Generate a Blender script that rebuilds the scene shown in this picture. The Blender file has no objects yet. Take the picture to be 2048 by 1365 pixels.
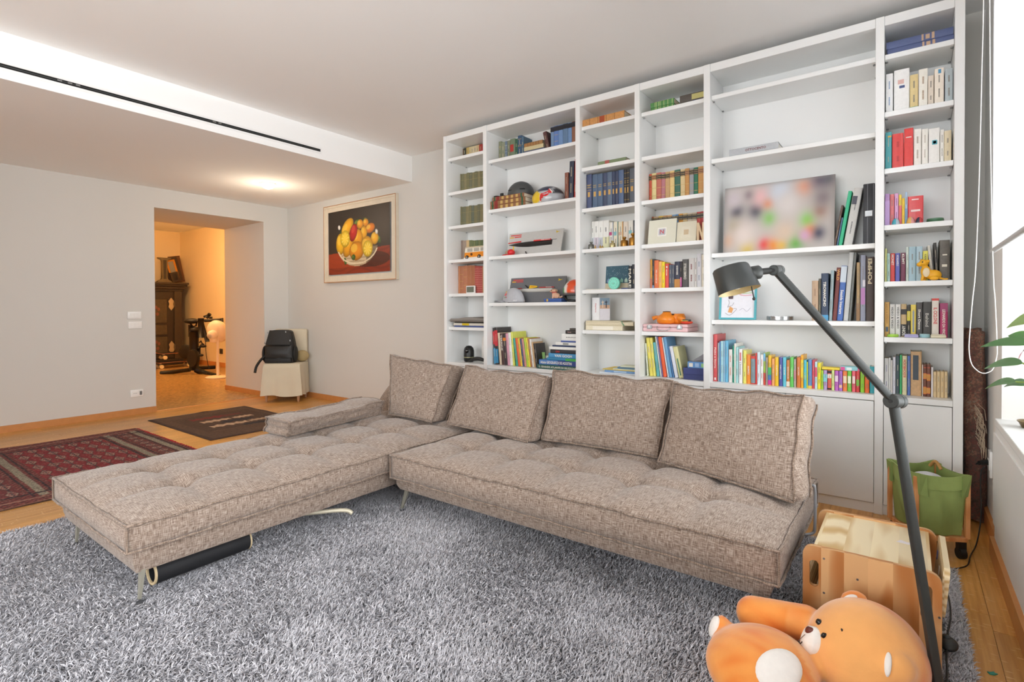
import bpy, bmesh, math, random
import numpy as np
from mathutils import Vector, Matrix
random.seed(7); np.random.seed(7)
SC = bpy.context.scene
COL = SC.collection
PI = math.pi

# ------------------------------------------------------------------ camera
CAM_H = 1.11274
F_PX, CY_PX, YAW, PITCH, ROLL = 1058.67, 630.10, -0.64207, 0.01092, 0.00375
_c, _s = math.cos(YAW), math.sin(YAW)
_xr, _yr, _zz = Vector((_c, -_s, 0)), Vector((_s, _c, 0)), Vector((0, 0, 1))
_up = math.sin(PITCH) * _yr + math.cos(PITCH) * _zz
C_D = math.cos(PITCH) * _yr - math.sin(PITCH) * _zz
C_R = math.cos(ROLL) * _xr - math.sin(ROLL) * _up
C_U = math.sin(ROLL) * _xr + math.cos(ROLL) * _up
CAM = Vector((0, 0, CAM_H))
cd = bpy.data.cameras.new('camera')
cam = bpy.data.objects.new('camera', cd)
COL.objects.link(cam)
cd.sensor_fit = 'HORIZONTAL'; cd.sensor_width = 36
cd.lens = F_PX / 2048 * 36
cd.shift_y = (CY_PX - 682.5) / 2048
cd.clip_start = 0.02
cam.matrix_world = Matrix(((C_R.x, C_U.x, -C_D.x, 0), (C_R.y, C_U.y, -C_D.y, 0), (C_R.z, C_U.z, -C_D.z, CAM_H), (0, 0, 0, 1)))
SC.camera = cam

def at(u, v, ax, val):
    """world point seen at photo pixel (u, v) on the plane axis=val"""
    r = (u - 1024) / F_PX * C_R - (v - CY_PX) / F_PX * C_U + C_D
    return CAM + r * ((val - CAM[ax]) / r[ax])
def X(u, Y): return at(u, 600, 1, Y).x
def Z(u, v, Y): return at(u, v, 1, Y).z

# ------------------------------------------------------------------ world, lights, exposure
SC.view_settings.view_transform = 'Standard'
SC.view_settings.look = 'None'
SC.view_settings.exposure = EXPOSURE = 0.7
SC.view_settings.gamma = 1.0
SC.view_settings.use_curve_mapping = False
SC.cycles.use_denoising = True
SC.cycles.max_bounces = 10
SC.cycles.diffuse_bounces = 6
SC.cycles.sample_clamp_indirect = 8
SC.cycles.caustics_reflective = False
SC.cycles.caustics_refractive = False
W = bpy.data.worlds.new('daylight'); SC.world = W; W.use_nodes = True
bg = W.node_tree.nodes['Background']
bg.inputs['Color'].default_value = (0.965, 0.985, 1.0, 1)
bg.inputs['Strength'].default_value = SKY = 5.2

def lamp(name, kind, loc, energy, color, rot=(0, 0, 0), size=None, size_y=None, portal=False, radius=None):
    l = bpy.data.lights.new(name, kind)
    l.energy = energy; l.color = color
    if kind == 'AREA':
        l.shape = 'RECTANGLE'; l.size = size; l.size_y = size_y
        l.cycles.is_portal = portal
    if radius is not None: l.shadow_soft_size = radius
    o = bpy.data.objects.new(name, l); COL.objects.link(o)
    o.location = loc; o.rotation_euler = rot
    return o

# room measures (metres)
XL, XR, YB, YN = -6.613, 0.334, 3.864, -2.4
ZC, XS, ZS = 2.730, -4.201, 2.458
DY0, DY1, DZ = 2.307, 3.5365, 2.2425
XF = -7.66                                  # far side of the thick doorway wall
FX, FY0, FY1, FZ = -12.6, 1.2, 4.88, 2.79   # far room
WIN_R = [(1.35, 3.17), (-2.2, 1.05)]        # right wall, y ranges: window in view, then an unseen one added for light
FILL_WIN_N = [(-3.7, -2.0), (-1.75, .15)]   # unseen windows added behind the camera for soft frontal fill, x ranges
WZ0, WZ1 = 0.615, 2.56
for a, b in WIN_R:
    lamp('sky_portal', 'AREA', (XR + .36, (a + b) / 2, (WZ0 + WZ1) / 2), 1, (1, 1, 1), (0, PI / 2, 0), WZ1 - WZ0, b - a, True)
for a, b in FILL_WIN_N:
    lamp('sky_portal', 'AREA', ((a + b) / 2, YN - .36, (WZ0 + WZ1) / 2), 1, (1, 1, 1), (PI / 2, 0, 0), b - a, WZ1 - WZ0, True)

# ------------------------------------------------------------------ helpers
def lin(h):
    if not isinstance(h, str): return tuple(h)
    h = h.lstrip('#')
    c = [int(h[i:i + 2], 16) / 255 for i in (0, 2, 4)]
    return tuple(x / 12.92 if x <= .04045 else ((x + .055) / 1.055) ** 2.4 for x in c)

MATS = {}
def mat(h, rough=.5, metal=0., nscale=60, namt=.06, bump=0., bscale=200, coat=0., sheen=0., rand=0., trans=0.):
    key = (str(h), rough, metal, nscale, namt, bump, bscale, coat, sheen, rand, trans)
    if key in MATS: return MATS[key]
    m = bpy.data.materials.new('mat_%d' % len(MATS)); m.use_nodes = True
    n, l = m.node_tree.nodes, m.node_tree.links
    p = n['Principled BSDF']
    c = lin(h)
    p.inputs['Roughness'].default_value = rough
    p.inputs['Metallic'].default_value = metal
    p.inputs['Coat Weight'].default_value = coat
    p.inputs['Sheen Weight'].default_value = sheen
    p.inputs['Transmission Weight'].default_value = trans
    tc = n.new('ShaderNodeTexCoord')
    ns = n.new('ShaderNodeTexNoise'); ns.inputs['Scale'].default_value = nscale; ns.inputs['Detail'].default_value = 3
    l.new(tc.outputs['Object'], ns.inputs['Vector'])
    mx = n.new('ShaderNodeMix'); mx.data_type = 'RGBA'
    mx.inputs[6].default_value = (*[x * (1 - namt) for x in c], 1)
    mx.inputs[7].default_value = (*[min(1, x * (1 + namt)) for x in c], 1)
    l.new(ns.outputs['Fac'], mx.inputs[0])
    out = mx.outputs[2]
    if rand:
        oi = n.new('ShaderNodeObjectInfo'); hs = n.new('ShaderNodeHueSaturation')
        mr = n.new('ShaderNodeMapRange'); mr.inputs[3].default_value = 1 - rand; mr.inputs[4].default_value = 1 + rand
        l.new(oi.outputs['Random'], mr.inputs[0]); l.new(mr.outputs[0], hs.inputs['Value']); l.new(out, hs.inputs['Color'])
        out = hs.outputs['Color']
    l.new(out, p.inputs['Base Color'])
    if bump:
        nb = n.new('ShaderNodeTexNoise'); nb.inputs['Scale'].default_value = bscale; nb.inputs['Detail'].default_value = 4
        l.new(tc.outputs['Object'], nb.inputs['Vector'])
        b = n.new('ShaderNodeBump'); b.inputs['Strength'].default_value = bump; b.inputs['Distance'].default_value = .01
        l.new(nb.outputs['Fac'], b.inputs['Height']); l.new(b.outputs['Normal'], p.inputs['Normal'])
    MATS[key] = m
    return m

def emit(h, s):
    m = bpy.data.materials.new('glow'); m.use_nodes = True
    n = m.node_tree.nodes; p = n['Principled BSDF']
    p.inputs['Base Color'].default_value = (*lin(h), 1)
    p.inputs['Emission Color'].default_value = (*lin(h), 1)
    p.inputs['Emission Strength'].default_value = s
    return m

def vcol_mat(rough=.6, bump=0., bscale=300, sheen=0., coat=0., nscale=400, namt=.1):
    key = ('vcol', rough, bump, bscale, sheen, coat, nscale, namt)
    if key in MATS: return MATS[key]
    m = bpy.data.materials.new('print_%d' % len(MATS)); m.use_nodes = True
    n, l = m.node_tree.nodes, m.node_tree.links; p = n['Principled BSDF']
    p.inputs['Roughness'].default_value = rough; p.inputs['Sheen Weight'].default_value = sheen; p.inputs['Coat Weight'].default_value = coat
    a = n.new('ShaderNodeVertexColor'); a.layer_name = 'Col'
    tc = n.new('ShaderNodeTexCoord'); ns = n.new('ShaderNodeTexNoise'); ns.inputs['Scale'].default_value = nscale
    l.new(tc.outputs['Object'], ns.inputs['Vector'])
    mr = n.new('ShaderNodeMapRange'); mr.inputs[3].default_value = 1 - namt; mr.inputs[4].default_value = 1 + namt
    l.new(ns.outputs['Fac'], mr.inputs[0])
    hs = n.new('ShaderNodeHueSaturation'); l.new(a.outputs['Color'], hs.inputs['Color']); l.new(mr.outputs[0], hs.inputs['Value'])
    l.new(hs.outputs['Color'], p.inputs['Base Color'])
    if bump:
        b = n.new('ShaderNodeBump'); b.inputs['Strength'].default_value = bump; b.inputs['Distance'].default_value = .01
        nb = n.new('ShaderNodeTexNoise'); nb.inputs['Scale'].default_value = bscale
        l.new(tc.outputs['Object'], nb.inputs['Vector']); l.new(nb.outputs['Fac'], b.inputs['Height']); l.new(b.outputs['Normal'], p.inputs['Normal'])
    MATS[key] = m
    return m

def tag(o, label=None, cat=None, group=None, kind=None):
    if label: o['label'] = label
    if cat: o['category'] = cat
    if group: o['group'] = group
    if kind: o['kind'] = kind
    return o

def link_to(o, parent):
    if parent is not None:
        o.parent = parent
        o.matrix_parent_inverse = Matrix.Translation(-Vector(parent['_w'])) if '_w' in parent else Matrix()

def thing(name, label, cat, loc, group=None):
    o = bpy.data.objects.new(name, None); COL.objects.link(o)
    o.empty_display_size = .05
    o.location = loc; WPOS[o.name] = Vector(loc)
    return tag(o, label, cat, group)
WPOS = {}

def mk(name, vf, m, parent=None, smooth=False, label=None, cat=None, group=None, kind=None, vcol=None, uv=False, auto=None):
    V, Fc = vf
    V = np.asarray(V, dtype=float).reshape(-1, 3)
    lo, hi = V.min(0), V.max(0)
    org = np.array([(lo[0] + hi[0]) / 2, (lo[1] + hi[1]) / 2, lo[2]])
    me = bpy.data.meshes.new(name)
    me.from_pydata((V - org).tolist(), [], [list(f) for f in Fc])
    if isinstance(m, (list, tuple)):
        for q in m: me.materials.append(q)
    else: me.materials.append(m)
    if smooth: me.polygons.foreach_set('use_smooth', [True] * len(me.polygons))
    if auto is not None: me.set_sharp_from_angle(angle=math.radians(auto))
    if vcol is not None:
        c = np.asarray(vcol, dtype=float)
        ca = me.color_attributes.new('Col', 'FLOAT_COLOR', 'POINT')
        full = np.ones((len(V), 4)); full[:, :3] = c
        ca.data.foreach_set('color', full.ravel())
    if uv: box_uv(me)
    me.validate(verbose=False)
    o = bpy.data.objects.new(name, me); COL.objects.link(o)
    o.location = org; WPOS[o.name] = Vector(org)
    if parent is not None:
        o.parent = parent
        # world = parent_chain * inv * local: parents are only translated
        o.matrix_parent_inverse = Matrix.Translation(-WPOS[parent.name])
    return tag(o, label, cat, group, kind)

def box_uv(me):
    uvl = me.uv_layers.new(name='UVMap')
    co = np.empty(len(me.vertices) * 3); me.vertices.foreach_get('co', co); co = co.reshape(-1, 3)
    li = np.empty(len(me.loops), dtype=int); me.loops.foreach_get('vertex_index', li)
    nn = np.empty(len(me.polygons) * 3); me.polygons.foreach_get('normal', nn); nn = np.abs(nn.reshape(-1, 3))
    ax = nn.argmax(1)
    tot = np.empty(len(me.polygons), dtype=int); me.polygons.foreach_get('loop_total', tot)
    axl = np.repeat(ax, tot)
    p = co[li]
    u = np.where(axl == 0, p[:, 1], p[:, 0]); v = np.where(axl == 2, p[:, 1], p[:, 2])
    uvl.data.foreach_set('uv', np.stack([u, v], 1).ravel())

# geometry: every generator returns (verts, faces)
def join(*parts):
    V, Fc = [], []
    for v, f in parts:
        o = len(V); V.extend([tuple(p) for p in v]); Fc.extend([[i + o for i in q] for q in f])
    return V, Fc
def xf(vf, M):
    return [tuple(M @ Vector(p)) for p in vf[0]], vf[1]
def box(x0, x1, y0, y1, z0, z1):
    return ([(x0, y0, z0), (x1, y0, z0), (x1, y1, z0), (x0, y1, z0), (x0, y0, z1), (x1, y0, z1), (x1, y1, z1), (x0, y1, z1)],
            [(0, 3, 2, 1), (4, 5, 6, 7), (0, 1, 5, 4), (1, 2, 6, 5), (2, 3, 7, 6), (3, 0, 4, 7)])
def bm_out(bm):
    bm.verts.ensure_lookup_table(); bm.verts.index_update()
    r = [tuple(v.co) for v in bm.verts], [[v.index for v in f.verts] for f in bm.faces]
    bm.free(); return r
def rbox(x0, x1, y0, y1, z0, z1, b=.004, seg=2):
    bm = bmesh.new()
    v, f = box(x0, x1, y0, y1, z0, z1)
    vs = [bm.verts.new(p) for p in v]
    for q in f: bm.faces.new([vs[i] for i in q])
    bmesh.ops.bevel(bm, geom=bm.edges[:], offset=b, segments=seg, profile=.5, affect='EDGES')
    return bm_out(bm)
def frame_of(d):
    d = Vector(d).normalized()
    a = Vector((0, 0, 1)) if abs(d.z) < .95 else Vector((1, 0, 0))
    s = d.cross(a).normalized(); t = s.cross(d).normalized()
    return s, t
def tube(pts, r, n=8, closed=False, cap=True):
    pts = [Vector(p) for p in pts]; V, Fc = [], []
    m = len(pts)
    rr = r if isinstance(r, (list, tuple)) else [r] * m
    prev = None
    for i, p in enumerate(pts):
        if closed: d = pts[(i + 1) % m] - pts[i - 1]
        else: d = pts[min(i + 1, m - 1)] - pts[max(i - 1, 0)]
        d.normalize()
        if prev is None: s, t = frame_of(d)
        else:
            s = (prev - d * prev.dot(d)).normalized(); t = s.cross(d).normalized()
        prev = s
        for k in range(n):
            a = 2 * PI * k / n
            V.append(p + (s * math.cos(a) + t * math.sin(a)) * rr[i])
    for i in range(m if closed else m - 1):
        j = (i + 1) % m
        for k in range(n):
            k2 = (k + 1) % n
            Fc.append((i * n + k, j * n + k, j * n + k2, i * n + k2))
    if cap and not closed:
        Fc.append(tuple(range(n - 1, -1, -1))); Fc.append(tuple((m - 1) * n + k for k in range(n)))
    return [tuple(v) for v in V], Fc
def cyl(p0, p1, r0, r1=None, n=16):
    return tube([p0, p1], [r0, r0 if r1 is None else r1], n)
def lathe(prof, n=24, c=(0, 0, 0), M=None):
    V, Fc = [], []
    for r, z in prof:
        for k in range(n):
            a = 2 * PI * k / n; V.append((c[0] + r * math.cos(a), c[1] + r * math.sin(a), c[2] + z))
    for i in range(len(prof) - 1):
        for k in range(n):
            k2 = (k + 1) % n; Fc.append((i * n + k, i * n + k2, (i + 1) * n + k2, (i + 1) * n + k))
    if prof[0][0] > 1e-6: Fc.append(tuple(range(n - 1, -1, -1)))
    if prof[-1][0] > 1e-6: Fc.append(tuple((len(prof) - 1) * n + k for k in range(n)))
    return xf((V, Fc), M) if M is not None else (V, Fc)
def ell(c, r, nu=20, nv=12, M=None):
    V, Fc = [], []
    for i in range(nv + 1):
        th = PI * i / nv
        for k in range(nu):
            a = 2 * PI * k / nu
            V.append((c[0] + r[0] * math.sin(th) * math.cos(a), c[1] + r[1] * math.sin(th) * math.sin(a), c[2] + r[2] * math.cos(th)))
    for i in range(nv):
        for k in range(nu):
            k2 = (k + 1) % nu; Fc.append((i * nu + k, (i + 1) * nu + k, (i + 1) * nu + k2, i * nu + k2))
    return xf((V, Fc), M) if M is not None else (V, Fc)
def poly(pts, d0, d1, plane='xz'):
    """2-D outline (counter-clockwise) extruded from d0 to d1 along the third axis"""
    def P(a, b, d): return (a, d, b) if plane == 'xz' else ((d, a, b) if plane == 'yz' else (a, b, d))
    n = len(pts)
    V = [P(a, b, d0) for a, b in pts] + [P(a, b, d1) for a, b in pts]
    Fc = [tuple(range(n)), tuple(range(2 * n - 1, n - 1, -1))]
    for i in range(n):
        j = (i + 1) % n; Fc.append((i, i + n, j + n, j))
    return V, Fc
def rrect(x0, x1, z0, z1, r, n=5):
    out = []
    for cx, cz, a0 in ((x1 - r, z1 - r, 0), (x0 + r, z1 - r, 90), (x0 + r, z0 + r, 180), (x1 - r, z0 + r, 270)):
        for k in range(n + 1):
            a = math.radians(a0 + 90 * k / n); out.append((cx + r * math.cos(a), cz + r * math.sin(a)))
    return out
def grid(nx, ny, fn):
    """fn(s, t) -> point for s, t in 0..1"""
    V = [fn(i / nx, j / ny) for j in range(ny + 1) for i in range(nx + 1)]
    Fc = [(j * (nx + 1) + i, j * (nx + 1) + i + 1, (j + 1) * (nx + 1) + i + 1, (j + 1) * (nx + 1) + i) for j in range(ny) for i in range(nx)]
    return V, Fc
def spline(P, n=8, closed=False):
    P = [Vector(p) for p in P]; m = len(P); out = []
    rng = range(m) if closed else range(m - 1)
    for i in rng:
        g = (lambda k: P[k % m]) if closed else (lambda k: P[max(0, min(m - 1, k))])
        a, b, c, d = g(i - 1), g(i), g(i + 1), g(i + 2)
        for k in range(n):
            t = k / n
            out.append(.5 * ((2 * b) + (c - a) * t + (2 * a - 5 * b + 4 * c - d) * t * t + (3 * b - a - 3 * c + d) * t ** 3))
    if not closed: out.append(P[-1])
    return out
def RT(loc=(0, 0, 0), rx=0, ry=0, rz=0):
    return Matrix.Translation(loc) @ Matrix.Rotation(math.radians(rz), 4, 'Z') @ Matrix.Rotation(math.radians(ry), 4, 'Y') @ Matrix.Rotation(math.radians(rx), 4, 'X')

FONT_CACHE = {}
def text_vf(s, w, h, bold=0.):
    """flat letters fitted to w x h, lying in XZ facing -Y, lower-left corner at the origin"""
    key = (s, bold)
    if key not in FONT_CACHE:
        cu = bpy.data.curves.new('t', 'FONT'); cu.body = s; cu.size = 1; cu.resolution_u = 2; cu.offset = bold
        o = bpy.data.objects.new('t', cu); COL.objects.link(o)
        dg = bpy.context.evaluated_depsgraph_get(); dg.update()
        me = bpy.data.meshes.new_from_object(o.evaluated_get(dg))
        V = np.array([v.co[:] for v in me.vertices]).reshape(-1, 3); Fc = [list(p.vertices) for p in me.polygons]
        bpy.data.objects.remove(o); bpy.data.curves.remove(cu); bpy.data.meshes.remove(me)
        lo, hi = V.min(0), V.max(0)
        V = (V - lo); FONT_CACHE[key] = (V, Fc, hi - lo)
    V, Fc, sz = FONT_CACHE[key]
    k = np.array([w / sz[0], h / sz[1], 1])
    P = V * k
    return [(p[0], 0., p[1]) for p in P], Fc

# ------------------------------------------------------------------ the setting
M_WALL = mat('#d6d4cf', .9, nscale=3, namt=.012, bump=.03, bscale=120)
M_CEIL = mat("#f6f6f5", .95, nscale=2, namt=.01)
M_FARW = mat('#ecd9b4', .9, nscale=3, namt=.02)
M_SKIRT = mat('#c98a4e', .45, nscale=18, namt=.12)
M_WHITE = mat('#eeefee', .38, nscale=8, namt=.01)
M_WHITE2 = mat('#f1f1f0', .5, nscale=8, namt=.01)
M_PLASTIC = mat('#f2f2f0', .35, nscale=30, namt=.02)
M_DARK = mat('#26251f', .6)
M_GREYMETAL = mat('#9a9c9d', .35, .9)
M_CHROME = mat('#c9cbcc', .18, 1.)
M_BLACK = mat('#141414', .5)

def wall_with_holes(axis, d0, d1, a0, a1, z0, z1, holes):
    """wall slab; axis 'x' = plane x const (runs along y), holes = (a, b, zlo, zhi)"""
    out = []; cur = a0
    B = (lambda a, b, c, d: box(d0, d1, a, b, c, d)) if axis == 'x' else (lambda a, b, c, d: box(a, b, d0, d1, c, d))
    for a, b, lo, hi in sorted(holes):
        if a > cur: out.append(B(cur, a, z0, z1))
        if lo > z0: out.append(B(a, b, z0, lo))
        if hi < z1: out.append(B(a, b, hi, z1))
        cur = b
    if a1 > cur: out.append(B(cur, a1, z0, z1))
    return join(*out)
def struct(name, vf, m, parent=None, **k):
    o = mk(name, vf, m, parent, **k)
    if parent is None: o['kind'] = 'structure'
    return o

TH = .38
struct('wall_right', wall_with_holes('x', XR, XR + TH, YN - TH, YB + TH, 0, ZC, [(a, b, WZ0, WZ1) for a, b in WIN_R]), mat('#f3f2ef', .9, nscale=3, namt=.012))
struct('wall_rear', wall_with_holes('y', YN - TH, YN, XF, XR, 0, ZC, [(a, b, WZ0, WZ1) for a, b in FILL_WIN_N]), M_WALL)
struct('wall_back', box(XL, XR, YB, YB + TH, 0, ZC), M_WALL)
struct('wall_left', wall_with_holes('x', XF, XL, YN, YB + TH, 0, ZC, [(DY0, DY1, 0, DZ)]), M_WALL)
struct('ceiling', box(XS, XR, YN, YB, ZC, ZC + .15), M_CEIL)
struct('ceiling_soffit', box(XL, XS, YN, YB, ZS, ZC + .15), M_CEIL)
struct('wall_far_back', box(FX - .2, FX, FY0 - .2, FY1 + .2, 0, FZ), M_FARW)
struct('wall_far_right', box(FX, XF, FY1, FY1 + .2, 0, FZ), M_FARW)
struct('wall_far_left', box(FX, XF, FY0 - .2, FY0, 0, FZ), M_FARW)
struct('wall_far_near', wall_with_holes('x', XF - .012, XF - .001, FY0, FY1, 0, FZ, [(DY0, DY1, 0, DZ)]), M_FARW)
struct('ceiling_far', box(FX - .2, XF, FY0 - .2, FY1 + .2, FZ, FZ + .15), M_CEIL)

# parquet floor: a slab, with the planks as pieces
def wood_floor():
    m = bpy.data.materials.new('parquet'); m.use_nodes = True
    n, l = m.node_tree.nodes, m.node_tree.links; p = n['Principled BSDF']
    tc = n.new('ShaderNodeTexCoord'); oi = n.new('ShaderNodeObjectInfo')
    ad = n.new('ShaderNodeVectorMath'); ad.operation = 'ADD'
    l.new(tc.outputs['Object'], ad.inputs[0])
    cb = n.new('ShaderNodeCombineXYZ'); ml = n.new('ShaderNodeMath'); ml.operation = 'MULTIPLY'; ml.inputs[1].default_value = 37
    l.new(oi.outputs['Random'], ml.inputs[0]); l.new(ml.outputs[0], cb.inputs[0]); l.new(ml.outputs[0], cb.inputs[1]); l.new(cb.outputs[0], ad.inputs[1])
    mp = n.new('ShaderNodeMapping'); mp.inputs['Scale'].default_value = (34, 1.6, 1); l.new(ad.outputs[0], mp.inputs[0])
    ns = n.new('ShaderNodeTexNoise'); ns.inputs['Scale'].default_value = 2; ns.inputs['Detail'].default_value = 5; l.new(mp.outputs[0], ns.inputs['Vector'])
    rp = n.new('ShaderNodeValToRGB'); e = rp.color_ramp.elements
    e[0].position = .3; e[0].color = (*lin('#bb8038'), 1); e[1].position = .75; e[1].color = (*lin('#dfa95f'), 1)
    l.new(ns.outputs['Fac'], rp.inputs[0])
    hs = n.new('ShaderNodeHueSaturation'); mr = n.new('ShaderNodeMapRange'); mr.inputs[3].default_value = .84; mr.inputs[4].default_value = 1.1
    l.new(oi.outputs['Random'], mr.inputs[0]); l.new(mr.outputs[0], hs.inputs['Value']); l.new(rp.outputs[0], hs.inputs['Color'])
    # pale medullary flecks of the oak
    mp2 = n.new('ShaderNodeMapping'); mp2.inputs['Scale'].default_value = (22, 95, 1); l.new(ad.outputs[0], mp2.inputs[0])
    nf = n.new('ShaderNodeTexNoise'); nf.inputs['Scale'].default_value = 1; nf.inputs['Detail'].default_value = 1; l.new(mp2.outputs[0], nf.inputs['Vector'])
    fr = n.new('ShaderNodeMapRange'); fr.inputs[1].default_value = .66; fr.inputs[2].default_value = .7; l.new(nf.outputs['Fac'], fr.inputs[0])
    fm = n.new('ShaderNodeMath'); fm.operation = 'MULTIPLY'; fm.inputs[1].default_value = .5; l.new(fr.outputs[0], fm.inputs[0])
    mx = n.new('ShaderNodeMix'); mx.data_type = 'RGBA'; mx.inputs[7].default_value = (*lin('#efd09a'), 1)
    l.new(fm.outputs[0], mx.inputs[0]); l.new(hs.outputs[0], mx.inputs[6]); l.new(mx.outputs[2], p.inputs['Base Color'])
    p.inputs['Roughness'].default_value = .3
    return m
M_PARQ = wood_floor()
floor = struct('floor', box(XL, XR, YN, YB, -.12, -.012), mat('#a8743c', .5))
pw = .0965; nstrip = math.ceil((XR - XL) / pw)
for i in range(nstrip):
    x0 = XL + i * pw; x1 = min(x0 + pw, XR)
    cuts = [YN, -.35 + .35 * random.random(), 1.05 + .5 * random.random(), 2.35 + .5 * random.random(), YB]
    for a, b in zip(cuts[:-1], cuts[1:]):
        if a == YN: continue
        mk('plank', box(x0 + .0006, x1 - .0006, a + .0006, b - .0006, -.012, 0), M_PARQ, floor)
mk('plank_field', box(XL, XR, YN, -.36, -.0125, -.0008), M_PARQ, floor, kind='stuff')

def terrazzo():
    m = bpy.data.materials.new('terrazzo'); m.use_nodes = True
    n, l = m.node_tree.nodes, m.node_tree.links; p = n['Principled BSDF']
    tc = n.new('ShaderNodeTexCoord'); v = n.new('ShaderNodeTexVoronoi'); v.inputs['Scale'].default_value = 38
    l.new(tc.outputs['Object'], v.inputs['Vector'])
    rp = n.new('ShaderNodeValToRGB'); e = rp.color_ramp.elements
    e[0].color = (*lin('#8f6a3c'), 1); e[1].color = (*lin('#c9a468'), 1)
    sx = n.new('ShaderNodeSeparateColor'); l.new(v.outputs['Color'], sx.inputs[0]); l.new(sx.outputs[0], rp.inputs[0])
    l.new(rp.outputs[0], p.inputs['Base Color']); p.inputs['Roughness'].default_value = .28
    return m
struct('floor_far', join(box(FX, XF, FY0, FY1, -.12, 0), box(XF, XL - .001, DY0, DY1, -.12, 0)), terrazzo())
mk('doorway_threshold', box(XL - .06, XL, DY0, DY1, .0, .002), M_SKIRT)['kind'] = 'structure'

# skirting boards
SK = .062
struct('baseboard_left', box(XL, XL + .016, YN, DY0 + .0, 0, SK), M_SKIRT)
struct('baseboard_doorway', box(XF, XL, DY1 - .016, DY1, 0, SK), M_SKIRT)
struct('baseboard_corner', box(XL, XL + .016, DY1 - .016, YB, 0, SK), M_SKIRT)
struct('baseboard_back', box(XL + .016, -3.345, YB - .016, YB, 0, SK), M_SKIRT)
struct('baseboard_far', box(FX, XF, FY1 - .016, FY1, 0, .09), M_SKIRT)
struct('baseboard_right', join(box(XR - .016, XR, 3.19, YB, 0, SK + .02), box(XR - .036, XR - .02, 1.0, 3.19, 0, SK + .02)), M_SKIRT)

# parapet panel with window sill
pp = struct('trim_1', join(box(XR - .02, XR, 1.0, 3.18, .0, .585), box(XR - .026, XR - .02, 1.0, 3.175, .15, .555)), M_WHITE2)
mk('window_sill', rbox(XR - .022, XR + .25, 1.0, 3.18, .587, .617, .003), M_WHITE2, pp)

def clear_glass():
    m = bpy.data.materials.new('glass'); m.use_nodes = True
    n, l = m.node_tree.nodes, m.node_tree.links; n.remove(n['Principled BSDF'])
    t = n.new('ShaderNodeBsdfTransparent'); g = n.new('ShaderNodeBsdfGlossy'); g.inputs['Roughness'].default_value = .02
    fr = n.new('ShaderNodeFresnel'); fr.inputs[0].default_value = 1.35
    mx = n.new('ShaderNodeMixShader'); l.new(fr.outputs[0], mx.inputs[0]); l.new(t.outputs[0], mx.inputs[1]); l.new(g.outputs[0], mx.inputs[2])
    l.new(mx.outputs[0], n['Material Output'].inputs[0])
    return m
M_GLASS = clear_glass()
wi = 0  # only the first window is in view; the others are added as fill light
for ax, wins in (('x', WIN_R), ('y', FILL_WIN_N)):
    for a, b in wins:
        wi += 1
        d0 = XR + .27 if ax == 'x' else YN - .32
        d1 = d0 + .05
        B = (lambda p, q, r, s, e0=d0, e1=d1: box(e0, e1, p, q, r, s)) if ax == 'x' else (lambda p, q, r, s, e0=d0, e1=d1: box(p, q, e0, e1, r, s))
        mid = (a + b) / 2
        w = struct('window_%d' % wi, join(B(a, a + .06, WZ0, WZ1), B(b - .06, b, WZ0, WZ1), B(a + .06, b - .06, WZ0, WZ0 + .06), B(a + .06, b - .06, WZ1 - .06, WZ1), B(mid - .05, mid + .05, WZ0 + .06, WZ1 - .06)), M_WHITE2)
        for p, q in ((a + .06, mid - .05), (mid + .05, b - .06)):
            g = B(p, q, WZ0 + .06, WZ1 - .06)
            dm = (d0 + d1) / 2
            g = ([(dm + (-.003 if v[0] == d0 else .003), v[1], v[2]) if ax == 'x' else (v[0], dm + (-.003 if v[1] == d0 else .003), v[2]) for v in g[0]], g[1])
            mk('pane', g, M_GLASS, w)

# roller blind on the right wall
def blind_mat():
    m = bpy.data.materials.new('blind_fabric'); m.use_nodes = True
    n, l = m.node_tree.nodes, m.node_tree.links; n.remove(n['Principled BSDF'])
    d = n.new('ShaderNodeBsdfDiffuse'); d.inputs[0].default_value = (.9, .9, .9, 1)
    t = n.new('ShaderNodeBsdfTranslucent'); t.inputs[0].default_value = (.92, .93, .95, 1)
    mx = n.new('ShaderNodeMixShader'); mx.inputs[0].default_value = .6
    l.new(d.outputs[0], mx.inputs[1]); l.new(t.outputs[0], mx.inputs[2]); l.new(mx.outputs[0], n['Material Output'].inputs[0])
    return m
bx = XR - .034
bl = thing('roller_blind', 'white roller blind half lowered over the window beside the bookcase', 'blind', (bx, 2.25, 1.35))
mk('blind_fabric', box(bx - .0006, bx + .0006, 1.3, 3.16, 1.37, ZC - .07), blind_mat(), bl)
mk('bottom_bar', cyl((bx, 1.3, 1.362), (bx, 3.165, 1.362), .0105, n=16), mat('#d4d5d6', .35), bl, smooth=True, auto=40)
mk('roller_tube', cyl((bx + .012, 1.28, ZC - .05), (bx + .012, 3.18, ZC - .05), .02), M_PLASTIC, bl, smooth=True, auto=40)
ch = [at(u, v, 1, 3.07) for u, v in ((1968, -60), (1966, 60), (1964, 130), (1961, 260), (1957, 400), (1951, 540), (1945, 600), (1940, 660), (1938, 700), (1943, 728), (1955, 742), (1966, 747), (1977, 745), (1986, 738), (1993, 715), (1994, 690), (1990, 600), (1987, 560), (1983, 400), (1981, 260), (1980, 100), (1979, -60))]
cp_ = spline(ch, 5)
mk('chain', tube(cp_, .0022, 6), mat('#f2f2f0', .3), bl, smooth=True)

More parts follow.
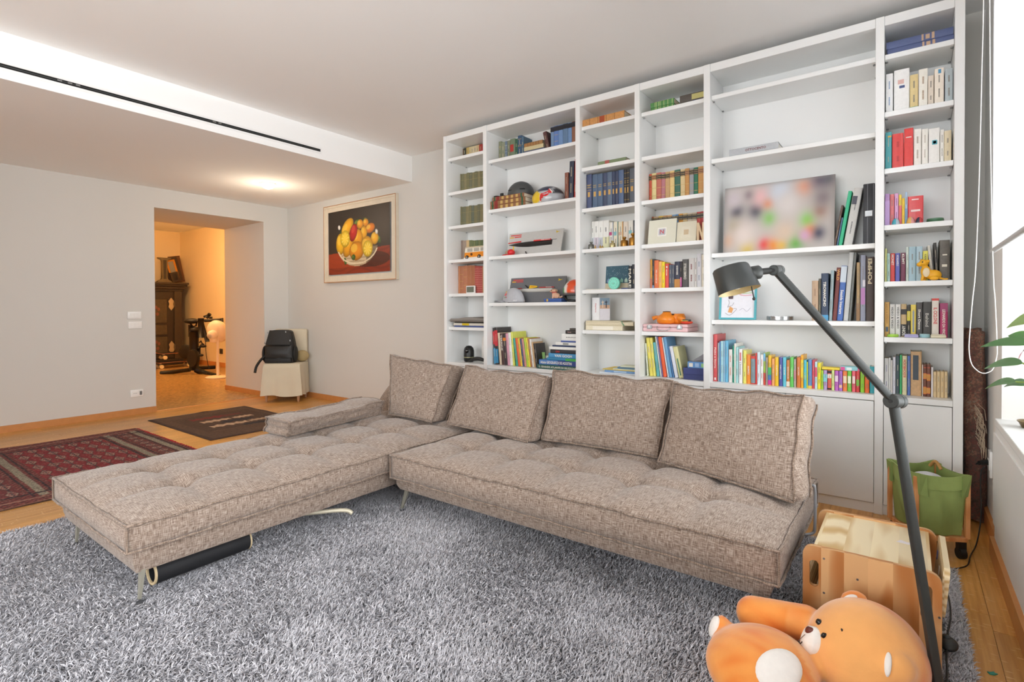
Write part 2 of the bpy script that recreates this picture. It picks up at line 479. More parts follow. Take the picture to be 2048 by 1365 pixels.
# switch plates and sockets
def plate_x(name, label, cat, x, y, z, w, h, sgn=1, kind='switch'):
    t = thing(name, label, cat, (x, y, z - h / 2))
    d = .011 * sgn
    mk('cover_plate', rbox(min(x, x + d), max(x, x + d), y - w / 2, y + w / 2, z - h / 2, z + h / 2, .003), M_PLASTIC, t, smooth=True, auto=40)
    d2 = x + d
    e = .003 * sgn
    if kind == 'switch':
        for k in (-1, 1):
            c = y + k * .0195 - .004
            mk('rocker', rbox(min(d2, d2 + e), max(d2, d2 + e), c - .019, c + .019, z - .023, z + .023, .001), M_PLASTIC, t)
    else:
        mk('socket_face', box(min(d2, d2 + e), max(d2, d2 + e), y - .045, y + .02, z - .023, z + .023), M_PLASTIC, t)
        for k in (-.03, -.018, -.006):
            mk('pin_hole', cyl((d2 + e * .9, y + k, z), (d2 + e * 1.15, y + k, z), .003, n=8), M_DARK, t)
        mk('side_button', rbox(min(d2, d2 + e), max(d2, d2 + e), y + .024, y + .045, z - .02, z + .02, .001), M_GREYMETAL, t)
    return t
plate_x('light_switch', 'white wall switch plate left of the doorway, upper of two', 'switch', XL, 2.11, 1.061, .125, .075)
plate_x('light_switch', 'white wall switch plate left of the doorway, lower of two', 'switch', XL, 2.115, .957, .125, .075)
plate_x('wall_socket', 'pale wall socket low beside the doorway above the skirting', 'socket', XL, 2.125, .226, .118, .075, kind='socket')
plate_x('wall_socket', 'white socket with a black plug on the window wall', 'socket', XR, 3.5, .34, .075, .13, -1, 'socket')

# linear air vent in the soffit edge
vz, vy0, vy1 = 2.533, -1.2, 2.785
vt = thing('air_vent', 'long black linear slot vent in the white ceiling soffit', 'vent', (XS, 1.0, vz - .03))
mk('vent_frame', join(box(XS, XS + .004, vy0, vy1, vz + .012, vz + .028), box(XS, XS + .004, vy0, vy1, vz - .028, vz - .012), box(XS, XS + .004, vy1 - .012, vy1, vz - .012, vz + .012)), M_WHITE2, vt)
mk('slot', box(XS, XS + .0015, vy0, vy1 - .012, vz - .012, vz + .012), mat('#0f0f0f', .8), vt)
mk('blade', box(XS + .0016, XS + .004, vy0, vy1 - .014, vz - .0015, vz + .0015), mat('#4c4f50', .5), vt)
for k, y in enumerate((.95, 1.0, 1.04, 1.86, 1.9)):
    mk('clip', box(XS + .0016, XS + .0045, y, y + .022, vz - .002, vz + .007), M_GREYMETAL, vt)

# ceiling spotlight (lit, warm)
cl = thing('ceiling_spotlight', 'small glowing round ceiling light in the low soffit', 'light', (-5.468, 2.977, ZS - .03))
mk('trim_ring', lathe([(.074, 0), (.084, 0), (.084, -.008), (.074, -.008)], 28, (-5.468, 2.977, ZS)), M_WHITE2, cl, smooth=True, auto=40)
mk('dome', lathe([(.074, 0), (.07, -.02), (.05, -.042), (.02, -.054), (.001, -.056)], 28, (-5.468, 2.977, ZS)), emit('#fff1da', 4), cl, smooth=True)
lamp('spotlight_bulb', 'POINT', (-5.468, 2.977, ZS - .34), 5, (1, .83, .62), radius=.05)
# warm lamp of the far room
fl_ = thing('flush_ceiling_lamp', 'round warm flush lamp on the ceiling of the far room', 'light', (-9.6, 3.3, FZ - .09))
mk('lamp_glass', lathe([(.2, 0), (.2, -.05), (.14, -.085), (.001, -.09)], 32, (-9.6, 3.3, FZ)), emit('#ffb765', 4), fl_, smooth=True, auto=50)
lamp('far_room_bulb', 'POINT', (-9.6, 3.3, FZ - .3), 68, (1, .62, .28), radius=.12)

# ------------------------------------------------------------------ bookcase
YF, YSH, YBK = 3.45, 3.4775, 3.745
UP = [(-3.343, -3.311), (-2.881, -2.844), (-1.986, -1.948), (-1.5175, -1.480), (-1.048, -1.008), (-.143, -.104), (.183, .2225)]
ZT = 2.661
RS = [2.465, 2.16, 1.857, 1.555, 1.2525, .954]
SHELVES = [RS, [2.370, 1.952, 1.557, 1.165], RS, RS, [2.467, 2.063, 1.463, 1.038], RS]
ZCT = .641
bc = thing('bookcase', 'tall white built-in bookcase with six bays covering the wall', 'bookcase', (-1.56, 3.6, 0))
for a, b in UP:
    mk('upright', rbox(a, b, YF, YB - .004, 0, ZT, .0015, 1), M_WHITE, bc)
pin = None
for i in range(6):
    x0, x1 = UP[i][1], UP[i + 1][0]
    mk('back_panel', box(x0, x1, YBK, YBK + .012, .06, ZT - .04), M_WHITE, bc)
    mk('top_board', rbox(x0 + .0005, x1 - .0005, YF + .004, YB - .004, ZT - .05, ZT, .0015, 1), M_WHITE, bc)
    mk('counter_board', rbox(x0 + .0005, x1 - .0005, YF + .001, YBK, ZCT - .03, ZCT, .0015, 1), M_WHITE, bc)
    mk('plinth', box(x0, x1, YF + .012, YF + .03, 0, .052), M_WHITE, bc)
    mk('bottom_board', box(x0, x1, YF + .03, YBK, .03, .055), M_WHITE, bc)
    for z in SHELVES[i]:
        s = mk('shelf', rbox(x0 + .001, x1 - .001, YSH, YBK, z - .027, z, .0015, 1), M_WHITE, bc)
        for px_ in (x0 + .008, x1 - .008):
            for py in (YSH + .035, YBK - .03):
                mk('shelf_pin', cyl((px_, py, z - .034), (px_, py, z - .027), .006, n=8), M_GREYMETAL, s)
    nd = 2 if i in (1, 4) else 1
    dw = (x1 - x0) / nd
    for k in range(nd):
        a, b = x0 + k * dw + .0025, x0 + (k + 1) * dw - .0025
        d = mk('door', rbox(a, b, YF + .003, YF + .022, .056, ZCT - .034, .0015, 1), M_WHITE, bc)
        kx = (b - .012 if k == 0 else a + .012) if nd == 2 else b - .03
        if nd == 2: mk('knob', join(cyl((kx, YF + .003, ZCT - .06), (kx, YF - .008, ZCT - .06), .003, n=8), ell((kx, YF - .011, ZCT - .06), (.006, .004, .006), 10, 6)), M_CHROME, d, smooth=True)

# ------------------------------------------------------------------ sofa
def weave(a, b, c, name):
    m = bpy.data.materials.new(name); m.use_nodes = True
    n, l = m.node_tree.nodes, m.node_tree.links; p = n['Principled BSDF']
    uv = n.new('ShaderNodeUVMap'); uv.uv_map = 'UVMap'
    def noise(sx, sy, sc, det=2):
        mp = n.new('ShaderNodeMapping'); mp.inputs['Scale'].default_value = (sx, sy, 1); l.new(uv.outputs[0], mp.inputs[0])
        q = n.new('ShaderNodeTexNoise'); q.inputs['Scale'].default_value = sc; q.inputs['Detail'].default_value = det; l.new(mp.outputs[0], q.inputs['Vector'])
        return q.outputs['Fac']
    n1, n2, n3 = noise(1, .07, 480), noise(.07, 1, 480), noise(1, 1, 6, 3)
    ad = n.new('ShaderNodeMath'); ad.operation = 'ADD'; l.new(n1, ad.inputs[0]); l.new(n2, ad.inputs[1])
    rp = n.new('ShaderNodeValToRGB'); e = rp.color_ramp.elements
    e[0].position = .40; e[0].color = (*lin(a), 1); e[1].position = .60; e[1].color = (*lin(c), 1)
    k = e.new(.49); k.color = (*lin(b), 1)
    hf = n.new('ShaderNodeMath'); hf.operation = 'MULTIPLY'; hf.inputs[1].default_value = .5; l.new(ad.outputs[0], hf.inputs[0])
    l.new(hf.outputs[0], rp.inputs[0])
    hs = n.new('ShaderNodeHueSaturation'); mr = n.new('ShaderNodeMapRange'); mr.inputs[3].default_value = .9; mr.inputs[4].default_value = 1.1
    l.new(n3, mr.inputs[0]); l.new(mr.outputs[0], hs.inputs['Value']); l.new(rp.outputs[0], hs.inputs['Color'])
    l.new(hs.outputs[0], p.inputs['Base Color'])
    p.inputs['Roughness'].default_value = .95; p.inputs['Sheen Weight'].default_value = .25
    bp = n.new('ShaderNodeBump'); bp.inputs['Strength'].default_value = .35; bp.inputs['Distance'].default_value = .003
    l.new(hf.outputs[0], bp.inputs['Height']); l.new(bp.outputs['Normal'], p.inputs['Normal'])
    return m
M_SOFA = weave('#69564a', '#8f7c6e', '#b4a598', 'sofa_weave')
M_PIPE = weave('#54443b', '#83705f', '#a89588', 'piping_weave')

def wob(i, k): return math.sin(i * 1.7 + k) * .5 + math.sin(i * .61 + 2.1 * k) * .5

def box_grid(nx, ny, nz, fn):
    """closed surface of a unit box; fn(s, t, r, face) -> point"""
    idx, V, Fc = {}, [], []
    def vid(i, j, k):
        if (i, j, k) not in idx:
            idx[(i, j, k)] = len(V); V.append(fn(i / nx, j / ny, k / nz))
        return idx[(i, j, k)]
    for i in range(nx):
        for j in range(ny):
            Fc.append((vid(i, j, nz), vid(i + 1, j, nz), vid(i + 1, j + 1, nz), vid(i, j + 1, nz)))
            Fc.append((vid(i, j, 0), vid(i, j + 1, 0), vid(i + 1, j + 1, 0), vid(i + 1, j, 0)))
    for i in range(nx):
        for k in range(nz):
            Fc.append((vid(i, 0, k), vid(i + 1, 0, k), vid(i + 1, 0, k + 1), vid(i, 0, k + 1)))
            Fc.append((vid(i, ny, k), vid(i, ny, k + 1), vid(i + 1, ny, k + 1), vid(i + 1, ny, k)))
    for j in range(ny):
        for k in range(nz):
            Fc.append((vid(0, j, k), vid(0, j, k + 1), vid(0, j + 1, k + 1), vid(0, j + 1, k)))
            Fc.append((vid(nx, j, k), vid(nx, j + 1, k), vid(nx, j + 1, k + 1), vid(nx, j, k + 1)))
    return V, Fc

def seat_cushion(parent, x0, x1, y0, y1, z0, z1, cx, cy, H=.042):
    sx, sy = x1 - x0, y1 - y0
    def fn(s, t, r):
        x, y = x0 + s * sx, y0 + t * sy
        b = math.sin(PI * r) * .008
        ex = (1 - min(1, abs(2 * s - 1)) ** 12); ey = (1 - abs(2 * t - 1) ** 12)
        if s in (0, 1): x += (b if s == 1 else -b) * (1 - abs(2 * t - 1) ** 8)
        if t in (0, 1): y += (b if t == 1 else -b) * 1.9 * (1 - abs(2 * s - 1) ** 8)
        z = z0 + r * (z1 - z0)
        if r == 1:
            a, c = s * cx, t * cy
            ia, ic = round(a), round(c)
            da = (a - ia) * sx / cx; dc = (c - ic) * sy / cy
            inner = 1 if 0 < ia < cx else 0; innec = 1 if 0 < ic < cy else 0
            e1 = min(s, 1 - s) * sx; e2 = min(t, 1 - t) * sy
            edge = (1 - math.exp(-e1 / .06)) * (1 - math.exp(-e2 / .06))
            h = H * edge
            if inner: h -= .019 * math.exp(-(da / .032) ** 2) * edge
            if innec: h -= .019 * math.exp(-(dc / .032) ** 2) * edge
            if inner and innec: h -= .026 * math.exp(-(da * da + dc * dc) / .055 ** 2)
            h += .004 * math.sin(7.3 * x + 3 * y) * math.sin(6.1 * y - x) * edge
            z += h
        if (s in (0, 1) or t in (0, 1)):
            z += .004 * wob(s * sx * 9 + t * sy * 8, 1) * r
        return (x, y, z)
    nx, ny = int(sx / .026), int(sy / .026)
    c = mk('seat_cushion', box_grid(nx, ny, 5, fn), M_SOFA, parent, smooth=True, uv=True)
    for s, t in ((0, 0), (1, 0), (0, 1), (1, 1)):
        mk('corner_piping', tube([Vector(fn(s, t, k / 5)) + Vector((.003 * (2 * s - 1), .003 * (2 * t - 1), 0)) for k in range(6)], .0045, 6), M_PIPE, c, smooth=True, uv=True)
    for zz, nm in ((1, 'top'), (0, 'low')):
        L = []
        for s, t in [(i / nx, 0) for i in range(nx)] + [(1, j / ny) for j in range(ny)] + [(1 - i / nx, 1) for i in range(nx)] + [(0, 1 - j / ny) for j in range(ny)]:
            p = Vector(fn(s, t, zz)); i = len(L)
            o = Vector((1 if s == 1 else (-1 if s == 0 else 0), 1 if t == 1 else (-1 if t == 0 else 0), 0)) * (.004 + .0015 * wob(i, 3))
            L.append(p + o + Vector((0, 0, .002 * wob(i, 5))))
        mk('piping', tube(L, .0052, 6, closed=True), M_PIPE, c, smooth=True, uv=True)
    return c

def sofa_base(parent, x0, x1, y0, y1, z0, z1):
    def fn(s, t, r):
        x, y = x0 + s * (x1 - x0), y0 + t * (y1 - y0)
        k = .008 * (1 - r) ** 2
        x += k * (1 - 2 * s); y += k * (1 - 2 * t)
        b = math.sin(PI * r) * .008
        if s in (0, 1): x += b if s == 1 else -b
        if t in (0, 1): y += b if t == 1 else -b
        return (x, y, z0 + r * (z1 - z0))
    mk('base', box_grid(24, 24, 5, fn), M_SOFA, parent, smooth=True, uv=True, auto=60)

M_LEG = mat('#b9b6a6', .35, .5)
def sofa_leg(parent, x, y, dx, dy, z1=.15):
    a = .0145
    top = [(x - a, y - a * .5, z1), (x + a, y - a * .5, z1), (x + a, y + a * .5, z1), (x - a, y + a * .5, z1)]
    f = .55
    bot = [(x + dx + (p[0] - x) * f, y + dy + (p[1] - y) * f, .026) for p in top]
    mk('leg', (bot + top, [(0, 3, 2, 1), (4, 5, 6, 7), (0, 1, 5, 4), (1, 2, 6, 5), (2, 3, 7, 6), (3, 0, 4, 7)]), M_LEG, parent)

ZS0, ZS1, ZS2 = .143, .236, .335
ch = thing('chaise_longue', 'long taupe woven tufted chaise section stretching towards the camera', 'sofa', (-2.69, 1.7, 0))
sofa_base(ch, -3.13, -2.266, .715, 2.72, ZS0, ZS1)
seat_cushion(ch, -3.165, -2.235, .685, 2.745, ZS1 + .004, ZS2, 3, 7)
for x, y, dx, dy in ((-2.285, .745, -.03, .0), (-3.09, .755, -.035, .0), (-2.30, 2.64, .0, 0), (-3.09, 2.64, -.02, 0)):
    sofa_leg(ch, x, y, dx, dy)
sm = thing('sofa', 'taupe woven tufted sofa section along the bookcase with pale metal legs', 'sofa', (-1.28, 2.3, 0))
sofa_base(sm, -2.185, -.36, 1.896, 2.72, ZS0 + .006, .216)
seat_cushion(sm, -2.2, -.33, 1.862, 2.745, .22, ZS2, 6, 3)
for x, y, dx, dy in ((-2.16, 1.945, -.05, .0), (-.42, 1.97, .0, .03), (-2.16, 2.64, 0, 0), (-.42, 2.64, 0, 0)):
    sofa_leg(sm, x, y, dx, dy)
# low padded back shells behind the pillows and the bent steel bracket
def back_shell(parent, x0, x1):
    def fn(s, t, r):
        x = x0 + s * (x1 - x0)
        h = r * .36
        e = abs(2 * s - 1) ** 6
        y = 2.66 + .26 * r ** 1.5 + (t - .5) * .06
        return (x, y, .30 + h - .07 * e * r)
    mk('back_shell', box_grid(24, 3, 8, fn), M_PIPE, parent, smooth=True, uv=True, auto=60)
back_shell(ch, -3.31, -2.28); back_shell(sm, -2.2, -.44)
br = spline([(-.35, 2.44, .385), (-.31, 2.44, .392), (-.298, 2.44, .375), (-.298, 2.44, .24), (-.305, 2.44, .2), (-.34, 2.42, .19)], 6)
mk('steel_bracket', tube(br, .0058, 10), mat('#a4a7ac', .35, .2), sm, smooth=True)
mk('support_bar', tube(spline([(-2.62, 1.25, .12), (-2.45, 1.42, .1), (-2.3, 1.62, .095), (-2.26, 1.66, .075)], 5), .011, 8), mat('#d8cfb8', .4, .2), ch, smooth=True)

def pillow(name, label, BL, BR, TL, TR, thick, puff=.035, group='back pillows on the sofa', seed=0, back=None):
    BL, BR, TL, TR = map(Vector, (BL, BR, TL, TR))
    nrm = ((TL - BL).cross(BR - BL)).normalized()          # points away from the camera (+y side)
    if nrm.y < 0: nrm = -nrm
    if back is not None: nrm = Vector(back).normalized()
    t = thing(name, label, 'pillow', ((BL + BR) / 2), group)
    flatn = Vector((nrm.x, nrm.y, 0)).normalized()
    rnd = random.Random(seed); ph = [rnd.uniform(0, 6) for _ in range(6)]
    def fn(s, tt, r):
        f = BL * (1 - s) * (1 - r) + BR * s * (1 - r) + TL * (1 - s) * r + TR * s * r
        nv_ = (flatn * (1 - r) + nrm * r).normalized()
        p = f + nv_ * (thick * tt)
        es, er = 1 - abs(2 * s - 1) ** 3, 1 - abs(2 * r - 1) ** 3
        k = puff * es * er
        wr = .006 * math.sin(9 * s + 4 * r + ph[0]) * math.sin(7 * r - 3 * s + ph[1]) + .004 * math.sin(17 * s - 9 * r + ph[2])
        if tt == 0: p = p - nrm * (k + wr * es * er)
        if tt == 1: p = p + nrm * k
        b = math.sin(PI * tt) * .012
        u = (TL - BL).normalized(); w = (BR - BL).normalized()
        if r == 1: p = p + u * (b - .022 * math.sin(PI * s) * (.6 + .4 * math.sin(5 * s + ph[3])) + .005 * math.sin(19 * s + ph[4]))
        if r == 0: p = p + u * (-b * .3 + .008 * math.sin(PI * s))
        if s == 0: p = p - w * (b - .012 * math.sin(PI * r) + .004 * math.sin(14 * r + ph[5]))
        if s == 1: p = p + w * (b - .012 * math.sin(PI * r) + .004 * math.sin(13 * r + ph[1]))
        return tuple(p)
    n1, n2 = 30, 22
    c = mk('cover', box_grid(n1, 5, n2, fn), M_SOFA, t, smooth=True, uv=True)
    for tt in (0, 1):
        L = [fn(i / n1, tt, 0) for i in range(n1)] + [fn(1, tt, j / n2) for j in range(n2)] + [fn(1 - i / n1, tt, 1) for i in range(n1)] + [fn(0, tt, 1 - j / n2) for j in range(n2)]
        mid = sum((Vector(p) for p in L), Vector()) / len(L)
        L = [Vector(p) + (Vector(p) - mid).normalized() * (.005 + .0015 * wob(i, seed)) - nrm * (.002 if tt == 0 else -.002) for i, p in enumerate(L)]
        mk('piping', tube(L, .005, 6, closed=True), M_PIPE, c, smooth=True, uv=True)
    return t
pillow('sofa_pillow', 'leftmost taupe box pillow, tilted, in the corner above the chaise', (-2.90, 2.44, .383), (-2.47, 2.43, .383), (-3.07, 2.60, .776), (-2.46, 2.615, .728), .12, seed=1, back=(.12, 1, -.28))
pillow('sofa_pillow', 'second taupe box pillow from the left, beside the corner pillow', (-2.35, 2.45, .382), (-1.67, 2.37, .382), (-2.325, 2.605, .745), (-1.675, 2.585, .720), .12, seed=2)
pillow('sofa_pillow', 'third taupe box pillow from the left with creased sagging top', (-1.635, 2.47, .382), (-.985, 2.50, .382), (-1.64, 2.605, .758), (-.955, 2.64, .745), .12, seed=3)
pillow('sofa_pillow', 'rightmost large taupe box pillow at the free end of the sofa', (-.945, 2.435, .384), (-.345, 2.222, .383), (-.94, 2.615, .730), (-.352, 2.50, .742), .115, seed=4)
pillow('bolster', 'long low taupe bolster lying along the chaise', (-2.865, 1.655, .384), (-2.94, 2.40, .384), (-2.80, 1.635, .478), (-2.905, 2.40, .482), .235, puff=.012, group='bolsters', seed=5, back=(-1, -.02, .02))

# black curved board under the chaise
bb = thing('balance_board', 'black curved board with pale edges lying under the chaise', 'board', (-2.3, 1.05, .03))
A, Bp = at(312, 1150, 2, .085), at(498, 1082, 2, .085)
def cb(p, q, r, w, a0, a1, n=24):
    d = (q - p).normalized(); s = Vector((0, 0, 1)).cross(d).normalized()
    V = []
    for e in (p, q):
        for rr in (r, r - w):
            for k in range(n + 1):
                a = a0 + (a1 - a0) * k / n
                V.append(tuple(e + s * math.cos(a) * rr + Vector((0, 0, 1)) * math.sin(a) * rr))
    m = n + 1; Fc = []
    for k in range(n):
        Fc += [(k, k + 1, 2 * m + k + 1, 2 * m + k), (m + k, 3 * m + k, 3 * m + k + 1, m + k + 1), (k, m + k, m + k + 1, k + 1), (2 * m + k, 2 * m + k + 1, 3 * m + k + 1, 3 * m + k)]
    return V, Fc
dirv = (Bp - A).normalized()
side = Vector((0, 0, 1)).cross(dirv).normalized()
A2, B2 = A + side * .03, Bp + side * .03
mk('deck', cb(A2, B2, .046, .012, 0, PI * 2), mat('#15161a', .7), bb, smooth=True, auto=40)
for e, s in ((A2, -1), (B2, 1)):
    mk('edge_ply', cb(e, e + dirv * .007 * s, .0465, .009, 0, PI * 2), mat('#cdb892', .6), bb, smooth=True, auto=40)

# ------------------------------------------------------------------ grey shag rug
RX0, RX1, RY0, RY1 = -3.58, .165, -.2, 2.88
rug = thing('shag_rug', 'large light grey shaggy rug under the sofa', 'rug', ((RX0 + RX1) / 2, (RY0 + RY1) / 2, 0))
mk('backing', box(RX0, RX1, RY0, RY1, .0005, .008), mat('#5f5f62', .95), rug)
def shag():
    rng = np.random.default_rng(3)
    N = 640000
    x = RX0 + rng.random(N) * (RX1 - RX0); y = RY0 + rng.random(N) * (RY1 - RY0)
    # thin out what lies below the frame and what the sofa hides
    dep = -.5988 * x + .8008 * y
    vis = (dep > 1.15)
    keep = vis | (rng.random(N) < .25)
    for cx_, cy_, rr_ in ((-2.315, .745, .022), (-3.125, .755, .022), (-2.21, 1.945, .022), (-.42, 2.0, .03), (-2.3, 2.64, .03), (-3.11, 2.64, .03), (-2.16, 2.64, .03), (-.42, 2.64, .03), (.07, 1.735, .15), (-.09, 1.73, .1), (-.324, 1.58, .12)):
        keep &= (x - cx_) ** 2 + (y - cy_) ** 2 > rr_ ** 2
    for a0, a1, b0, b1 in ((-.3, .11, 1.915, 1.99), (-.3, .11, 2.285, 2.365)):
        keep &= ~((x > a0) & (x < a1) & (y > b0) & (y < b1))
    x, y = x[keep], y[keep]; N = len(x)
    def fbm(px, py, seed):
        r = np.random.default_rng(seed); out = np.zeros_like(px)
        for f, a in ((1.3, 1.), (2.9, .7), (6.1, .5), (13., .35), (27., .25)):
            for _ in range(3):
                th = r.random() * 6.283; out += a * np.sin(f * (px * math.cos(th) + py * math.sin(th)) * 2.2 + r.random() * 6.283) / 1.7
        return out
    fa = fbm(x, y, 11); fb = fbm(x, y, 12); fc = fbm(x, y, 13)
    ang = fa * .5 + rng.normal(0, 1.25, N)
    lean = .5 + .07 * np.tanh(fb) + rng.random(N) * .42
    L = (.017 + .011 * rng.random(N))
    w = .0011 + .0009 * rng.random(N)
    dx, dy = np.cos(ang), np.sin(ang)
    sx, sy = -dy, dx
    tw = rng.normal(0, .5, N)
    def pt(k, side, bend):
        r = L * k * (lean * bend)
        z = .007 + L * k * np.sqrt(np.clip(1 - (lean * bend) ** 2, .12, 1))
        return np.stack([x + dx * r + sx * w * side, y + dy * r + sy * w * side, z + w * side * tw], 1)
    V = np.stack([pt(0, -1, .6), pt(0, 1, .6), pt(.55, -1, .75), pt(.55, 1, .75), pt(1., 0, 1.)], 1).reshape(-1, 3)
    b = np.arange(N)[:, None] * 5
    q = np.concatenate([b + 0, b + 1, b + 3, b + 2], 1); t = np.concatenate([b + 2, b + 3, b + 4], 1)
    me = bpy.data.meshes.new('pile')
    me.vertices.add(len(V)); me.vertices.foreach_set('co', V.ravel())
    me.loops.add(7 * N); me.polygons.add(2 * N)
    li = np.concatenate([q, t], 1).ravel(); me.loops.foreach_set('vertex_index', li)
    st = np.stack([np.arange(N) * 7, np.arange(N) * 7 + 4], 1).ravel(); me.polygons.foreach_set('loop_start', st)
    me.update(calc_edges=True)
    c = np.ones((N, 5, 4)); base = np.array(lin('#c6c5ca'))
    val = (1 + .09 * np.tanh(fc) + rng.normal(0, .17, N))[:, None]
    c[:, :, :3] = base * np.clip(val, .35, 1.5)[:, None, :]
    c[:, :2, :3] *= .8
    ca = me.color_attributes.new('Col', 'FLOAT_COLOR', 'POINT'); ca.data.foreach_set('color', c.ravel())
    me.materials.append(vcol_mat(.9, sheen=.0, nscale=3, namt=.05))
    o = bpy.data.objects.new('pile', me); COL.objects.link(o)
    o.parent = rug; o.matrix_parent_inverse = Matrix.Translation(-WPOS[rug.name])
    o['kind'] = 'stuff'
shag()

# ------------------------------------------------------------------ furniture near the camera
def PD(u, v, dep):
    return CAM + ((u - 1024) / F_PX * C_R - (v - CY_PX) / F_PX * C_U + C_D) * dep
from mathutils.geometry import tessellate_polygon
def plate(outer, holes, d0, d1, plane='xz'):
    def P(a, b, d): return (a, d, b) if plane == 'xz' else ((d, a, b) if plane == 'yz' else (a, b, d))
    loops = [outer] + holes
    flat = [p for L in loops for p in L]
    tri = tessellate_polygon([[Vector((a, b, 0)) for a, b in L] for L in loops])
    n = len(flat)
    V = [P(a, b, d0) for a, b in flat] + [P(a, b, d1) for a, b in flat]
    Fc = [tuple(t) for t in tri] + [tuple(i + n for i in reversed(t)) for t in tri]
    o = 0
    for L in loops:
        m = len(L)
        for i in range(m):
            j = (i + 1) % m; Fc.append((o + i, o + i + n, o + j + n, o + j))
        o += m
    bm = bmesh.new(); vs = [bm.verts.new(p) for p in V]
    for f in Fc:
        try: bm.faces.new([vs[i] for i in f])
        except ValueError: pass
    bmesh.ops.recalc_face_normals(bm, faces=bm.faces[:])
    return bm_out(bm)

def pine(a, b, strip=0., name='pine', along='z', rough=.42):
    m = bpy.data.materials.new(name); m.use_nodes = True
    n, l = m.node_tree.nodes, m.node_tree.links; p = n['Principled BSDF']
    tc = n.new('ShaderNodeTexCoord'); sp = n.new('ShaderNodeSeparateXYZ'); l.new(tc.outputs['Object'], sp.inputs[0])
    vec = tc.outputs['Object']; val = None
    if strip:
        q = n.new('ShaderNodeMath'); q.operation = 'MULTIPLY'; q.inputs[1].default_value = strip; l.new(sp.outputs[0], q.inputs[0])
        fl2 = n.new('ShaderNodeMath'); fl2.operation = 'FLOOR'; l.new(q.outputs[0], fl2.inputs[0])
        wn = n.new('ShaderNodeTexWhiteNoise'); wn.noise_dimensions = '1D'; l.new(fl2.outputs[0], wn.inputs['W'])
        sc = n.new('ShaderNodeVectorMath'); sc.operation = 'SCALE'; sc.inputs['Scale'].default_value = 9; l.new(wn.outputs['Color'], sc.inputs[0])
        ad = n.new('ShaderNodeVectorMath'); ad.operation = 'ADD'; l.new(tc.outputs['Object'], ad.inputs[0]); l.new(sc.outputs[0], ad.inputs[1])
        vec = ad.outputs[0]; val = wn.outputs['Value']
    mp = n.new('ShaderNodeMapping'); mp.inputs['Scale'].default_value = {'z': (9, 9, 1.6), 'y': (9, 1.6, 9), 'x': (1.6, 9, 9)}[along]; l.new(vec, mp.inputs[0])
    wv = n.new('ShaderNodeTexWave'); wv.wave_type = 'RINGS'; wv.inputs['Scale'].default_value = 1.6; wv.inputs['Distortion'].default_value = 5; wv.inputs['Detail'].default_value = 2; wv.inputs['Detail Scale'].default_value = .7
    l.new(mp.outputs[0], wv.inputs['Vector'])
    rp = n.new('ShaderNodeValToRGB'); e = rp.color_ramp.elements
    e[0].color = (*lin(a), 1); e[1].color = (*lin(b), 1); e[0].position = .0; e[1].position = .75
    l.new(wv.outputs['Fac'], rp.inputs[0]); out = rp.outputs[0]
    if val is not None:
        hs = n.new('ShaderNodeHueSaturation'); mr = n.new('ShaderNodeMapRange'); mr.inputs[3].default_value = .9; mr.inputs[4].default_value = 1.08
        l.new(val, mr.inputs[0]); l.new(mr.outputs[0], hs.inputs['Value']); l.new(out, hs.inputs['Color']); out = hs.outputs[0]
    l.new(out, p.inputs['Base Color']); p.inputs['Roughness'].default_value = rough
    return m
M_PINE_F = pine('#b87840', '#dcae7a', 16, 'pine_front')
M_PINE_T = pine('#d0ad74', '#efddb6', 14, 'pine_top', 'y')
M_BEECH = pine('#c68f5c', '#d6a676', 0, 'beech')

TX0, TX1, TY0, TY1, TZ = -.272, .082, 1.945, 2.335, .343
tb = thing('wooden_cube_stool', 'small pine cube stool with hand slots beside the sofa end', 'stool', (-.095, 2.14, 0))
def slot(cx, cz, w=.026, h=.085): return list(reversed(rrect(cx - w / 2, cx + w / 2, cz - h / 2, cz + h / 2, w / 2 - .0005, 6)))
for y in (TY0, TY1 - .018):
    holes = [slot(TX0 + .032, .255), slot(TX1 - .036, .255, .028, .1), list(reversed(rrect(TX0 + .04, TX1 - .08, .03, .12, .02))) ] if y == TY0 else [slot(TX0 + .032, .255), slot(TX1 - .036, .255, .028, .1)]
    s = mk('side_panel', plate(rrect(TX0, TX1, .012, TZ, .03), holes, y, y + .018), M_PINE_F, tb)
    if y == TY0:
        for sx, sz in ((TX0 + .06, .31), (TX0 + .06, .2), (TX0 + .15, .27), (TX1 - .006, .22)):
            mk('screw', cyl((sx, y - .0006, sz), (sx, y + .002, sz), .0035, n=10), M_GREYMETAL, s)
mk('top_board', rbox(TX0 + .028, TX1 - .022, TY0 + .018, TY1 - .018, TZ - .022, TZ - .006, .001), M_PINE_T, tb)
mk('seat_board', rbox(TX0 + .03, TX1 - .03, TY0 + .018, TY1 - .018, .17, .186, .001), M_PINE_T, tb)
mk('back_board', rbox(TX0 + .002, TX0 + .018, TY0 + .018, TY1 - .018, .08, .24, .001), M_PINE_T, tb)
sb = mk('side_board', xf(plate(rrect(-.16, .16, -.075, .075, .03), [], -.008, .008, 'yz'), RT((TX1 + .006, 2.14, .272), 0, 5, 0)), M_PINE_T, tb)
for k, (dy, dz, c) in enumerate(((-.1, .01, '#6a4a8c'), (-.02, .015, '#e8e4dc'), (.1, .02, '#4a5aa8'))):
    mk('sticker', xf(poly(rrect(-.014 + dy, .014 + dy, -.014 + dz, .014 + dz, .01), -.0095, -.0082, 'yz'), RT((TX1 + .006, 2.14, .272), 0, 5, 0)), mat(c, .4), sb)
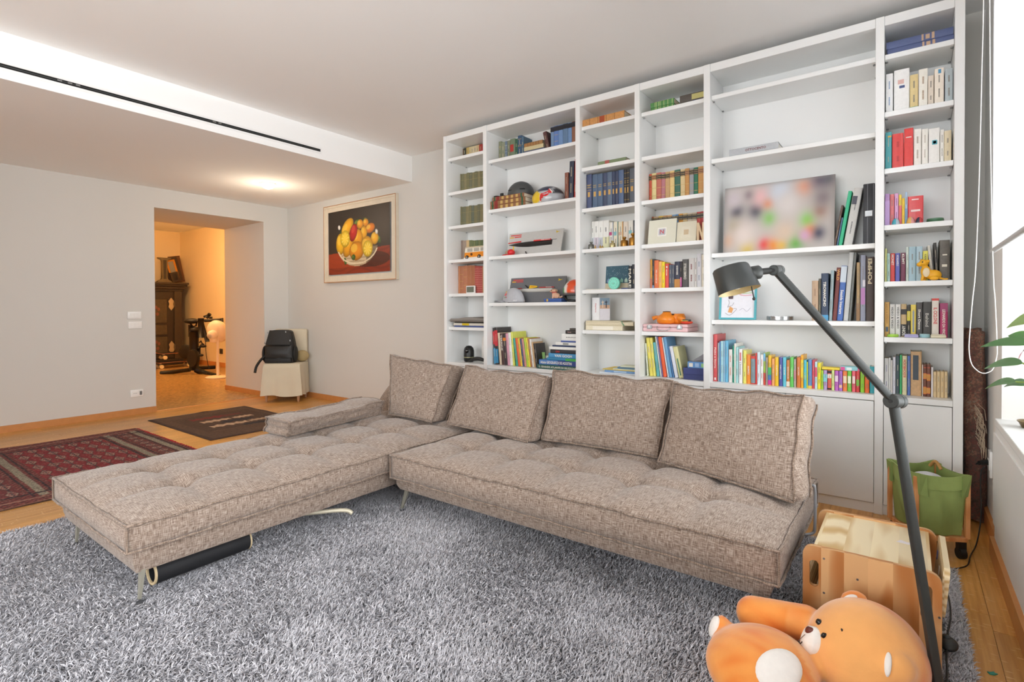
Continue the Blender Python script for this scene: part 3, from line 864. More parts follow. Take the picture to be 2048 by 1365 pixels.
mk('paint_smudge', poly([(-.03, -.006), (.03, -.002), (.026, .006), (.0, .003), (-.02, .012)], TZ - .0062, TZ - .0056, 'xy') if 0 else xf(poly([(-.028, -.012), (.004, -.016), (.026, -.006), (.022, .006), (.0, .002), (-.016, .012)], 0, .0006, 'xy'), RT((.0, 2.17, TZ - .006))), mat('#e6dfe2', .6), tb)

# green fabric basket on a wheeled frame
BM = RT((.0735, 3.107, 0), 0, 0, -62.2)
bk = thing('rolling_basket', 'green canvas basket on a wooden frame with wheels by the bookcase', 'basket', (.0735, 3.107, 0))
M_OAKF = pine('#c8854e', '#d99b64', 0, 'frame_wood')
L2, W2 = .118, .098
mk('base_frame', xf(join(rbox(-L2, L2, -W2, -W2 + .028, .078, .098, .002), rbox(-L2, L2, W2 - .028, W2, .078, .098, .002), rbox(-L2, -L2 + .028, -W2 + .028, W2 - .028, .078, .098, .002), rbox(L2 - .028, L2, -W2 + .028, W2 - .028, .078, .098, .002)), BM), M_OAKF, bk)
for x, y in ((-.1, -.082), (.1, -.082), (-.1, .082), (.1, .082)):
    w = mk('caster', xf(join(cyl((x, y - .012, .024), (x, y + .012, .024), .024), box(x - .01, x + .01, y - .016, y + .016, .04, .078)), BM), M_BLACK, bk, smooth=True, auto=40)
for x, y in ((-L2 + .012, -W2 - .004), (L2 - .012, -W2 - .004), (-L2 + .012, W2 + .004), (L2 - .012, W2 + .004)):
    mk('upright_post', xf(rbox(x - .009, x + .009, y - .009, y + .009, .09, .36, .003), BM), M_OAKF, bk)
def bag_pt(s, r, off=0.):
    """s runs round the rim 0..4, r from bottom 0 to top 1"""
    k = int(s) % 4; f = s - int(s)
    sx, sy = .098 + .018 * r, .084 + .016 * r
    cs = [(-sx, -sy), (sx, -sy), (sx, sy), (-sx, sy)]
    a, b = cs[k], cs[(k + 1) % 4]
    x, y = a[0] + (b[0] - a[0]) * f, a[1] + (b[1] - a[1]) * f
    sag = math.sin(PI * f) * (.024 * math.sin(PI * r) - .008 * r) + .011 * math.sin(9 * s + 5 * r) * math.sin(PI * f) * (1 - r * .5)
    n = [(0, -1), (1, 0), (0, 1), (-1, 0)][k]
    x += n[0] * (sag + off); y += n[1] * (sag + off)
    z = .1 + .275 * r - .016 * math.sin(PI * f) * r
    return Vector((x, y, z))
NS, NR = 48, 10
V = [tuple(bag_pt(4 * i / NS, j / NR)) for j in range(NR + 1) for i in range(NS)] + [tuple(bag_pt(4 * i / NS, j / NR, -.004)) for j in range(NR, -1, -1) for i in range(NS)]
Fc = [(j * NS + i, j * NS + (i + 1) % NS, (j + 1) * NS + (i + 1) % NS, (j + 1) * NS + i) for j in range(2 * NR + 1) for i in range(NS)]
Fc.append(tuple((2 * NR + 1) * NS + i for i in range(NS)))
M_GREEN = mat('#8fa05c', .9, nscale=25, namt=.12, bump=.15, bscale=350)
bag = mk('canvas_bag', xf((V, Fc), BM), M_GREEN, bk, smooth=True, auto=50)
V = [tuple(bag_pt(4 * i / NS, r, .006) + Vector((0, 0, .002))) for r in (.78, 1.0) for i in range(NS)] + [tuple(bag_pt(4 * i / NS, r, .001) + Vector((0, 0, .002))) for r in (1.0, .78) for i in range(NS)]
Fc = [(j * NS + i, j * NS + (i + 1) % NS, (j + 1) * NS + (i + 1) % NS, (j + 1) * NS + i) for j in range(3) for i in range(NS)]
mk('rim_band', xf((V, Fc), BM), M_GREEN, bk, smooth=True, auto=50)
for s0 in (.0, 1., 2., 3.):
    V = []
    for o in (.014, .004):
        for r in (.66, 1.0):
            for d in (-.14, 0, .14): V.append(tuple(bag_pt((s0 + d) % 4, r, o)))
    mk('corner_pocket', xf((V, [(0, 1, 4, 3), (1, 2, 5, 4), (6, 9, 10, 7), (7, 10, 11, 8), (3, 4, 10, 9), (4, 5, 11, 10), (0, 6, 7, 1), (1, 7, 8, 2), (0, 3, 9, 6), (2, 8, 11, 5)]), BM), mat('#869755', .9, nscale=25, namt=.1), bk)
hp = BM @ Vector((-.06, .07, .385))
mk('rope_handle', tube(spline([hp + Vector((-.02, .03, -.03)), hp + Vector((0, .0, .0)), hp + Vector((.02, -.02, -.03))], 5), .007, 8), mat('#b98a4e', .8, nscale=200, namt=.3), bk, smooth=True)
lx = mk('folded_laundry', ell((.075, 3.107, .30), (.075, .075, .05), 16, 10), mat('#d9dade', .9, bump=.3, bscale=60), None, smooth=True, label='white cloth heap inside the green canvas basket', cat='cloth')

# rolled carpet standing in the corner
def roll_fn(s, t):
    a = 2 * PI * s * 2.2; z = .01 + t * .985
    r = .022 + .014 * s * 2.2 + .0025 * math.sin(5 * a + 2 * math.sin(4 * z)) + .0015 * math.sin(13 * z)
    return (.277 + r * math.cos(a) + .004 * math.sin(5 * z), 3.665 + r * math.sin(a) * 1.35, z + .012 * math.sin(a * 1.3 + 1))
def carpet_cols(V, seed, cols, sc):
    r = np.random.default_rng(seed); V = np.asarray(V); n = len(V)
    f = np.zeros(n)
    for k in range(9):
        w_ = r.normal(0, 1, 3) * (14 + 9 * k); f += np.sin(V @ w_ + r.random() * 6.28) / (1 + .35 * k)
    f = (f - f.min()) / (f.max() - f.min()) + r.normal(0, .12, n)
    c = np.array([lin(q) for q in cols]); k = np.clip(f * len(cols), 0, len(cols) - 1).astype(int)
    return c[k]
rv = grid(130, 170, roll_fn)
rr_ = thing('rolled_carpet', 'dark red brown carpet rolled up standing in the corner', 'carpet', (.277, 3.665, 0))
mk('carpet_roll', rv, vcol_mat(.95, .5, 250, namt=.2), rr_, smooth=True, vcol=carpet_cols(rv[0], 2, ['#54423a', '#66514a', '#7c5048', '#70584c', '#9a6c5a', '#94806e'], 40))
fr = random.Random(5); tf = []
for k in range(38):
    z0 = .62 - k * .0055; y0 = 3.60 - .006 * fr.random()
    p0 = Vector((.275 + .018 * fr.random(), y0, z0)); p1 = p0 + Vector((.01 + .02 * fr.random(), -.012, -.03)); p2 = p1 + Vector((.006 * fr.uniform(-1, 1), -.006, -.03 - .03 * fr.random()))
    tf.append(tube([p0, p1, p2], .0011, 4))
mk('fringe', join(*tf), mat('#c9b39a', .9), rr_, kind='stuff')

# ------------------------------------------------------------------ floor lamp
M_LAMP = mat('#393c3b', .42, .3, nscale=300, namt=.05)
LD = 1.35
fl_lamp = thing('floor_lamp', 'dark grey jointed reading lamp with drum shade leaning over the stool', 'lamp', tuple(Vector((PD(1892, 1502, LD).x, PD(1892, 1502, LD).y, 0))))
J1, J0, T0 = PD(1787, 803, LD), PD(1892, 1500, LD), PD(1551, 541, LD)
J0.z = .02
def oval_bar(p, q, a, b, n=14):
    d = (q - p).normalized(); ax = C_D - d * C_D.dot(d); ax.normalize(); s = d.cross(ax).normalized()
    V = [tuple(e + s * a * math.copysign(abs(math.cos(2 * PI * k / n)) ** .45, math.cos(2 * PI * k / n)) + ax * b * math.copysign(abs(math.sin(2 * PI * k / n)) ** .45, math.sin(2 * PI * k / n))) for e in (p, q) for k in range(n)]
    return V, [(k, (k + 1) % n, n + (k + 1) % n, n + k) for k in range(n)] + [tuple(range(n - 1, -1, -1)), tuple(range(n, 2 * n))]
mk('pole', oval_bar(J0, J1, .0112, .009), M_LAMP, fl_lamp, smooth=True, auto=35)
mk('arm', oval_bar(J1, T0, .0094, .008), M_LAMP, fl_lamp, smooth=True, auto=35)
def hinge(p):
    d = (p - CAM).normalized(); s = (C_R - d * C_R.dot(d)).normalized()
    return (d * math.cos(.42) + s * math.sin(.42)).normalized()
for nm, p, r, h0, h1 in (('elbow_joint', J1, .0185, -.016, .036), ('head_joint', T0, .0135, -.014, .026)):
    ja = hinge(p)
    j = mk(nm, join(tube([p + ja * h0, p + ja * (h0 + .002), p + ja * (h1 * .42), p + ja * (h1 * .44), p + ja * (h1 * .48), p + ja * (h1 * .5), p + ja * (h1 - .002), p + ja * h1], [r - .002, r, r, r - .0015, r - .0015, r, r, r - .002], 28)), M_LAMP, fl_lamp, smooth=True, auto=35)
    mk('bolt', cyl(p + ja * (h0 - .001), p + ja * (h0 + .003), .005, n=12), M_BLACK, j)
rgt = (C_R * math.cos(.2) + C_U * math.sin(.2)).normalized()
upv = (C_U * math.cos(.2) - C_R * math.sin(.2)); axv = (upv * math.cos(.2) + C_D * math.sin(.2)).normalized()
fwd = axv.cross(rgt).normalized()
Sc = PD(1479, 583, LD)
def drum(prof, n=40):
    V = []
    for r, h, sh in prof:
        for k in range(n):
            a = 2 * PI * k / n
            V.append(tuple(Sc + rgt * (r * math.cos(a) + sh) + fwd * r * math.sin(a) + axv * h))
    m = len(prof)
    Fc = [(i * n + k, i * n + (k + 1) % n, (i + 1) * n + (k + 1) % n, (i + 1) * n + k) for i in range(m - 1) for k in range(n)]
    return V, Fc, n, m
v, f, n, m = drum([(.0515, 0, 0), (.0445, .062, -.006), (.0415, .066, -.006), (.002, .067, -.006)])
sh = mk('lamp_shade', (v, f), M_LAMP, fl_lamp, smooth=True, auto=40)
v, f, n, m = drum([(.0515, 0, 0), (.05, .001, 0), (.043, .058, -.006), (.002, .06, -.006)])
mk('shade_lining', (v, [tuple(reversed(q)) for q in f]), mat('#d8c592', .4, .1), sh, smooth=True)
N0, N1, N2 = PD(1492, 549, LD), PD(1521, 544, LD), PD(1545, 541, LD)
mk('neck', tube([N0, N0 + (N1 - N0) * .08, N0 + (N1 - N0) * .9, N1], [.015, .0175, .0175, .014], 24), M_LAMP, fl_lamp, smooth=True, auto=50)
mk('neck_rod', tube([N1, N2], .0085, 14), M_LAMP, fl_lamp, smooth=True, auto=50)
q0, q1 = PD(1503, 573, LD - .02), PD(1508, 598, LD - .02)
mk('switch_lever', join(cyl(q0, q1, .0016, n=8), ell(tuple(q1), (.0042, .0042, .0042), 12, 8)), M_LAMP, fl_lamp, smooth=True)
mk('foot_disc', lathe([(.13, 0), (.135, .004), (.135, .014), (.13, .018), (.001, .018)], 40, (J0.x, J0.y, .0)), M_LAMP, fl_lamp, smooth=True, auto=40)
mk('bulb', ell(tuple(Sc + axv * .03), (.02, .02, .024), 14, 10), mat('#f4f0e4', .3), sh, smooth=True)
# cord with foot switch
co = [(1925, 945), (1921, 990), (1926, 1020), (1922, 1060), (1915, 1100)]
cpts = [Vector((XR - .03, 3.46, .33)), Vector((.285, 3.40, .30)), Vector((.282, 3.34, .12)), Vector((.262, 3.27, .012))] + [at(u, v_, 2, .012) for u, v_ in ((1941, 1112), (1934, 1132), (1905, 1140), (1892, 1150))]
cpts += [at(u, v_, 2, .05) for u, v_ in ((1891, 1170), (1899, 1205), (1901, 1235), (1896, 1265), (1897, 1280))] + [at(u, v_, 2, .05) for u, v_ in ((1893, 1310), (1894, 1345), (1892, 1400))]
cd_ = thing('lamp_cord', 'thin black power cord with oval foot switch on the rug', 'cord', tuple(at(1895, 1290, 2, .0)))
mk('cable', tube(spline(cpts, 6), .0028, 6), M_BLACK, cd_, smooth=True)
fsw = at(1896, 1288, 2, .052)
mk('foot_switch', ell(tuple(fsw), (.026, .042, .014), 20, 10, None), mat('#232526', .45), cd_, smooth=True)
mk('switch_button', ell((fsw.x - .004, fsw.y + .014, fsw.z + .013), (.012, .014, .006), 14, 8), mat('#2e3032', .4), cd_, smooth=True)
mk('plug', join(cyl((XR - .014, 3.50, .345), (XR - .05, 3.47, .343), .014, .010, 12), cyl((XR - .05, 3.47, .343), (XR - .062, 3.45, .34), .006, .003, 8)), M_BLACK, cd_, smooth=True, auto=50)
mk('paper_scrap', xf(poly([(-.012, -.004), (-.002, -.007), (.012, -.002), (.006, .004), (.01, .009), (-.004, .005), (-.011, .007)], .0, .003, 'xy'), RT(tuple(at(1986, 1349, 2, .0005)), 0, 0, 30)), mat('#2f8f7c', .5), None, label='tiny teal toy scrap lying on the parquet by the wall', cat='scrap')

# ------------------------------------------------------------------ plush bear
def remesh(vf, vox, smooth_it=6):
    me = bpy.data.meshes.new('r'); me.from_pydata([tuple(p) for p in vf[0]], [], [list(q) for q in vf[1]])
    o = bpy.data.objects.new('r', me); COL.objects.link(o)
    m = o.modifiers.new('r', 'REMESH'); m.mode = 'VOXEL'; m.voxel_size = vox
    if smooth_it:
        s = o.modifiers.new('s', 'SMOOTH'); s.iterations = smooth_it; s.factor = .5
    dg = bpy.context.evaluated_depsgraph_get(); dg.update()
    e = bpy.data.meshes.new_from_object(o.evaluated_get(dg))
    V = [tuple(v.co) for v in e.vertices]; Fc = [list(p.vertices) for p in e.polygons]
    bpy.data.objects.remove(o); bpy.data.meshes.remove(e); bpy.data.meshes.remove(me)
    return V, Fc
def oriented(c, axes):
    """matrix with given column axes"""
    M = Matrix.Identity(4)
    for k in range(3):
        for r in range(3): M[r][k] = axes[k][r]
        M[k][3] = c[k]
    return M
hr = Vector((C_R.x, C_R.y, 0)).normalized(); hf = Vector((C_D.x, C_D.y, 0)).normalized()   # right and away, on the floor
HC = PD(1732, 1330, 1.44); BC = PD(1522, 1364, 1.46)
HC.z = .172; BC.z = .122
HRAD, BRAD = (.142, .142, .134), (.145, .138, .094)
UZ = Vector((0, 0, 1))
ells = [(HC, HRAD, (hr, hf, UZ)), (BC, BRAD, (hr, hf, UZ))]
parts = [ell((0, 0, 0), r, 40, 24, oriented(c, ax)) for c, r, ax in ells]
def limb(p, q, r0, r1, n=16):
    p, q = Vector(p), Vector(q); out = []
    for k in range(7):
        t = k / 6; out.append(ell(tuple(p.lerp(q, t)), (r0 + (r1 - r0) * t,) * 3, 18, 12))
    return out
parts += limb(PD(1612, 1248, 1.58), PD(1507, 1228, 1.65), .053, .052)              # raised arm
parts += limb(PD(1600, 1470, 1.27), PD(1540, 1520, 1.22), .045, .04)               # near arm, below the frame
fax = (hr * .9 + UZ * .1)
F1 = PD(1443, 1266, 1.58)
parts.append(ell(tuple(F1), (.03, .04, .05), 20, 14)); parts += limb(F1, BC, .03, .05)
parts.append(ell(tuple(PD(1431, 1333, 1.5)), (.02, .022, .018), 16, 10)); parts += limb(PD(1435, 1333, 1.5), BC, .016, .04)
E1, E2 = PD(1708, 1202, 1.56), PD(1790, 1338, 1.325)
parts.append(ell((0, 0, 0), (.042, .024, .03), 18, 12, oriented(E1, (hr, hf, UZ)))); parts.append(ell((0, 0, 0), (.05, .038, .045), 18, 12, oriented(E2, (hr, hf, UZ))))
bear = thing('plush_bear', 'large orange plush bear with white belly lying on the grey rug', 'soft toy', (BC.x, BC.y, .02))
bv = remesh(join(*parts), .0095, 5)
bvn = np.array(bv[0]); hcn = np.array(HC)
face = np.array(PD(1640, 1275, 1.3) - HC); face = face / np.linalg.norm(face)
dv = bvn - hcn; nd = np.linalg.norm(dv, axis=1, keepdims=True)
fc = np.clip(((dv / nd) @ face - .2) / .15, 0, 1) * (nd[:, 0] < .2)
nb = .5 + .5 * np.sin(bvn[:, 0] * 41 + 3 * np.sin(bvn[:, 1] * 37)) * np.sin(bvn[:, 1] * 53 + bvn[:, 2] * 31)
ca, cb_, cl_ = (np.array(lin(q)) for q in ('#ee9a45', '#e6802a', '#f2b068'))
base = ca + (cb_ - ca) * (nb ** 2)[:, None]
base = base + (cl_ - base) * (fc * .85)[:, None]
mk('body', bv, vcol_mat(.85, .1, 60, sheen=.5, nscale=18, namt=.08), bear, smooth=True, vcol=base)
def hit(u, v, e, off=.003):
    c, r, ax = e
    o = CAM - c; d = PD(u, v, 1) - CAM
    o2 = Vector([o.dot(ax[k]) / r[k] for k in range(3)]); d2 = Vector([d.dot(ax[k]) / r[k] for k in range(3)])
    a, b, cc = d2.dot(d2), 2 * o2.dot(d2), o2.dot(o2) - 1
    D = max(0, b * b - 4 * a * cc); t = (-b - math.sqrt(D)) / (2 * a)
    p = CAM + d * t
    l = Vector([(p - c).dot(ax[k]) / r[k] ** 2 for k in range(3)])
    n = (ax[0] * l[0] + ax[1] * l[1] + ax[2] * l[2]).normalized()
    return p + n * off, n
def patch(name, cu, cv, ru, rv, ang, e, m, off=.003, puff=0., nr=6, na=28, parent=None):
    V = [hit(cu, cv, e, off + puff)[0]]; ca_, sa = math.cos(ang), math.sin(ang)
    for j in range(1, nr + 1):
        k = j / nr
        for i in range(na):
            a = 2 * PI * i / na; x, y = ru * k * math.cos(a), rv * k * math.sin(a)
            V.append(hit(cu + x * ca_ - y * sa, cv + x * sa + y * ca_, e, off * (1 if j < nr else -1.2) + puff * (1 - k * k))[0])
    Fc = [(0, 1 + i, 1 + (i + 1) % na) for i in range(na)]
    for j in range(nr - 1):
        for i in range(na):
            Fc.append((1 + j * na + i, 1 + (j + 1) * na + i, 1 + (j + 1) * na + (i + 1) % na, 1 + j * na + (i + 1) % na))
    Fc = [tuple(reversed(q)) for q in Fc]
    return mk(name, ([tuple(p) for p in V], Fc), m, parent or bear, smooth=True)
EH, EB = ells
M_FUR = mat('#f1ece6', .9, sheen=.3, bump=.1, bscale=120)
mz = patch('muzzle', 1625, 1285, 17, 34, .12, EH, M_FUR, .008, .016)
patch('nose', 1631, 1267, 6.5, 9, .35, EH, mat('#6b2f22', .5), .02, .005, 3, 16, mz)
for u, v, a in ((1638, 1245, .6), (1648, 1272, .6)):
    patch('eye', u, v, 4.2, 7, a, EH, mat('#1b1512', .2), .004, .003, 3, 16)
patch('eyebrow', 1684, 1261, 2, 3.5, .2, EH, mat('#3a2a20', .6), .004, .001, 2, 10)
mo = [hit(u, v, EH, .025)[0] for u, v in ((1611, 1286), (1614, 1291), (1619, 1292), (1623, 1288))]
mk('mouth', tube(spline(mo, 4), .0012, 6), mat('#3a2a22', .6), mz, smooth=True)
mo = [hit(u, v, EH, .025)[0] for u, v in ((1628, 1276), (1622, 1281), (1616, 1287))]
mk('mouth_seam', tube(mo, .0008, 6), mat('#8a7468', .6), mz, smooth=True)
patch('belly', 1558, 1342, 52, 48, .35, EB, M_FUR, .006, .004)
EAR1, EAR2 = (E1, (.043, .025, .031), (hr, hf, UZ)), (E2, (.051, .039, .046), (hr, hf, UZ))
patch('ear_lining', 1700, 1199, 17, 10, -.25, EAR1, M_FUR, .0025, .001)
patch('ear_lining', 1776, 1330, 8, 27, .05, EAR2, M_FUR, .0025, .004)
patch('foot_sole', 1428, 1254, 9, 24, .25, (F1, (.031, .041, .051), (Vector((1, 0, 0)), Vector((0, 1, 0)), UZ)), M_FUR, .003, .002)

# ------------------------------------------------------------------ plant and dish on the window sill
pl = thing('potted_plant', 'green leafy houseplant on the window sill at the right edge', 'plant', (.36, 2.3, .617))
M_LEAF = mat('#4f8a45', .35, nscale=14, namt=.2, coat=.2)
M_LEAF2 = mat('#9cc46a', .4, nscale=14, namt=.15)
mk('pot', lathe([(.06, 0), (.075, .12), (.08, .125), (.072, .125), (.06, .1), (.001, .1)], 28, (.39, 2.28, .617)), mat('#d8d2c8', .5), pl, smooth=True, auto=40)
def leaf(tip, base, w, m, bend=.01):
    tip, base = Vector(tip), Vector(base); d = tip - base; s = d.cross(Vector((0, 0, 1))).normalized(); s = (s * .45 + Vector((0, 0, .9)) - d.normalized() * .9 * d.normalized().z).normalized()
    n = 12; V = []
    for i in range(n + 1):
        t = i / n; wd = w * (math.sin(PI * min(1, t ** .75)) ** .8 if 0 < t < 1 else .02)
        c = base + d * t + Vector((0, 0, bend * math.sin(PI * t)))
        V += [c + s * wd + Vector((0, 0, .25 * wd)), c, c - s * wd + Vector((0, 0, .25 * wd))]
    V += [p - Vector((0, 0, .0012)) for p in V]
    o = 3 * (n + 1); Fc = []
    for i in range(n):
        for k in (0, 1):
            a = 3 * i + k; Fc += [(a, a + 1, a + 4, a + 3), (o + a, o + a + 3, o + a + 4, o + a + 1)]
        Fc += [(3 * i, 3 * i + 3, o + 3 * i + 3, o + 3 * i), (3 * i + 2, o + 3 * i + 2, o + 3 * i + 5, 3 * i + 5)]
    mk('leaf', ([tuple(p) for p in V], Fc), m, pl, smooth=True, auto=50)
    return base
PX = .335
stem0 = Vector((.39, 2.28, .72))
for (tu, tv), (bu, bv_), w, m in (((2013, 656), (2070, 640), .024, M_LEAF2), ((2016, 672), (2072, 690), .02, M_LEAF), ((1961, 694), (2064, 688), .017, M_LEAF), ((1968, 738), (2046, 727), .017, M_LEAF), ((1970, 778), (2032, 764), .014, M_LEAF), ((2008, 774), (2056, 770), .014, M_LEAF), ((2036, 722), (2056, 695), .016, mat('#6b2a35', .4, nscale=14, namt=.2)), ((2090, 600), (2110, 680), .02, M_LEAF)):
    b = at(bu, bv_, 1, 2.42)
    leaf(at(tu, tv, 1, 2.7), b, w, m)
    mk('stem', tube(spline([stem0 + Vector((random.uniform(-.02, .02), random.uniform(-.02, .02), 0)), (stem0 + b) / 2 + Vector((0, 0, .06)), b], 5), .0028, 6), mat('#8fae5a', .5), pl, smooth=True)
dc = at(2052, 850, 2, .618 + .012)
dsh = thing('metal_dish', 'small bronze coloured round dish standing on the window sill', 'dish', (dc.x, dc.y, .617))
mk('bowl', lathe([(.03, 0), (.034, .002), (.042, .02), (.048, .026), (.048, .029), (.044, .028), (.037, .016), (.001, .008)], 32, (dc.x + .02, dc.y, .617)), mat('#8d7a5c', .35, .8), dsh, smooth=True, auto=50)

# ------------------------------------------------------------------ left side: rugs, painting, chair, backpack
def flat_rug(name, label, x0, x1, y0, y1, cols, nx, ny, fringe=None, h=.006, sheen=0.):
    t = thing(name, label, 'rug', ((x0 + x1) / 2, (y0 + y1) / 2, 0))
    V, Fc = grid(nx, ny, lambda s, q: (x0 + s * (x1 - x0), y0 + q * (y1 - y0), h + .002 * math.sin(23 * s) * math.sin(19 * q + 1) + (.006 * math.exp(-((q - .55) / .06) ** 2 - ((s - .01) / .03) ** 2))))
    S = np.array([[i / nx, j / ny] for j in range(ny + 1) for i in range(nx + 1)])
    mk('pile_face', (V, Fc), vcol_mat(.95, .5, 500, namt=.18), t, smooth=True, vcol=cols(S[:, 0], S[:, 1]))
    mk('backing', box(x0, x1, y0, y1, .0004, h - .003), mat('#5c4438', .9), t)
    return t
def C(h): return np.array(lin(h))
def bokhara(s, q):
    """s across (x), q along (y): dense rows of guls, pale bars and busy borders"""
    r = np.random.default_rng(1)
    out = np.tile(C('#6a2a2a'), (len(s), 1))
    def put(m, h, a=1.): out[m] = out[m] * (1 - a) + C(h) * a
    k = (np.floor(s * 110) + np.floor(q * 150)) % 3
    put(k == 0, '#8a4a40', .8); put(k == 1, '#3f2628', .6)
    def guls(m, q0, q1, ns, nq, red):
        a, b = (s * ns) % 1 - .5, ((q - q0) / (q1 - q0) * nq) % 1 - .5
        put(m, red); d = np.abs(a) * 1.15 + np.abs(b) * 1.3
        put(m & (d < .56), '#4a2226'); put(m & (d < .45), '#bfa48e', .75); put(m & (d < .33), '#7c2a2c'); put(m & (d < .2), '#d0b8a0', .6); put(m & (d < .11), '#22202c')
        put(m & (np.abs(b) < .07), '#2c2430', .6)
    guls((q > .565) & (q < .845) & (s > .13) & (s < .87), .565, .845, 9, 7, '#84222a')
    guls((q > .06) & (q < .49) & (s > .13) & (s < .87), .06, .49, 9, 11, '#6e2c2e')
    guls((q > .9) & (q < .95) & (s > .1) & (s < .9), .9, .95, 14, 1, '#6e3330')
    for q0 in (.528, .872, .966):
        m = (np.abs(q - q0) < .011) & (s > .08) & (s < .92)
        put(m, '#a09c86', .85); put(m & (np.sin(s * 260 + q * 900) > .1), '#6a6658', .5)
    for q0 in (.505, .55, .852, .892, .95, .982):
        put((np.abs(q - q0) < .004) & (s > .08) & (s < .92), '#2e2026')
    put((s < .012) | (s > .988), '#8a5a48'); put((np.abs(s - .125) < .006) | (np.abs(s - .875) < .006), '#2e2026'); put((np.abs(s - .06) < .006) | (np.abs(s - .94) < .006), '#b08a74', .6)
    pal = np.array([lin(q) for q in ('#3a2428', '#8a4a40', '#b59a84', '#6a2226', '#2a2028')]); m = r.random(len(s)) < .22
    out[m] = out[m] * .45 + pal[r.integers(0, 5, m.sum())] * .55
    out *= (1 + r.normal(0, .24, len(s)))[:, None].clip(.4, 1.6)
    return out
rr = flat_rug('oriental_rug', 'dark red oriental rug with rows of pale medallions by the wall', -5.82, -4.02, -.25, 1.852, bokhara, 260, 330)
tf = [box(-5.80 + .0145 * k, -5.80 + .0145 * k + .004, 1.852, 1.866 + .01 * random.random(), .001, .004) for k in range(122)]
mk('fringe', join(*tf), mat('#b0202c', .9), rr, kind='stuff')
def brown(s, q):
    r = np.random.default_rng(2); out = np.tile(C('#5a4132'), (len(s), 1))
    def put(m, h, a=1.): out[m] = out[m] * (1 - a) + C(h) * a
    put((np.abs(s - .5) > .47) | (np.abs(q - .5) > .46), '#46302a')
    f = (np.abs(s - .45) < .3) & (np.abs(q - .52) < .4)
    put(f, '#4e372b')
    for (s0, q0, w, h, c) in ((.28, .42, .05, .16, '#7a1f24'), (.42, .42, .045, .14, '#c9a98c'), (.52, .55, .05, .16, '#22222e'), (.62, .42, .05, .18, '#c9a98c'), (.72, .6, .04, .12, '#22222e'), (.42, .68, .04, .1, '#c9a98c'), (.28, .66, .04, .1, '#6a2a28'), (.62, .72, .04, .1, '#b89a7e')):
        a, b = (s - s0) / w, (q - q0) / h
        put((np.abs(b) < 1) & (np.abs(a) < 1 - .5 * np.abs(np.sin(b * 6))), c, .9)
    out *= (1 + r.normal(0, .18, len(s)))[:, None].clip(.5, 1.5)
    return out
br_ = flat_rug('brown_rug', 'small dark brown patterned rug near the doorway', -6.13, -4.75, 2.06, 3.03, brown, 130, 100)
tf = [box(-6.15 - .012 * random.random(), -6.13, 2.07 + .012 * k, 2.0745 + .012 * k, .001, .004) for k in range(79)]
mk('fringe', join(*tf), mat('#d8cdb6', .9), br_, kind='stuff')

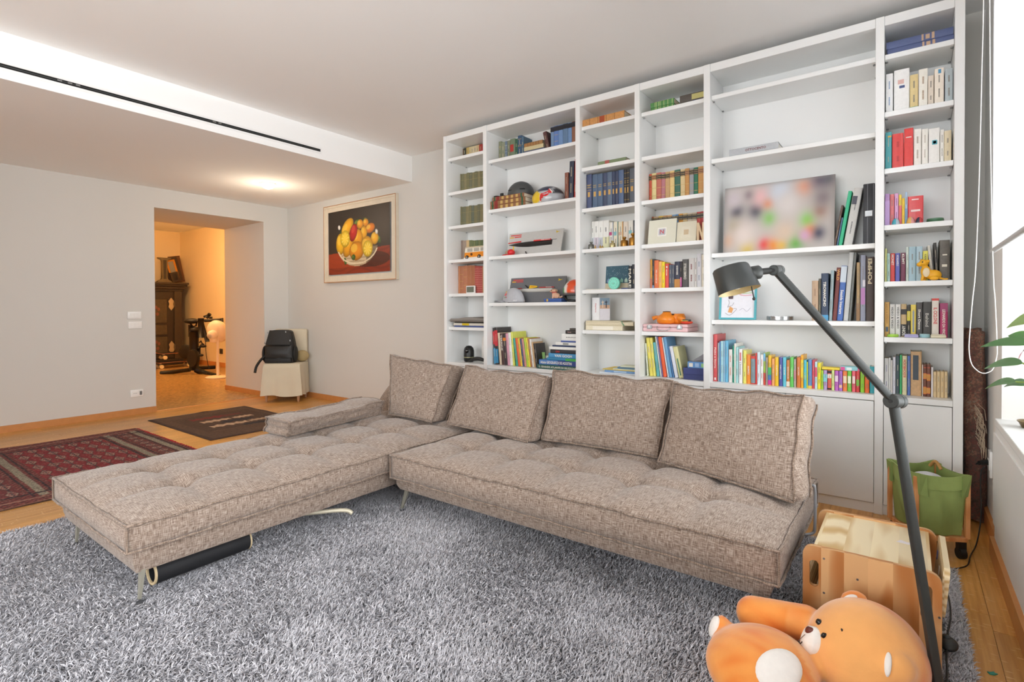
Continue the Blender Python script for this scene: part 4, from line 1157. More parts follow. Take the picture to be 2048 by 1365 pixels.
# still life painting
def still_life(s, q):
    """s to the right, q up"""
    n = len(s); out = np.tile(C('#2e2620'), (n, 1)); asp = 1.49
    x, y = s * asp, q
    def put(m, c, a=1.):
        a = np.broadcast_to(np.asarray(a, float), m.shape)[m][:, None]; out[m] = out[m] * (1 - a) + c * a
    glow = np.exp(-((s - .95) ** 2 / .08 + (q - .85) ** 2 / .1)); put(np.ones(n, bool), C('#4a4038'), glow * .8)
    tbl = q < .33 + .05 * s
    put(tbl, C('#8a2d14')); put(tbl & (np.sin(q * 70 + 4 * np.sin(s * 9)) > .3), C('#6a2010'), .5); put(tbl & (s < .45) & (q > .1), C('#a83c1a'), .6)
    put(tbl & (((s - .7) / .3) ** 2 + ((q - .2) / .12) ** 2 < 1), C('#3a1a10'), .8)
    def blob(cx, cy, rx, ry, ang, col, hi=None, tip=0):
        ca, sa = math.cos(ang), math.sin(ang); dx, dy = x - cx * asp, y - cy
        a, b = (dx * ca + dy * sa) / rx, (-dx * sa + dy * ca) / ry
        d = np.sqrt(a * a + b * b) if not tip else np.sqrt(a * a + b * b * (1 + tip * np.abs(a)))
        m = d < 1; c = C(col)
        sh = np.clip(1.15 - .62 * d ** 3 - .22 * np.clip(-b, 0, 1), .25, 1.2)
        out[m] = c * sh[m][:, None]
        if hi:
            m2 = np.sqrt((a + .3) ** 2 + (b - .35) ** 2) < .45; out[m2 & m] = out[m2 & m] * .4 + C(hi) * .6
    for cx, cy, rx, ry, an in ((.36, .76, .1, .05, 2.2), (.5, .78, .1, .05, .3), (.64, .77, .09, .055, -.6), (.2, .55, .16, .045, 1.3), (.83, .48, .07, .05, -.9), (.74, .66, .06, .03, .2)):
        blob(cx, cy, rx, ry, an, '#3f5a20', '#7f9a3c', 1)
    bowl = (((x - .49 * asp) / .49) ** 2 + ((y - .44) / .33) ** 2 < 1) & (y < .4)
    put(bowl, C('#cdb896')); put(bowl & (np.sin((y + .1 * (x - .7) ** 2) * 110) > .5), C('#8f7758'), .6); put(bowl & (x > .95), C('#4a3a28'), .7)
    lem = [('#e8a81c', .33, .68, .16, .1, .7), ('#e0951a', .54, .7, .07, .07, 0), ('#dc8f1c', .63, .71, .06, .06, 0), ('#d97a18', .7, .62, .1, .07, .2), ('#e2a21a', .6, .56, .07, .1, 0), ('#e09a18', .5, .5, .11, .13, .3), ('#e6b01c', .21, .43, .1, .16, 0), ('#dc9a18', .34, .38, .1, .17, -.5), ('#e8a818', .77, .46, .08, .09, 0), ('#d98a14', .48, .3, .16, .14, .1), ('#e0a018', .65, .36, .12, .14, .2)]
    for c, cx, cy, rx, ry, an in lem: blob(cx, cy + .045, rx * 1.12, ry * 1.05, an, c, '#f6cf4a')
    blob(.43, .63, .09, .14, -.4, '#b5201c', '#d8503c')
    for cx, cy, r in ((.29, .55, .12), (.66, .36, .115)):
        blob(cx, cy, r, r * 1.1, 0, '#ecc42c'); a = np.arctan2(y - cy, x - cx * asp); d = np.hypot(x - cx * asp, y - cy)
        put((d < r * .8) & (np.sin(a * 9) > .5), C('#f7e27a'), .8)
    blob(.43, .25, .05, .045, .3, '#3c5a22', '#6a8a34'); blob(.29, .2, .03, .06, .2, '#4c6a2c')
    for cx, cy in ((.19, .74), (.8, .6)): blob(cx, cy, .03, .04, .4, '#e8e4da')
    rim = np.abs(np.sqrt(((x - .49 * asp) / .49) ** 2 + ((y - .44) / .29) ** 2) - 1) < .03
    put(rim & (y < .36), C('#e2d2b4'))
    return out
pt = thing('framed_painting', 'still life painting of yellow lemons in a cream frame', 'painting', (-5.07, YB, 1.44))
yc = YB - .026
V, Fc = grid(230, 150, lambda s, q: (-5.655 + s * 1.125, yc, 1.535 + q * .752))
mk('canvas', (V, Fc), vcol_mat(.45, .15, 250, namt=.08), pt, vcol=still_life(np.array([i / 230 for j in range(151) for i in range(231)]), np.array([j / 150 for j in range(151) for i in range(231)])))
M_FRM = mat('#dcd2bf', .6, nscale=14, namt=.1, bump=.15, bscale=40)
x0, x1, z0, z1 = -5.735, -4.412, 1.438, 2.368
w = .085
def miter(x0, x1, z0, z1, w, ya, yb, m, nm):
    C0 = [(x0, z0), (x1, z0), (x1, z1), (x0, z1)]; I0 = [(x0 + w, z0 + w), (x1 - w, z0 + w), (x1 - w, z1 - w), (x0 + w, z1 - w)]
    for k in range(4):
        j = (k + 1) % 4
        q = [C0[k], C0[j], I0[j], I0[k]]
        mk(nm, poly(q, ya, yb), m, pt)
miter(x0, x1, z0, z1, .03, YB - .042, YB - .002, M_FRM, 'frame_bar')
miter(x0 + .03, x1 - .03, z0 + .03, z1 - .03, .05, YB - .034, YB - .002, M_FRM, 'inner_bar')
miter(x0 + .002, x1 - .002, z0 + .002, z1 - .002, .007, YB - .0435, YB - .04, mat('#b07a4a', .6), 'gilt_line')

# slip-covered chair in the corner
CHM = RT((-6.055, 3.445, 0), 0, 0, 40.3)          # local: x across, -y to the front
chr_ = thing('covered_chair', 'small chair in a cream fabric slipcover in the corner', 'chair', (-6.05, 3.5, 0))
M_LINEN = mat('#d3c8b0', .95, nscale=8, namt=.05, bump=.12, bscale=160)
def skirt(s, t):
    k = s * 4; i = int(k) % 4; f = k - int(k)
    fl = .028 * (1 - t)
    cs = [(-.215 - fl, -.005 - fl), (.215 + fl, -.005 - fl), (.205 + fl * .4, .36), (-.205 - fl * .4, .36)]
    a, b = cs[i], cs[(i + 1) % 4]
    x, y = a[0] + (b[0] - a[0]) * f, a[1] + (b[1] - a[1]) * f
    fold = .012 * (1 - t) * math.sin(f * PI * 5 + i) * (1 if i in (0, 1, 3) else 0)
    n = [(0, -1), (1, 0), (0, 1), (-1, 0)][i]
    c = .5 * (1 - t) ** 2
    return (x + n[0] * fold, y + n[1] * fold, .075 + .375 * t + .01 * math.sin(f * 7 + i) * (1 - t))
NS2 = 64
V = [skirt(i / NS2, j / 8) for j in range(9) for i in range(NS2)]
V += [(p[0] * .93, (p[1] - .18) * .93 + .18, .462) for p in V[8 * NS2:9 * NS2]]
Fc = [(j * NS2 + i, j * NS2 + (i + 1) % NS2, (j + 1) * NS2 + (i + 1) % NS2, (j + 1) * NS2 + i) for j in range(9) for i in range(NS2)] + [tuple(9 * NS2 + i for i in range(NS2))]
mk('seat_cover', xf((V, Fc), CHM), M_LINEN, chr_, smooth=True, auto=60)
mk('back_cover', xf(rbox(-.2, .2, .315, .375, .45, .87, .02, 3), CHM), M_LINEN, chr_, smooth=True, auto=50)
for x, y in ((-.19, .02), (.19, .02), (-.18, .33), (.18, .33)):
    mk('leg', xf(lathe([(.012, 0), (.018, .05), (.02, .1)], 12, (x, y, 0)), CHM), mat('#b98a66', .5), chr_, smooth=True, auto=50)
kh = mk('khaki_bundle', xf(ell((.16, .262, .535), (.085, .045, .07), 18, 12), CHM), mat('#a8946a', .9, bump=.2, bscale=60), None, smooth=True, label='khaki cloth bundle tucked behind the backpack on the chair', cat='cloth')
# backpack
bp_ = thing('backpack', 'black backpack standing on the cream covered chair', 'backpack', tuple(CHM @ Vector((-.02, .1, .462))))
M_BAG = mat('#23211f', .5, nscale=20, namt=.15, bump=.25, bscale=30)
M_BAG2 = mat('#181716', .6)
def bagf(s, t, r):
    w = .175 - .085 * max(0, r - .3) ** 1.3 - .02 * (1 - r) ** 3
    x = (2 * s - 1) * w
    sy = math.sqrt(max(0, 1 - abs(2 * s - 1) ** 3)) * .5 + .5
    d = (.085 - .025 * r) * sy
    y = .14 + (2 * t - 1) * d
    if t == 0: y -= .018 * math.sin(PI * s) * math.sin(PI * min(1, r * 1.6)) + .004 * math.sin(13 * s + 7 * r)
    z = .466 + r * .40 - .03 * (abs(2 * s - 1) ** 4) * r
    return (x * 1.1 - .065, y + .05 * r, z)
mk('main_body', xf(box_grid(16, 6, 18, bagf), CHM), M_BAG, bp_, smooth=True, auto=70)
def pouch(s, t, r):
    return ((2 * s - 1) * (.148 + .012 * r) - .065, .055 - .03 * t * math.sin(PI * s) ** .5 * math.sin(PI * min(1, .12 + r * .8)) + .02 * r, .53 + r * .15)
mk('front_pocket', xf(box_grid(14, 2, 8, lambda s, t, r: pouch(s, 1 - t, r)), CHM), M_BAG, bp_, smooth=True, auto=70)
mk('top_flap', xf(box_grid(12, 2, 6, lambda s, t, r: ((2 * s - 1) * (.146 - .03 * r) - .065, .058 + .055 * r - .008 * (1 - t) * math.sin(PI * s), .69 + r * .172)), CHM), M_BAG, bp_, smooth=True, auto=70)
mk('base_panel', xf(rbox(-.225, .095, .05, .2, .466, .53, .012), CHM), M_BAG2, bp_, smooth=True, auto=50)
mk('shoulder_strap', xf(tube(spline([(-.22, .1, .56), (-.27, .06, .5), (-.295, .0, .43), (-.3, -.03, .36)], 6), .016, 8), CHM), M_BAG2, bp_, smooth=True)
for x in (-.25, .12):
    mk('side_pocket', xf(ell((x, .14, .572), (.022, .07, .1), 14, 10), CHM), M_BAG2, bp_, smooth=True)
for x, z in ((-.175, .845), (.04, .855), (.09, .75), (-.21, .72)):
    mk('zip_pull', xf(box(x - .004, x + .004, .035, .045, z - .02, z), CHM), M_GREYMETAL, bp_)

# ------------------------------------------------------------------ far room
CX = -12.05
def cab(u, v, dx=0.): p = at(u, v, 0, CX + dx); return p
cy1 = 4.68; cy0 = 3.55
cb2 = thing('painted_wardrobe', 'dark antique painted wardrobe with carved cornice in the far room', 'wardrobe', (CX - .25, (cy0 + cy1) / 2, 0))
M_CAB = mat('#33281c', .7, nscale=12, namt=.25)
M_CAB2 = mat('#413426', .7, nscale=12, namt=.25)
M_CAB3 = mat('#4e4230', .8, nscale=20, namt=.35)
mk('body', box(FX + .005, CX, cy0, cy1, .1, 1.5), M_CAB, cb2)
mk('plinth', rbox(FX + .005, CX + .03, cy0 - .03, cy1 + .03, 0, .12, .01), M_CAB, cb2)
for k, (o, z0, z1) in enumerate(((.02, 1.5, 1.55), (.05, 1.55, 1.6), (.09, 1.6, 1.64), (.11, 1.64, 1.68))):
    mk('cornice_moulding', rbox(FX + .005, CX + o, cy0 - o, cy1 + o, z0, z1, .008), M_CAB2 if k % 2 else M_CAB, cb2)
mk('pilaster', rbox(CX, CX + .03, cy1 - .14, cy1, .12, 1.5, .005), M_CAB2, cb2)
mk('pilaster', rbox(CX, CX + .03, cy0, cy0 + .1, .12, 1.5, .005), M_CAB2, cb2)
dr = mk('door', rbox(CX, CX + .02, cy0 + .12, cy1 - .16, .14, 1.48, .004), M_CAB, cb2)
yy0, yy1 = 4.13, cy1 - .27
for z0, z1 in ((.86, 1.34), (.62, .82), (.24, .58)):
    p = mk('door_panel', rbox(CX + .02, CX + .03, yy0 - .1, yy1, z0, z1, .012), M_CAB3, dr)
    if z1 - z0 > .3:
        mk('painted_flower', join(*[ell((CX + .031, yy0 + .08 + .05 * math.cos(a), (z0 + z1) / 2 + .07 * math.sin(a)), (.003, .026, .035), 10, 6) for a in (.5, 1.6, 2.6, 4., 5.2)]), mat('#7a4a3a', .8), dr)
for z in (1.24, .36):
    mk('hinge_plate', xf(poly([(0, -.13), (.05, -.06), (.035, 0), (.05, .06), (0, .13), (-.05, .06), (-.035, 0), (-.05, -.06)], 0, .006, 'yz'), RT((CX + .03, cy1 - .2, z))), mat('#b8a88c', .4, .5), dr)
    mk('hinge_knuckle', cyl((CX + .035, cy1 - .145, z - .05), (CX + .035, cy1 - .145, z + .05), .014, n=10), mat('#6a5c48', .5, .4), dr)
# things on the wardrobe
TOPZ = 1.68
lt = thing('wooden_letter', 'dark moulded letter I standing on the wardrobe', 'letter', (CX - .05, 4.33, TOPZ))
lm_ = mat('#6e5f42', .5, nscale=10, namt=.2)
mk('letter_body', poly([(4.249, TOPZ), (4.521, TOPZ), (4.504, TOPZ + .03), (4.444, TOPZ + .06), (4.432, TOPZ + .1), (4.432, TOPZ + .42), (4.444, TOPZ + .46), (4.495, TOPZ + .48), (4.504, TOPZ + .5), (4.266, TOPZ + .5), (4.274, TOPZ + .48), (4.325, TOPZ + .46), (4.338, TOPZ + .42), (4.338, TOPZ + .1), (4.325, TOPZ + .06), (4.266, TOPZ + .03)], CX - .08, CX, 'yz'), lm_, lt)
mk('face_inlay', poly([(4.359, TOPZ + .07), (4.410, TOPZ + .07), (4.410, TOPZ + .45), (4.359, TOPZ + .45)], CX, CX + .006, 'yz'), mat('#3a3226', .6), lt)
for nm, lab, yc_, w_, h_, fw, tilt, c1, c2 in (('leaning_frame', 'tall brown wooden picture frame leaning on the far wall', 4.70, .22, .55, .06, -12, '#6b4526', '#2a2018'), ('leaning_frame', 'dark picture frame with wide gold mat leaning on the wardrobe', 4.60, .27, .5, .05, -16, '#3a2818', '#8c8a80'), ('leaning_frame', 'small dark frame leaning beside the wooden letter', 4.57, .15, .2, .035, -18, '#3a2a1c', '#1a1512')):
    fm = thing(nm, lab, 'frame', (CX - .1, yc_, TOPZ))
    dx = {4.70: -.22, 4.60: -.12, 4.57: -.02}[yc_]
    a = w_ / 2
    MM = RT((CX + dx, yc_ + .03, TOPZ + a * math.sin(math.radians(-tilt * .9)) + .002), -tilt * .9, 0, 0)
    mk('frame_border', xf(plate([(-a, 0), (a, 0), (a, h_), (-a, h_)], [[(-a + fw, fw), (-a + fw, h_ - fw), (a - fw, h_ - fw), (a - fw, fw)]], -.015, .015, 'yz'), MM), mat(c1, .5), fm)
    if yc_ == 4.60:
        mk('gold_mat', xf(plate([(-a + fw, fw), (a - fw, fw), (a - fw, h_ - fw), (-a + fw, h_ - fw)], [[(-a + .085, .085), (-a + .085, h_ - .085), (a - .085, h_ - .085), (a - .085, .085)]], -.006, .008, 'yz'), MM), mat('#c9862c', .4, .3), fm)
    mk('picture', xf(poly([(-a + fw * .9, fw * .9), (a - fw * .9, fw * .9), (a - fw * .9, h_ - fw * .9), (-a + fw * .9, h_ - fw * .9)], -.008, .002, 'yz'), MM), mat(c2, .4), fm)
hm = thing('bowler_hat', 'dark rounded hat on the wardrobe beside the letter', 'hat', (CX - .05, 4.06, TOPZ))
mk('crown', lathe([(.17, 0), (.165, .1), (.13, .19), (.06, .235), (.001, .24)], 24, (CX - .29, 4.12, TOPZ)), mat('#221c16', .6), hm, smooth=True)
mk('brim', lathe([(.001, .0), (.2, 0), (.205, .012), (.17, .014)], 24, (CX - .29, 4.12, TOPZ)), mat('#221c16', .6), hm, smooth=True)

# skateboards stacked by the wardrobe
SKP = Vector((-11.45, 4.30, 0))
for k, (z, col, lab) in enumerate(((.07, '#2b2420', 'lower skateboard of the two stacked beneath the wardrobe'), (.24, '#241f1c', 'upper skateboard of the two stacked beneath the wardrobe'))):
    sk = thing('skateboard', lab, 'skateboard', (SKP.x, SKP.y, z - .07))
    def deckf(s, t, r):
        y = SKP.y + .06 * k + (s - .5) * .8; e = abs(2 * s - 1)
        wd = .1 * (1 - max(0, e - .75) ** 2 * 9)
        return (SKP.x + (2 * t - 1) * wd, y, z + .045 + r * .012 + max(0, e - .7) ** 2 * .5)
    mk('deck', box_grid(24, 4, 1, deckf), mat(col, .7), sk, smooth=True, auto=40)
    mk('deck_edge', box_grid(24, 4, 1, lambda s, t, r: (lambda p: (SKP.x + (p[0] - SKP.x) * 1.02, p[1], p[2] - .006))(deckf(s, t, r * .5))), mat('#c47a52', .5), sk)
    for yo in (-.24, .24):
        yy = SKP.y + .06 * k + yo
        mk('truck', join(box(SKP.x - .03, SKP.x + .03, yy - .02, yy + .02, z + .01, z + .05), cyl((SKP.x - .09, yy, z - .04 + .03), (SKP.x + .09, yy, z - .01), .012)), M_GREYMETAL, sk)
        for xo in (-.09, .09):
            mk('wheel', cyl((SKP.x + xo - .02, yy, z - .032), (SKP.x + xo + .02, yy, z - .032), .036, n=18), mat('#e3d3a8', .5), sk, smooth=True, auto=40)

# exercise bike and pedestal fan
DB = 9.25
bkx = thing('exercise_bike', 'black stationary exercise bike standing in the far room', 'exercise bike', (at(398, 748, 2, 0).x, at(398, 748, 2, 0).y, 0))
def Q(u, v, d=0.): return PD(u, v, DB + d)
M_BK = mat('#1e1a17', .5, .2)
def bar(nm, pts, r): return mk(nm, tube([Q(*p) for p in pts], r, 10), M_BK, bkx, smooth=True)
bar('rear_foot', [(322, 746.5), (350, 744), (380, 740)], .035)
bar('front_foot', [(392, 740), (412, 748), (438, 755, -.3)], .05)
bar('cross_foot', [(396, 737, .3), (430, 735, .5)], .035)
bar('frame_post', [(388, 741), (388, 700), (388, 664)], .075)
bar('top_tube', [(384, 660), (402, 660)], .05)
bar('head_post', [(402, 637), (402, 676)], .05)
mk('flywheel', lathe([(.02, -.03), (.1, -.035), (.125, -.02), (.125, .02), (.1, .035), (.02, .03)], 28, (0, 0, 0), oriented(Q(372, 704, .1), (C_R, C_U, -C_D))), M_BK, bkx, smooth=True, auto=40)
mk('drive_cover', lathe([(.01, -.05), (.15, -.05), (.17, 0), (.15, .05), (.01, .05)], 24, (0, 0, 0), oriented(Q(387, 717, -.08), (C_R * .55, C_U * .95, -C_D))), M_BK, bkx, smooth=True, auto=40)
bar('seat_post', [(381, 674), (381, 650)], .035)
mk('saddle', join(ell((0, 0, 0), (.13, .05, .09), 16, 10, oriented(Q(383, 642.5), (C_R, C_U, C_D))), ell((0, 0, 0), (.16, .03, .045), 16, 10, oriented(Q(391, 642), (C_R, C_U, C_D)))), M_BK, bkx, smooth=True)
bar('saddle_rail', [(378, 644), (386, 654), (392, 652), (394, 643)], .014)
bar('handlebar', [(410, 642), (426, 641), (440, 640), (444, 638), (444, 645)], .026)
bar('aero_bar', [(408, 634), (416, 631), (420, 636), (424, 636)], .02)
bar('tablet_holder', [(413, 636), (420, 628)], .03)
bar('crank', [(398, 697), (398, 712)], .025); bar('crank', [(398, 697), (404, 690)], .02)
for p in ((400, 711), (406, 693)): mk('pedal', ell((0, 0, 0), (.06, .025, .05), 12, 8, oriented(Q(*p), (C_R, C_U, C_D))), M_BK, bkx, smooth=True)
bar('toe_clip', [(399, 686), (402, 682), (404, 687), (408, 690), (408, 694)], .012)
bar('brake_hood', [(405, 650), (410, 668), (414, 684)], .03); bar('brake_lever', [(414, 674), (416, 684)], .03)
mk('power_cable', tube(spline([Q(411, 682), Q(412, 705), Q(415, 725), Q(418, 738)], 5), .006, 6), M_BLACK, bkx, smooth=True)
DF = 8.72
fn_ = thing('pedestal_fan', 'white pedestal fan seen from behind in the far room', 'fan', (at(436, 757, 2, 0).x, at(436, 757, 2, 0).y, 0))
M_FAN = mat('#f0e2d0', .45)
fb = at(436, 756, 2, 0)
mk('base', lathe([(.18, 0), (.185, .015), (.15, .03), (.03, .035)], 32, (fb.x, fb.y, 0)), M_FAN, fn_, smooth=True, auto=40)
mk('pole', cyl((fb.x, fb.y, .03), (fb.x, fb.y, .74), .022), M_FAN, fn_, smooth=True, auto=40)
fo = oriented(PD(433, 664, DF), (C_R, C_U, -C_D))
FMt = fo @ Matrix.Rotation(math.radians(14), 4, 'X') @ Matrix.Rotation(math.radians(-14), 4, 'Y')
mk('rear_guard', lathe([(.04, .07), (.12, .05), (.18, .01), (.19, -.03)], 36, (0, 0, 0), FMt), M_FAN, fn_, smooth=True)
mk('front_guard', lathe([(.19, -.03), (.18, -.06), (.1, -.08), (.001, -.085)], 36, (0, 0, 0), FMt), M_FAN, fn_, smooth=True)
mk('motor_housing', lathe([(.001, .16), (.05, .155), (.075, .12), (.08, .05), (.06, .02)], 28, (0, -.03, 0), FMt), M_FAN, fn_, smooth=True)
mk('motor_cap', lathe([(.001, .172), (.035, .168), (.045, .155), (.045, .14)], 24, (0, -.03, 0), FMt), mat('#cfc4b2', .4), fn_, smooth=True)
mk('tilt_neck', xf(rbox(-.055, .055, -.16, .0, .02, .13, .03, 3), FMt), M_FAN, fn_, smooth=True, auto=60)
so = at(443, 703, 1, FY1)
ws = thing('dark_socket', 'small dark wall socket behind the fan in the far room', 'socket', (so.x, FY1, so.z - .05))
mk('cover_plate', rbox(so.x - .06, so.x + .06, FY1 - .012, FY1, so.z - .05, so.z + .05, .004), mat('#4a3f34', .5), ws)
mk('rocker', rbox(so.x - .02, so.x + .02, FY1 - .016, FY1 - .012, so.z - .02, so.z + .02, .002), mat('#2e2822', .5), ws)

# ------------------------------------------------------------------ books
import colorsys
CR = {'A': (880, 230, .19782), 'B': (880, 440, .1416), 'C': (880, 600, .1416), 'D': (1150, 160, .1978), 'E': (1150, 390, .15385), 'F': (1150, 560, .16119),
      'G': (1400, 20, .24173), 'H': (1400, 320, .249), 'I': (1400, 630, .18555), 'J': (1740, 0, .2637), 'K': (1740, 340, .19048), 'L': (1740, 560, .19048)}
BAYN = ['leftmost bay', 'second bay', 'third bay', 'fourth bay', 'fifth bay', 'rightmost bay']
LEVN = ['top shelf', 'second shelf', 'third shelf', 'fourth shelf', 'fifth shelf', 'sixth shelf']
ORD = ['first', 'second', 'third', 'fourth', 'fifth', 'sixth', 'seventh', 'eighth', 'ninth', 'tenth', 'eleventh', 'twelfth', 'thirteenth', 'fourteenth', 'fifteenth', 'sixteenth', 'seventeenth', 'eighteenth', 'nineteenth', 'twentieth']
def ordn(k):
    if k < 20: return ORD[k]
    t, o = divmod(k + 1, 10)
    tens = {2: 'twenty', 3: 'thirty', 4: 'forty', 5: 'fifty'}[t]
    return {2: 'twentieth', 3: 'thirtieth', 4: 'fortieth', 5: 'fiftieth'}[t] if o == 0 else tens + '-' + ORD[o - 1]
def cname(h):
    h = h.lstrip('#'); r, g, b = (int(h[i:i + 2], 16) / 255 for i in (0, 2, 4))
    hh, s, v = colorsys.rgb_to_hsv(r, g, b); d = hh * 360
    if s < .12: return 'white' if v > .84 else 'light grey' if v > .66 else 'grey' if v > .4 else 'charcoal' if v > .2 else 'black'
    if v < .2: return 'black'
    if d < 14 or d >= 345: return ('maroon' if v < .5 else 'red') if s > .45 else ('pink' if v > .65 else 'dull red')
    if d < 42:
        if v < .5: return 'dark brown'
        if s < .3 and v > .8: return 'cream'
        if s > .6 and v > .8: return 'orange'
        return 'brown' if v < .72 else 'tan'
    if d < 68: return 'cream' if s < .4 and v > .8 else 'yellow' if v > .75 else 'olive'
    if d < 90: return 'lime green' if v > .6 else 'olive'
    if d < 165: return ('dark green' if v < .45 else 'green') if s > .25 else 'grey green'
    if d < 195: return 'teal' if v < .75 else 'turquoise'
    if d < 255: return 'navy blue' if v < .48 else 'light blue' if (s < .4 and v > .7) else 'slate blue' if s < .3 else 'blue'
    if d < 290: return 'purple' if s > .35 else 'lilac'
    return 'magenta' if s > .5 else 'pink'
NBOOK = 0
M_PAGES = mat('#e6dcc6', .9, nscale=300, namt=.12)
M_PAGEW = mat('#efece4', .9, nscale=300, namt=.08)
def spine_quad(x0, x1, z0, z1, y=-.0008, t=.0006): return box(x0, x1, y, y + t, z0, z1)
def fade(h, k=.07):
    c = [int(h.lstrip('#')[i:i + 2], 16) for i in (0, 2, 4)]
    return '#%02x%02x%02x' % tuple(round(v + (235 - v) * k) for v in c)
def make_book(M, w, h, dep, col, label, group, o):
    """local frame: thickness x in 0..w, spine at y = 0 facing -y, height z in 0..h; M places it"""
    global NBOOK; NBOOK += 1
    bt = min(.0022, w * .16); r = min(.004, w * .22)
    prof = [(0, dep), (0, r)] + [(w / 2 - w / 2 * math.cos(PI * k / 6), r * (1 - math.sin(PI * k / 6) ** .8)) for k in range(1, 6)] + [(w, r), (w, dep), (w - bt, dep), (w - bt, r + bt), (bt, r + bt), (bt, dep)]
    n = len(prof)
    V = [(x, y, 0) for x, y in prof] + [(x, y, h) for x, y in prof]
    Fc = [(i, (i + 1) % n, n + (i + 1) % n, n + i) for i in range(n)]
    # caps: split into spine block and the two boards
    for off, flip in ((0, True), (n, False)):
        a = [off + n - 1, off + 0, off + 1, off + n - 2]; b = [off + 7, off + 8, off + 9, off + 10]; c = [off + k for k in [n - 2, 1] + list(range(2, 8)) + [10]]
        for q in (a, b, c): Fc.append(tuple(reversed(q)) if flip else tuple(q))
    rough = o.get('rough', .5); col = fade(col)
    bk_ = mk('book', xf((V, Fc), M), mat(col, rough, nscale=90, namt=o.get('wear', .08)), None, label=label, cat='book', group=group)
    e = min(.003, h * .02)
    mk('pages', xf(box(bt + .0002, w - bt - .0002, r + bt + .0002, dep - .003, e, h - e), M), M_PAGEW if o.get('new') else M_PAGES, bk_)
    def add(nm, vf, c, rg=.45): mk(nm, xf(vf, M), mat(c, rg, nscale=90, namt=.05), bk_, kind='stuff' if nm in ('title_print', 'gilt_lines') else None)
    for c, a, b in o.get('bands', ()):
        add('spine_band', box(w * .0 - .0003, w + .0003, -.0006, r + .0004, h * a, h * b), c)
    if 'gold' in o:
        add('gilt_lines', join(*[box(w * .06, w * .94, -.0009, r * .8, h * a - .0012, h * a + .0012) for a in o['gold']]), o.get('gc', '#c9a75c'), .35)
    for c, a, b, fa, fb in o.get('labs', ()):
        add('spine_label', spine_quad(w * fa, w * fb, h * a, h * b, -.0011), c)
    if 't' in o:
        s = o['t']; a, b = o.get('ta', (.15, .85)); th = w * o.get('ts', .5)
        L = h * (b - a)
        if o.get('flat'):      # lying book: the title runs along the height, letters upright when laid flat
            tv = text_vf(s, L, th, .02)
            V2 = [(w / 2 - th / 2 + p[2], -.0012, h * a + p[0]) for p in tv[0]] if o.get('flip') else [(w / 2 + th / 2 - p[2], -.0012, h * b - (L - p[0])) for p in tv[0]]
        else:
            tv = text_vf(s, L, th, .02)
            if o.get('td', 'd') == 'd': V2 = [(w / 2 - th / 2 + p[2], -.0012, h * b - p[0]) for p in tv[0]]
            else: V2 = [(w / 2 + th / 2 - p[2], -.0012, h * a + p[0]) for p in tv[0]]
        add('title', (V2, tv[1]), o.get('tc', '#f0ece0'))
    elif not o.get('plain') and w > .009:
        rn = random.Random(NBOOK); v = sum(lin(col)) / 3
        c = o.get('tc', '#8c857c' if v > .3 else '#c4b89c'); bars = []; z = h * .88
        wd = w * rn.uniform(.12, .22)
        for k in range(2):
            a = h * (.62 if k == 0 else .22); L = h * rn.uniform(.12, .24); q = 0
            while q < L:
                s = h * rn.uniform(.008, .022); bars.append(spine_quad(w / 2 - wd / 2, w / 2 + wd / 2, a + q, a + q + s, -.001)); q += s + h * .006
        add('title_print', join(*bars), c)
    return bk_
def pxy(crop, x, y):
    ox, oy, s = CR[crop]; return ox + x * s, oy + y * s
def row(crop, bay, lev, Y, items, kind='book', group=None, **dflt):
    z = dflt.pop('z0', SHELVES[bay][lev] if lev < len(SHELVES[bay]) else ZCT)
    lv = LEVN[lev] if lev < len(SHELVES[bay]) else 'counter shelf'
    g = group or 'books on the %s of the %s' % (lv, BAYN[bay])
    lo, hi = UP[bay][1] + .0022, UP[bay + 1][0] - .0022
    pv = None
    for k, it in enumerate(items):
        x0, x1, yt, col = it[:4]; o = dict(dflt); o.update(it[4] if len(it) > 4 else {})
        yy = o.get('Y', Y)
        u0, v0 = pxy(crop, x0, yt); u1, _ = pxy(crop, x1, yt)
        a, b = max(lo, X(u0, yy)), min(hi, X(u1, yy))
        if b - a < .003: b = a + .003
        zab = ([ZT - .05 + .027] + [q for q in SHELVES[bay]])[lev] - .037
        h = min(Z((u0 + u1) / 2, v0, yy), zab) - z
        dep = o.get('dep', min(YBK - yy - .004, h * .72))
        ln = o.get('lean', 0)
        w = b - a - .0006
        if ln:
            t = math.radians(ln); h = h / math.cos(t)
            if ln < 0:
                if pv is not None and pv[2] < 0: a = max(a, pv[0] + min(h, pv[1]) * math.cos(t) * (math.tan(-t) - math.tan(-math.radians(pv[2]))))
                a = max(a, lo + h * math.sin(-t) + .001); b = a + w
            else:
                b = min(b, hi - h * math.sin(t) - .001); a = b - w
            piv = b if ln > 0 else a
            pv = (a + w / math.cos(t) + .0016, h, ln)
            M = RT((piv, yy, z + .0006), 0, ln, 0) @ Matrix.Translation((-w if ln > 0 else 0, 0, 0))
        else: M = RT((a + .0003, yy, z + .0006))
        lab = o.get('label') or '%s %s, %s from left, %s of %s' % (cname(col), o.get('kind', kind), ordn(k), lv, BAYN[bay])
        make_book(M, w, h, dep, col, lab, g, o)
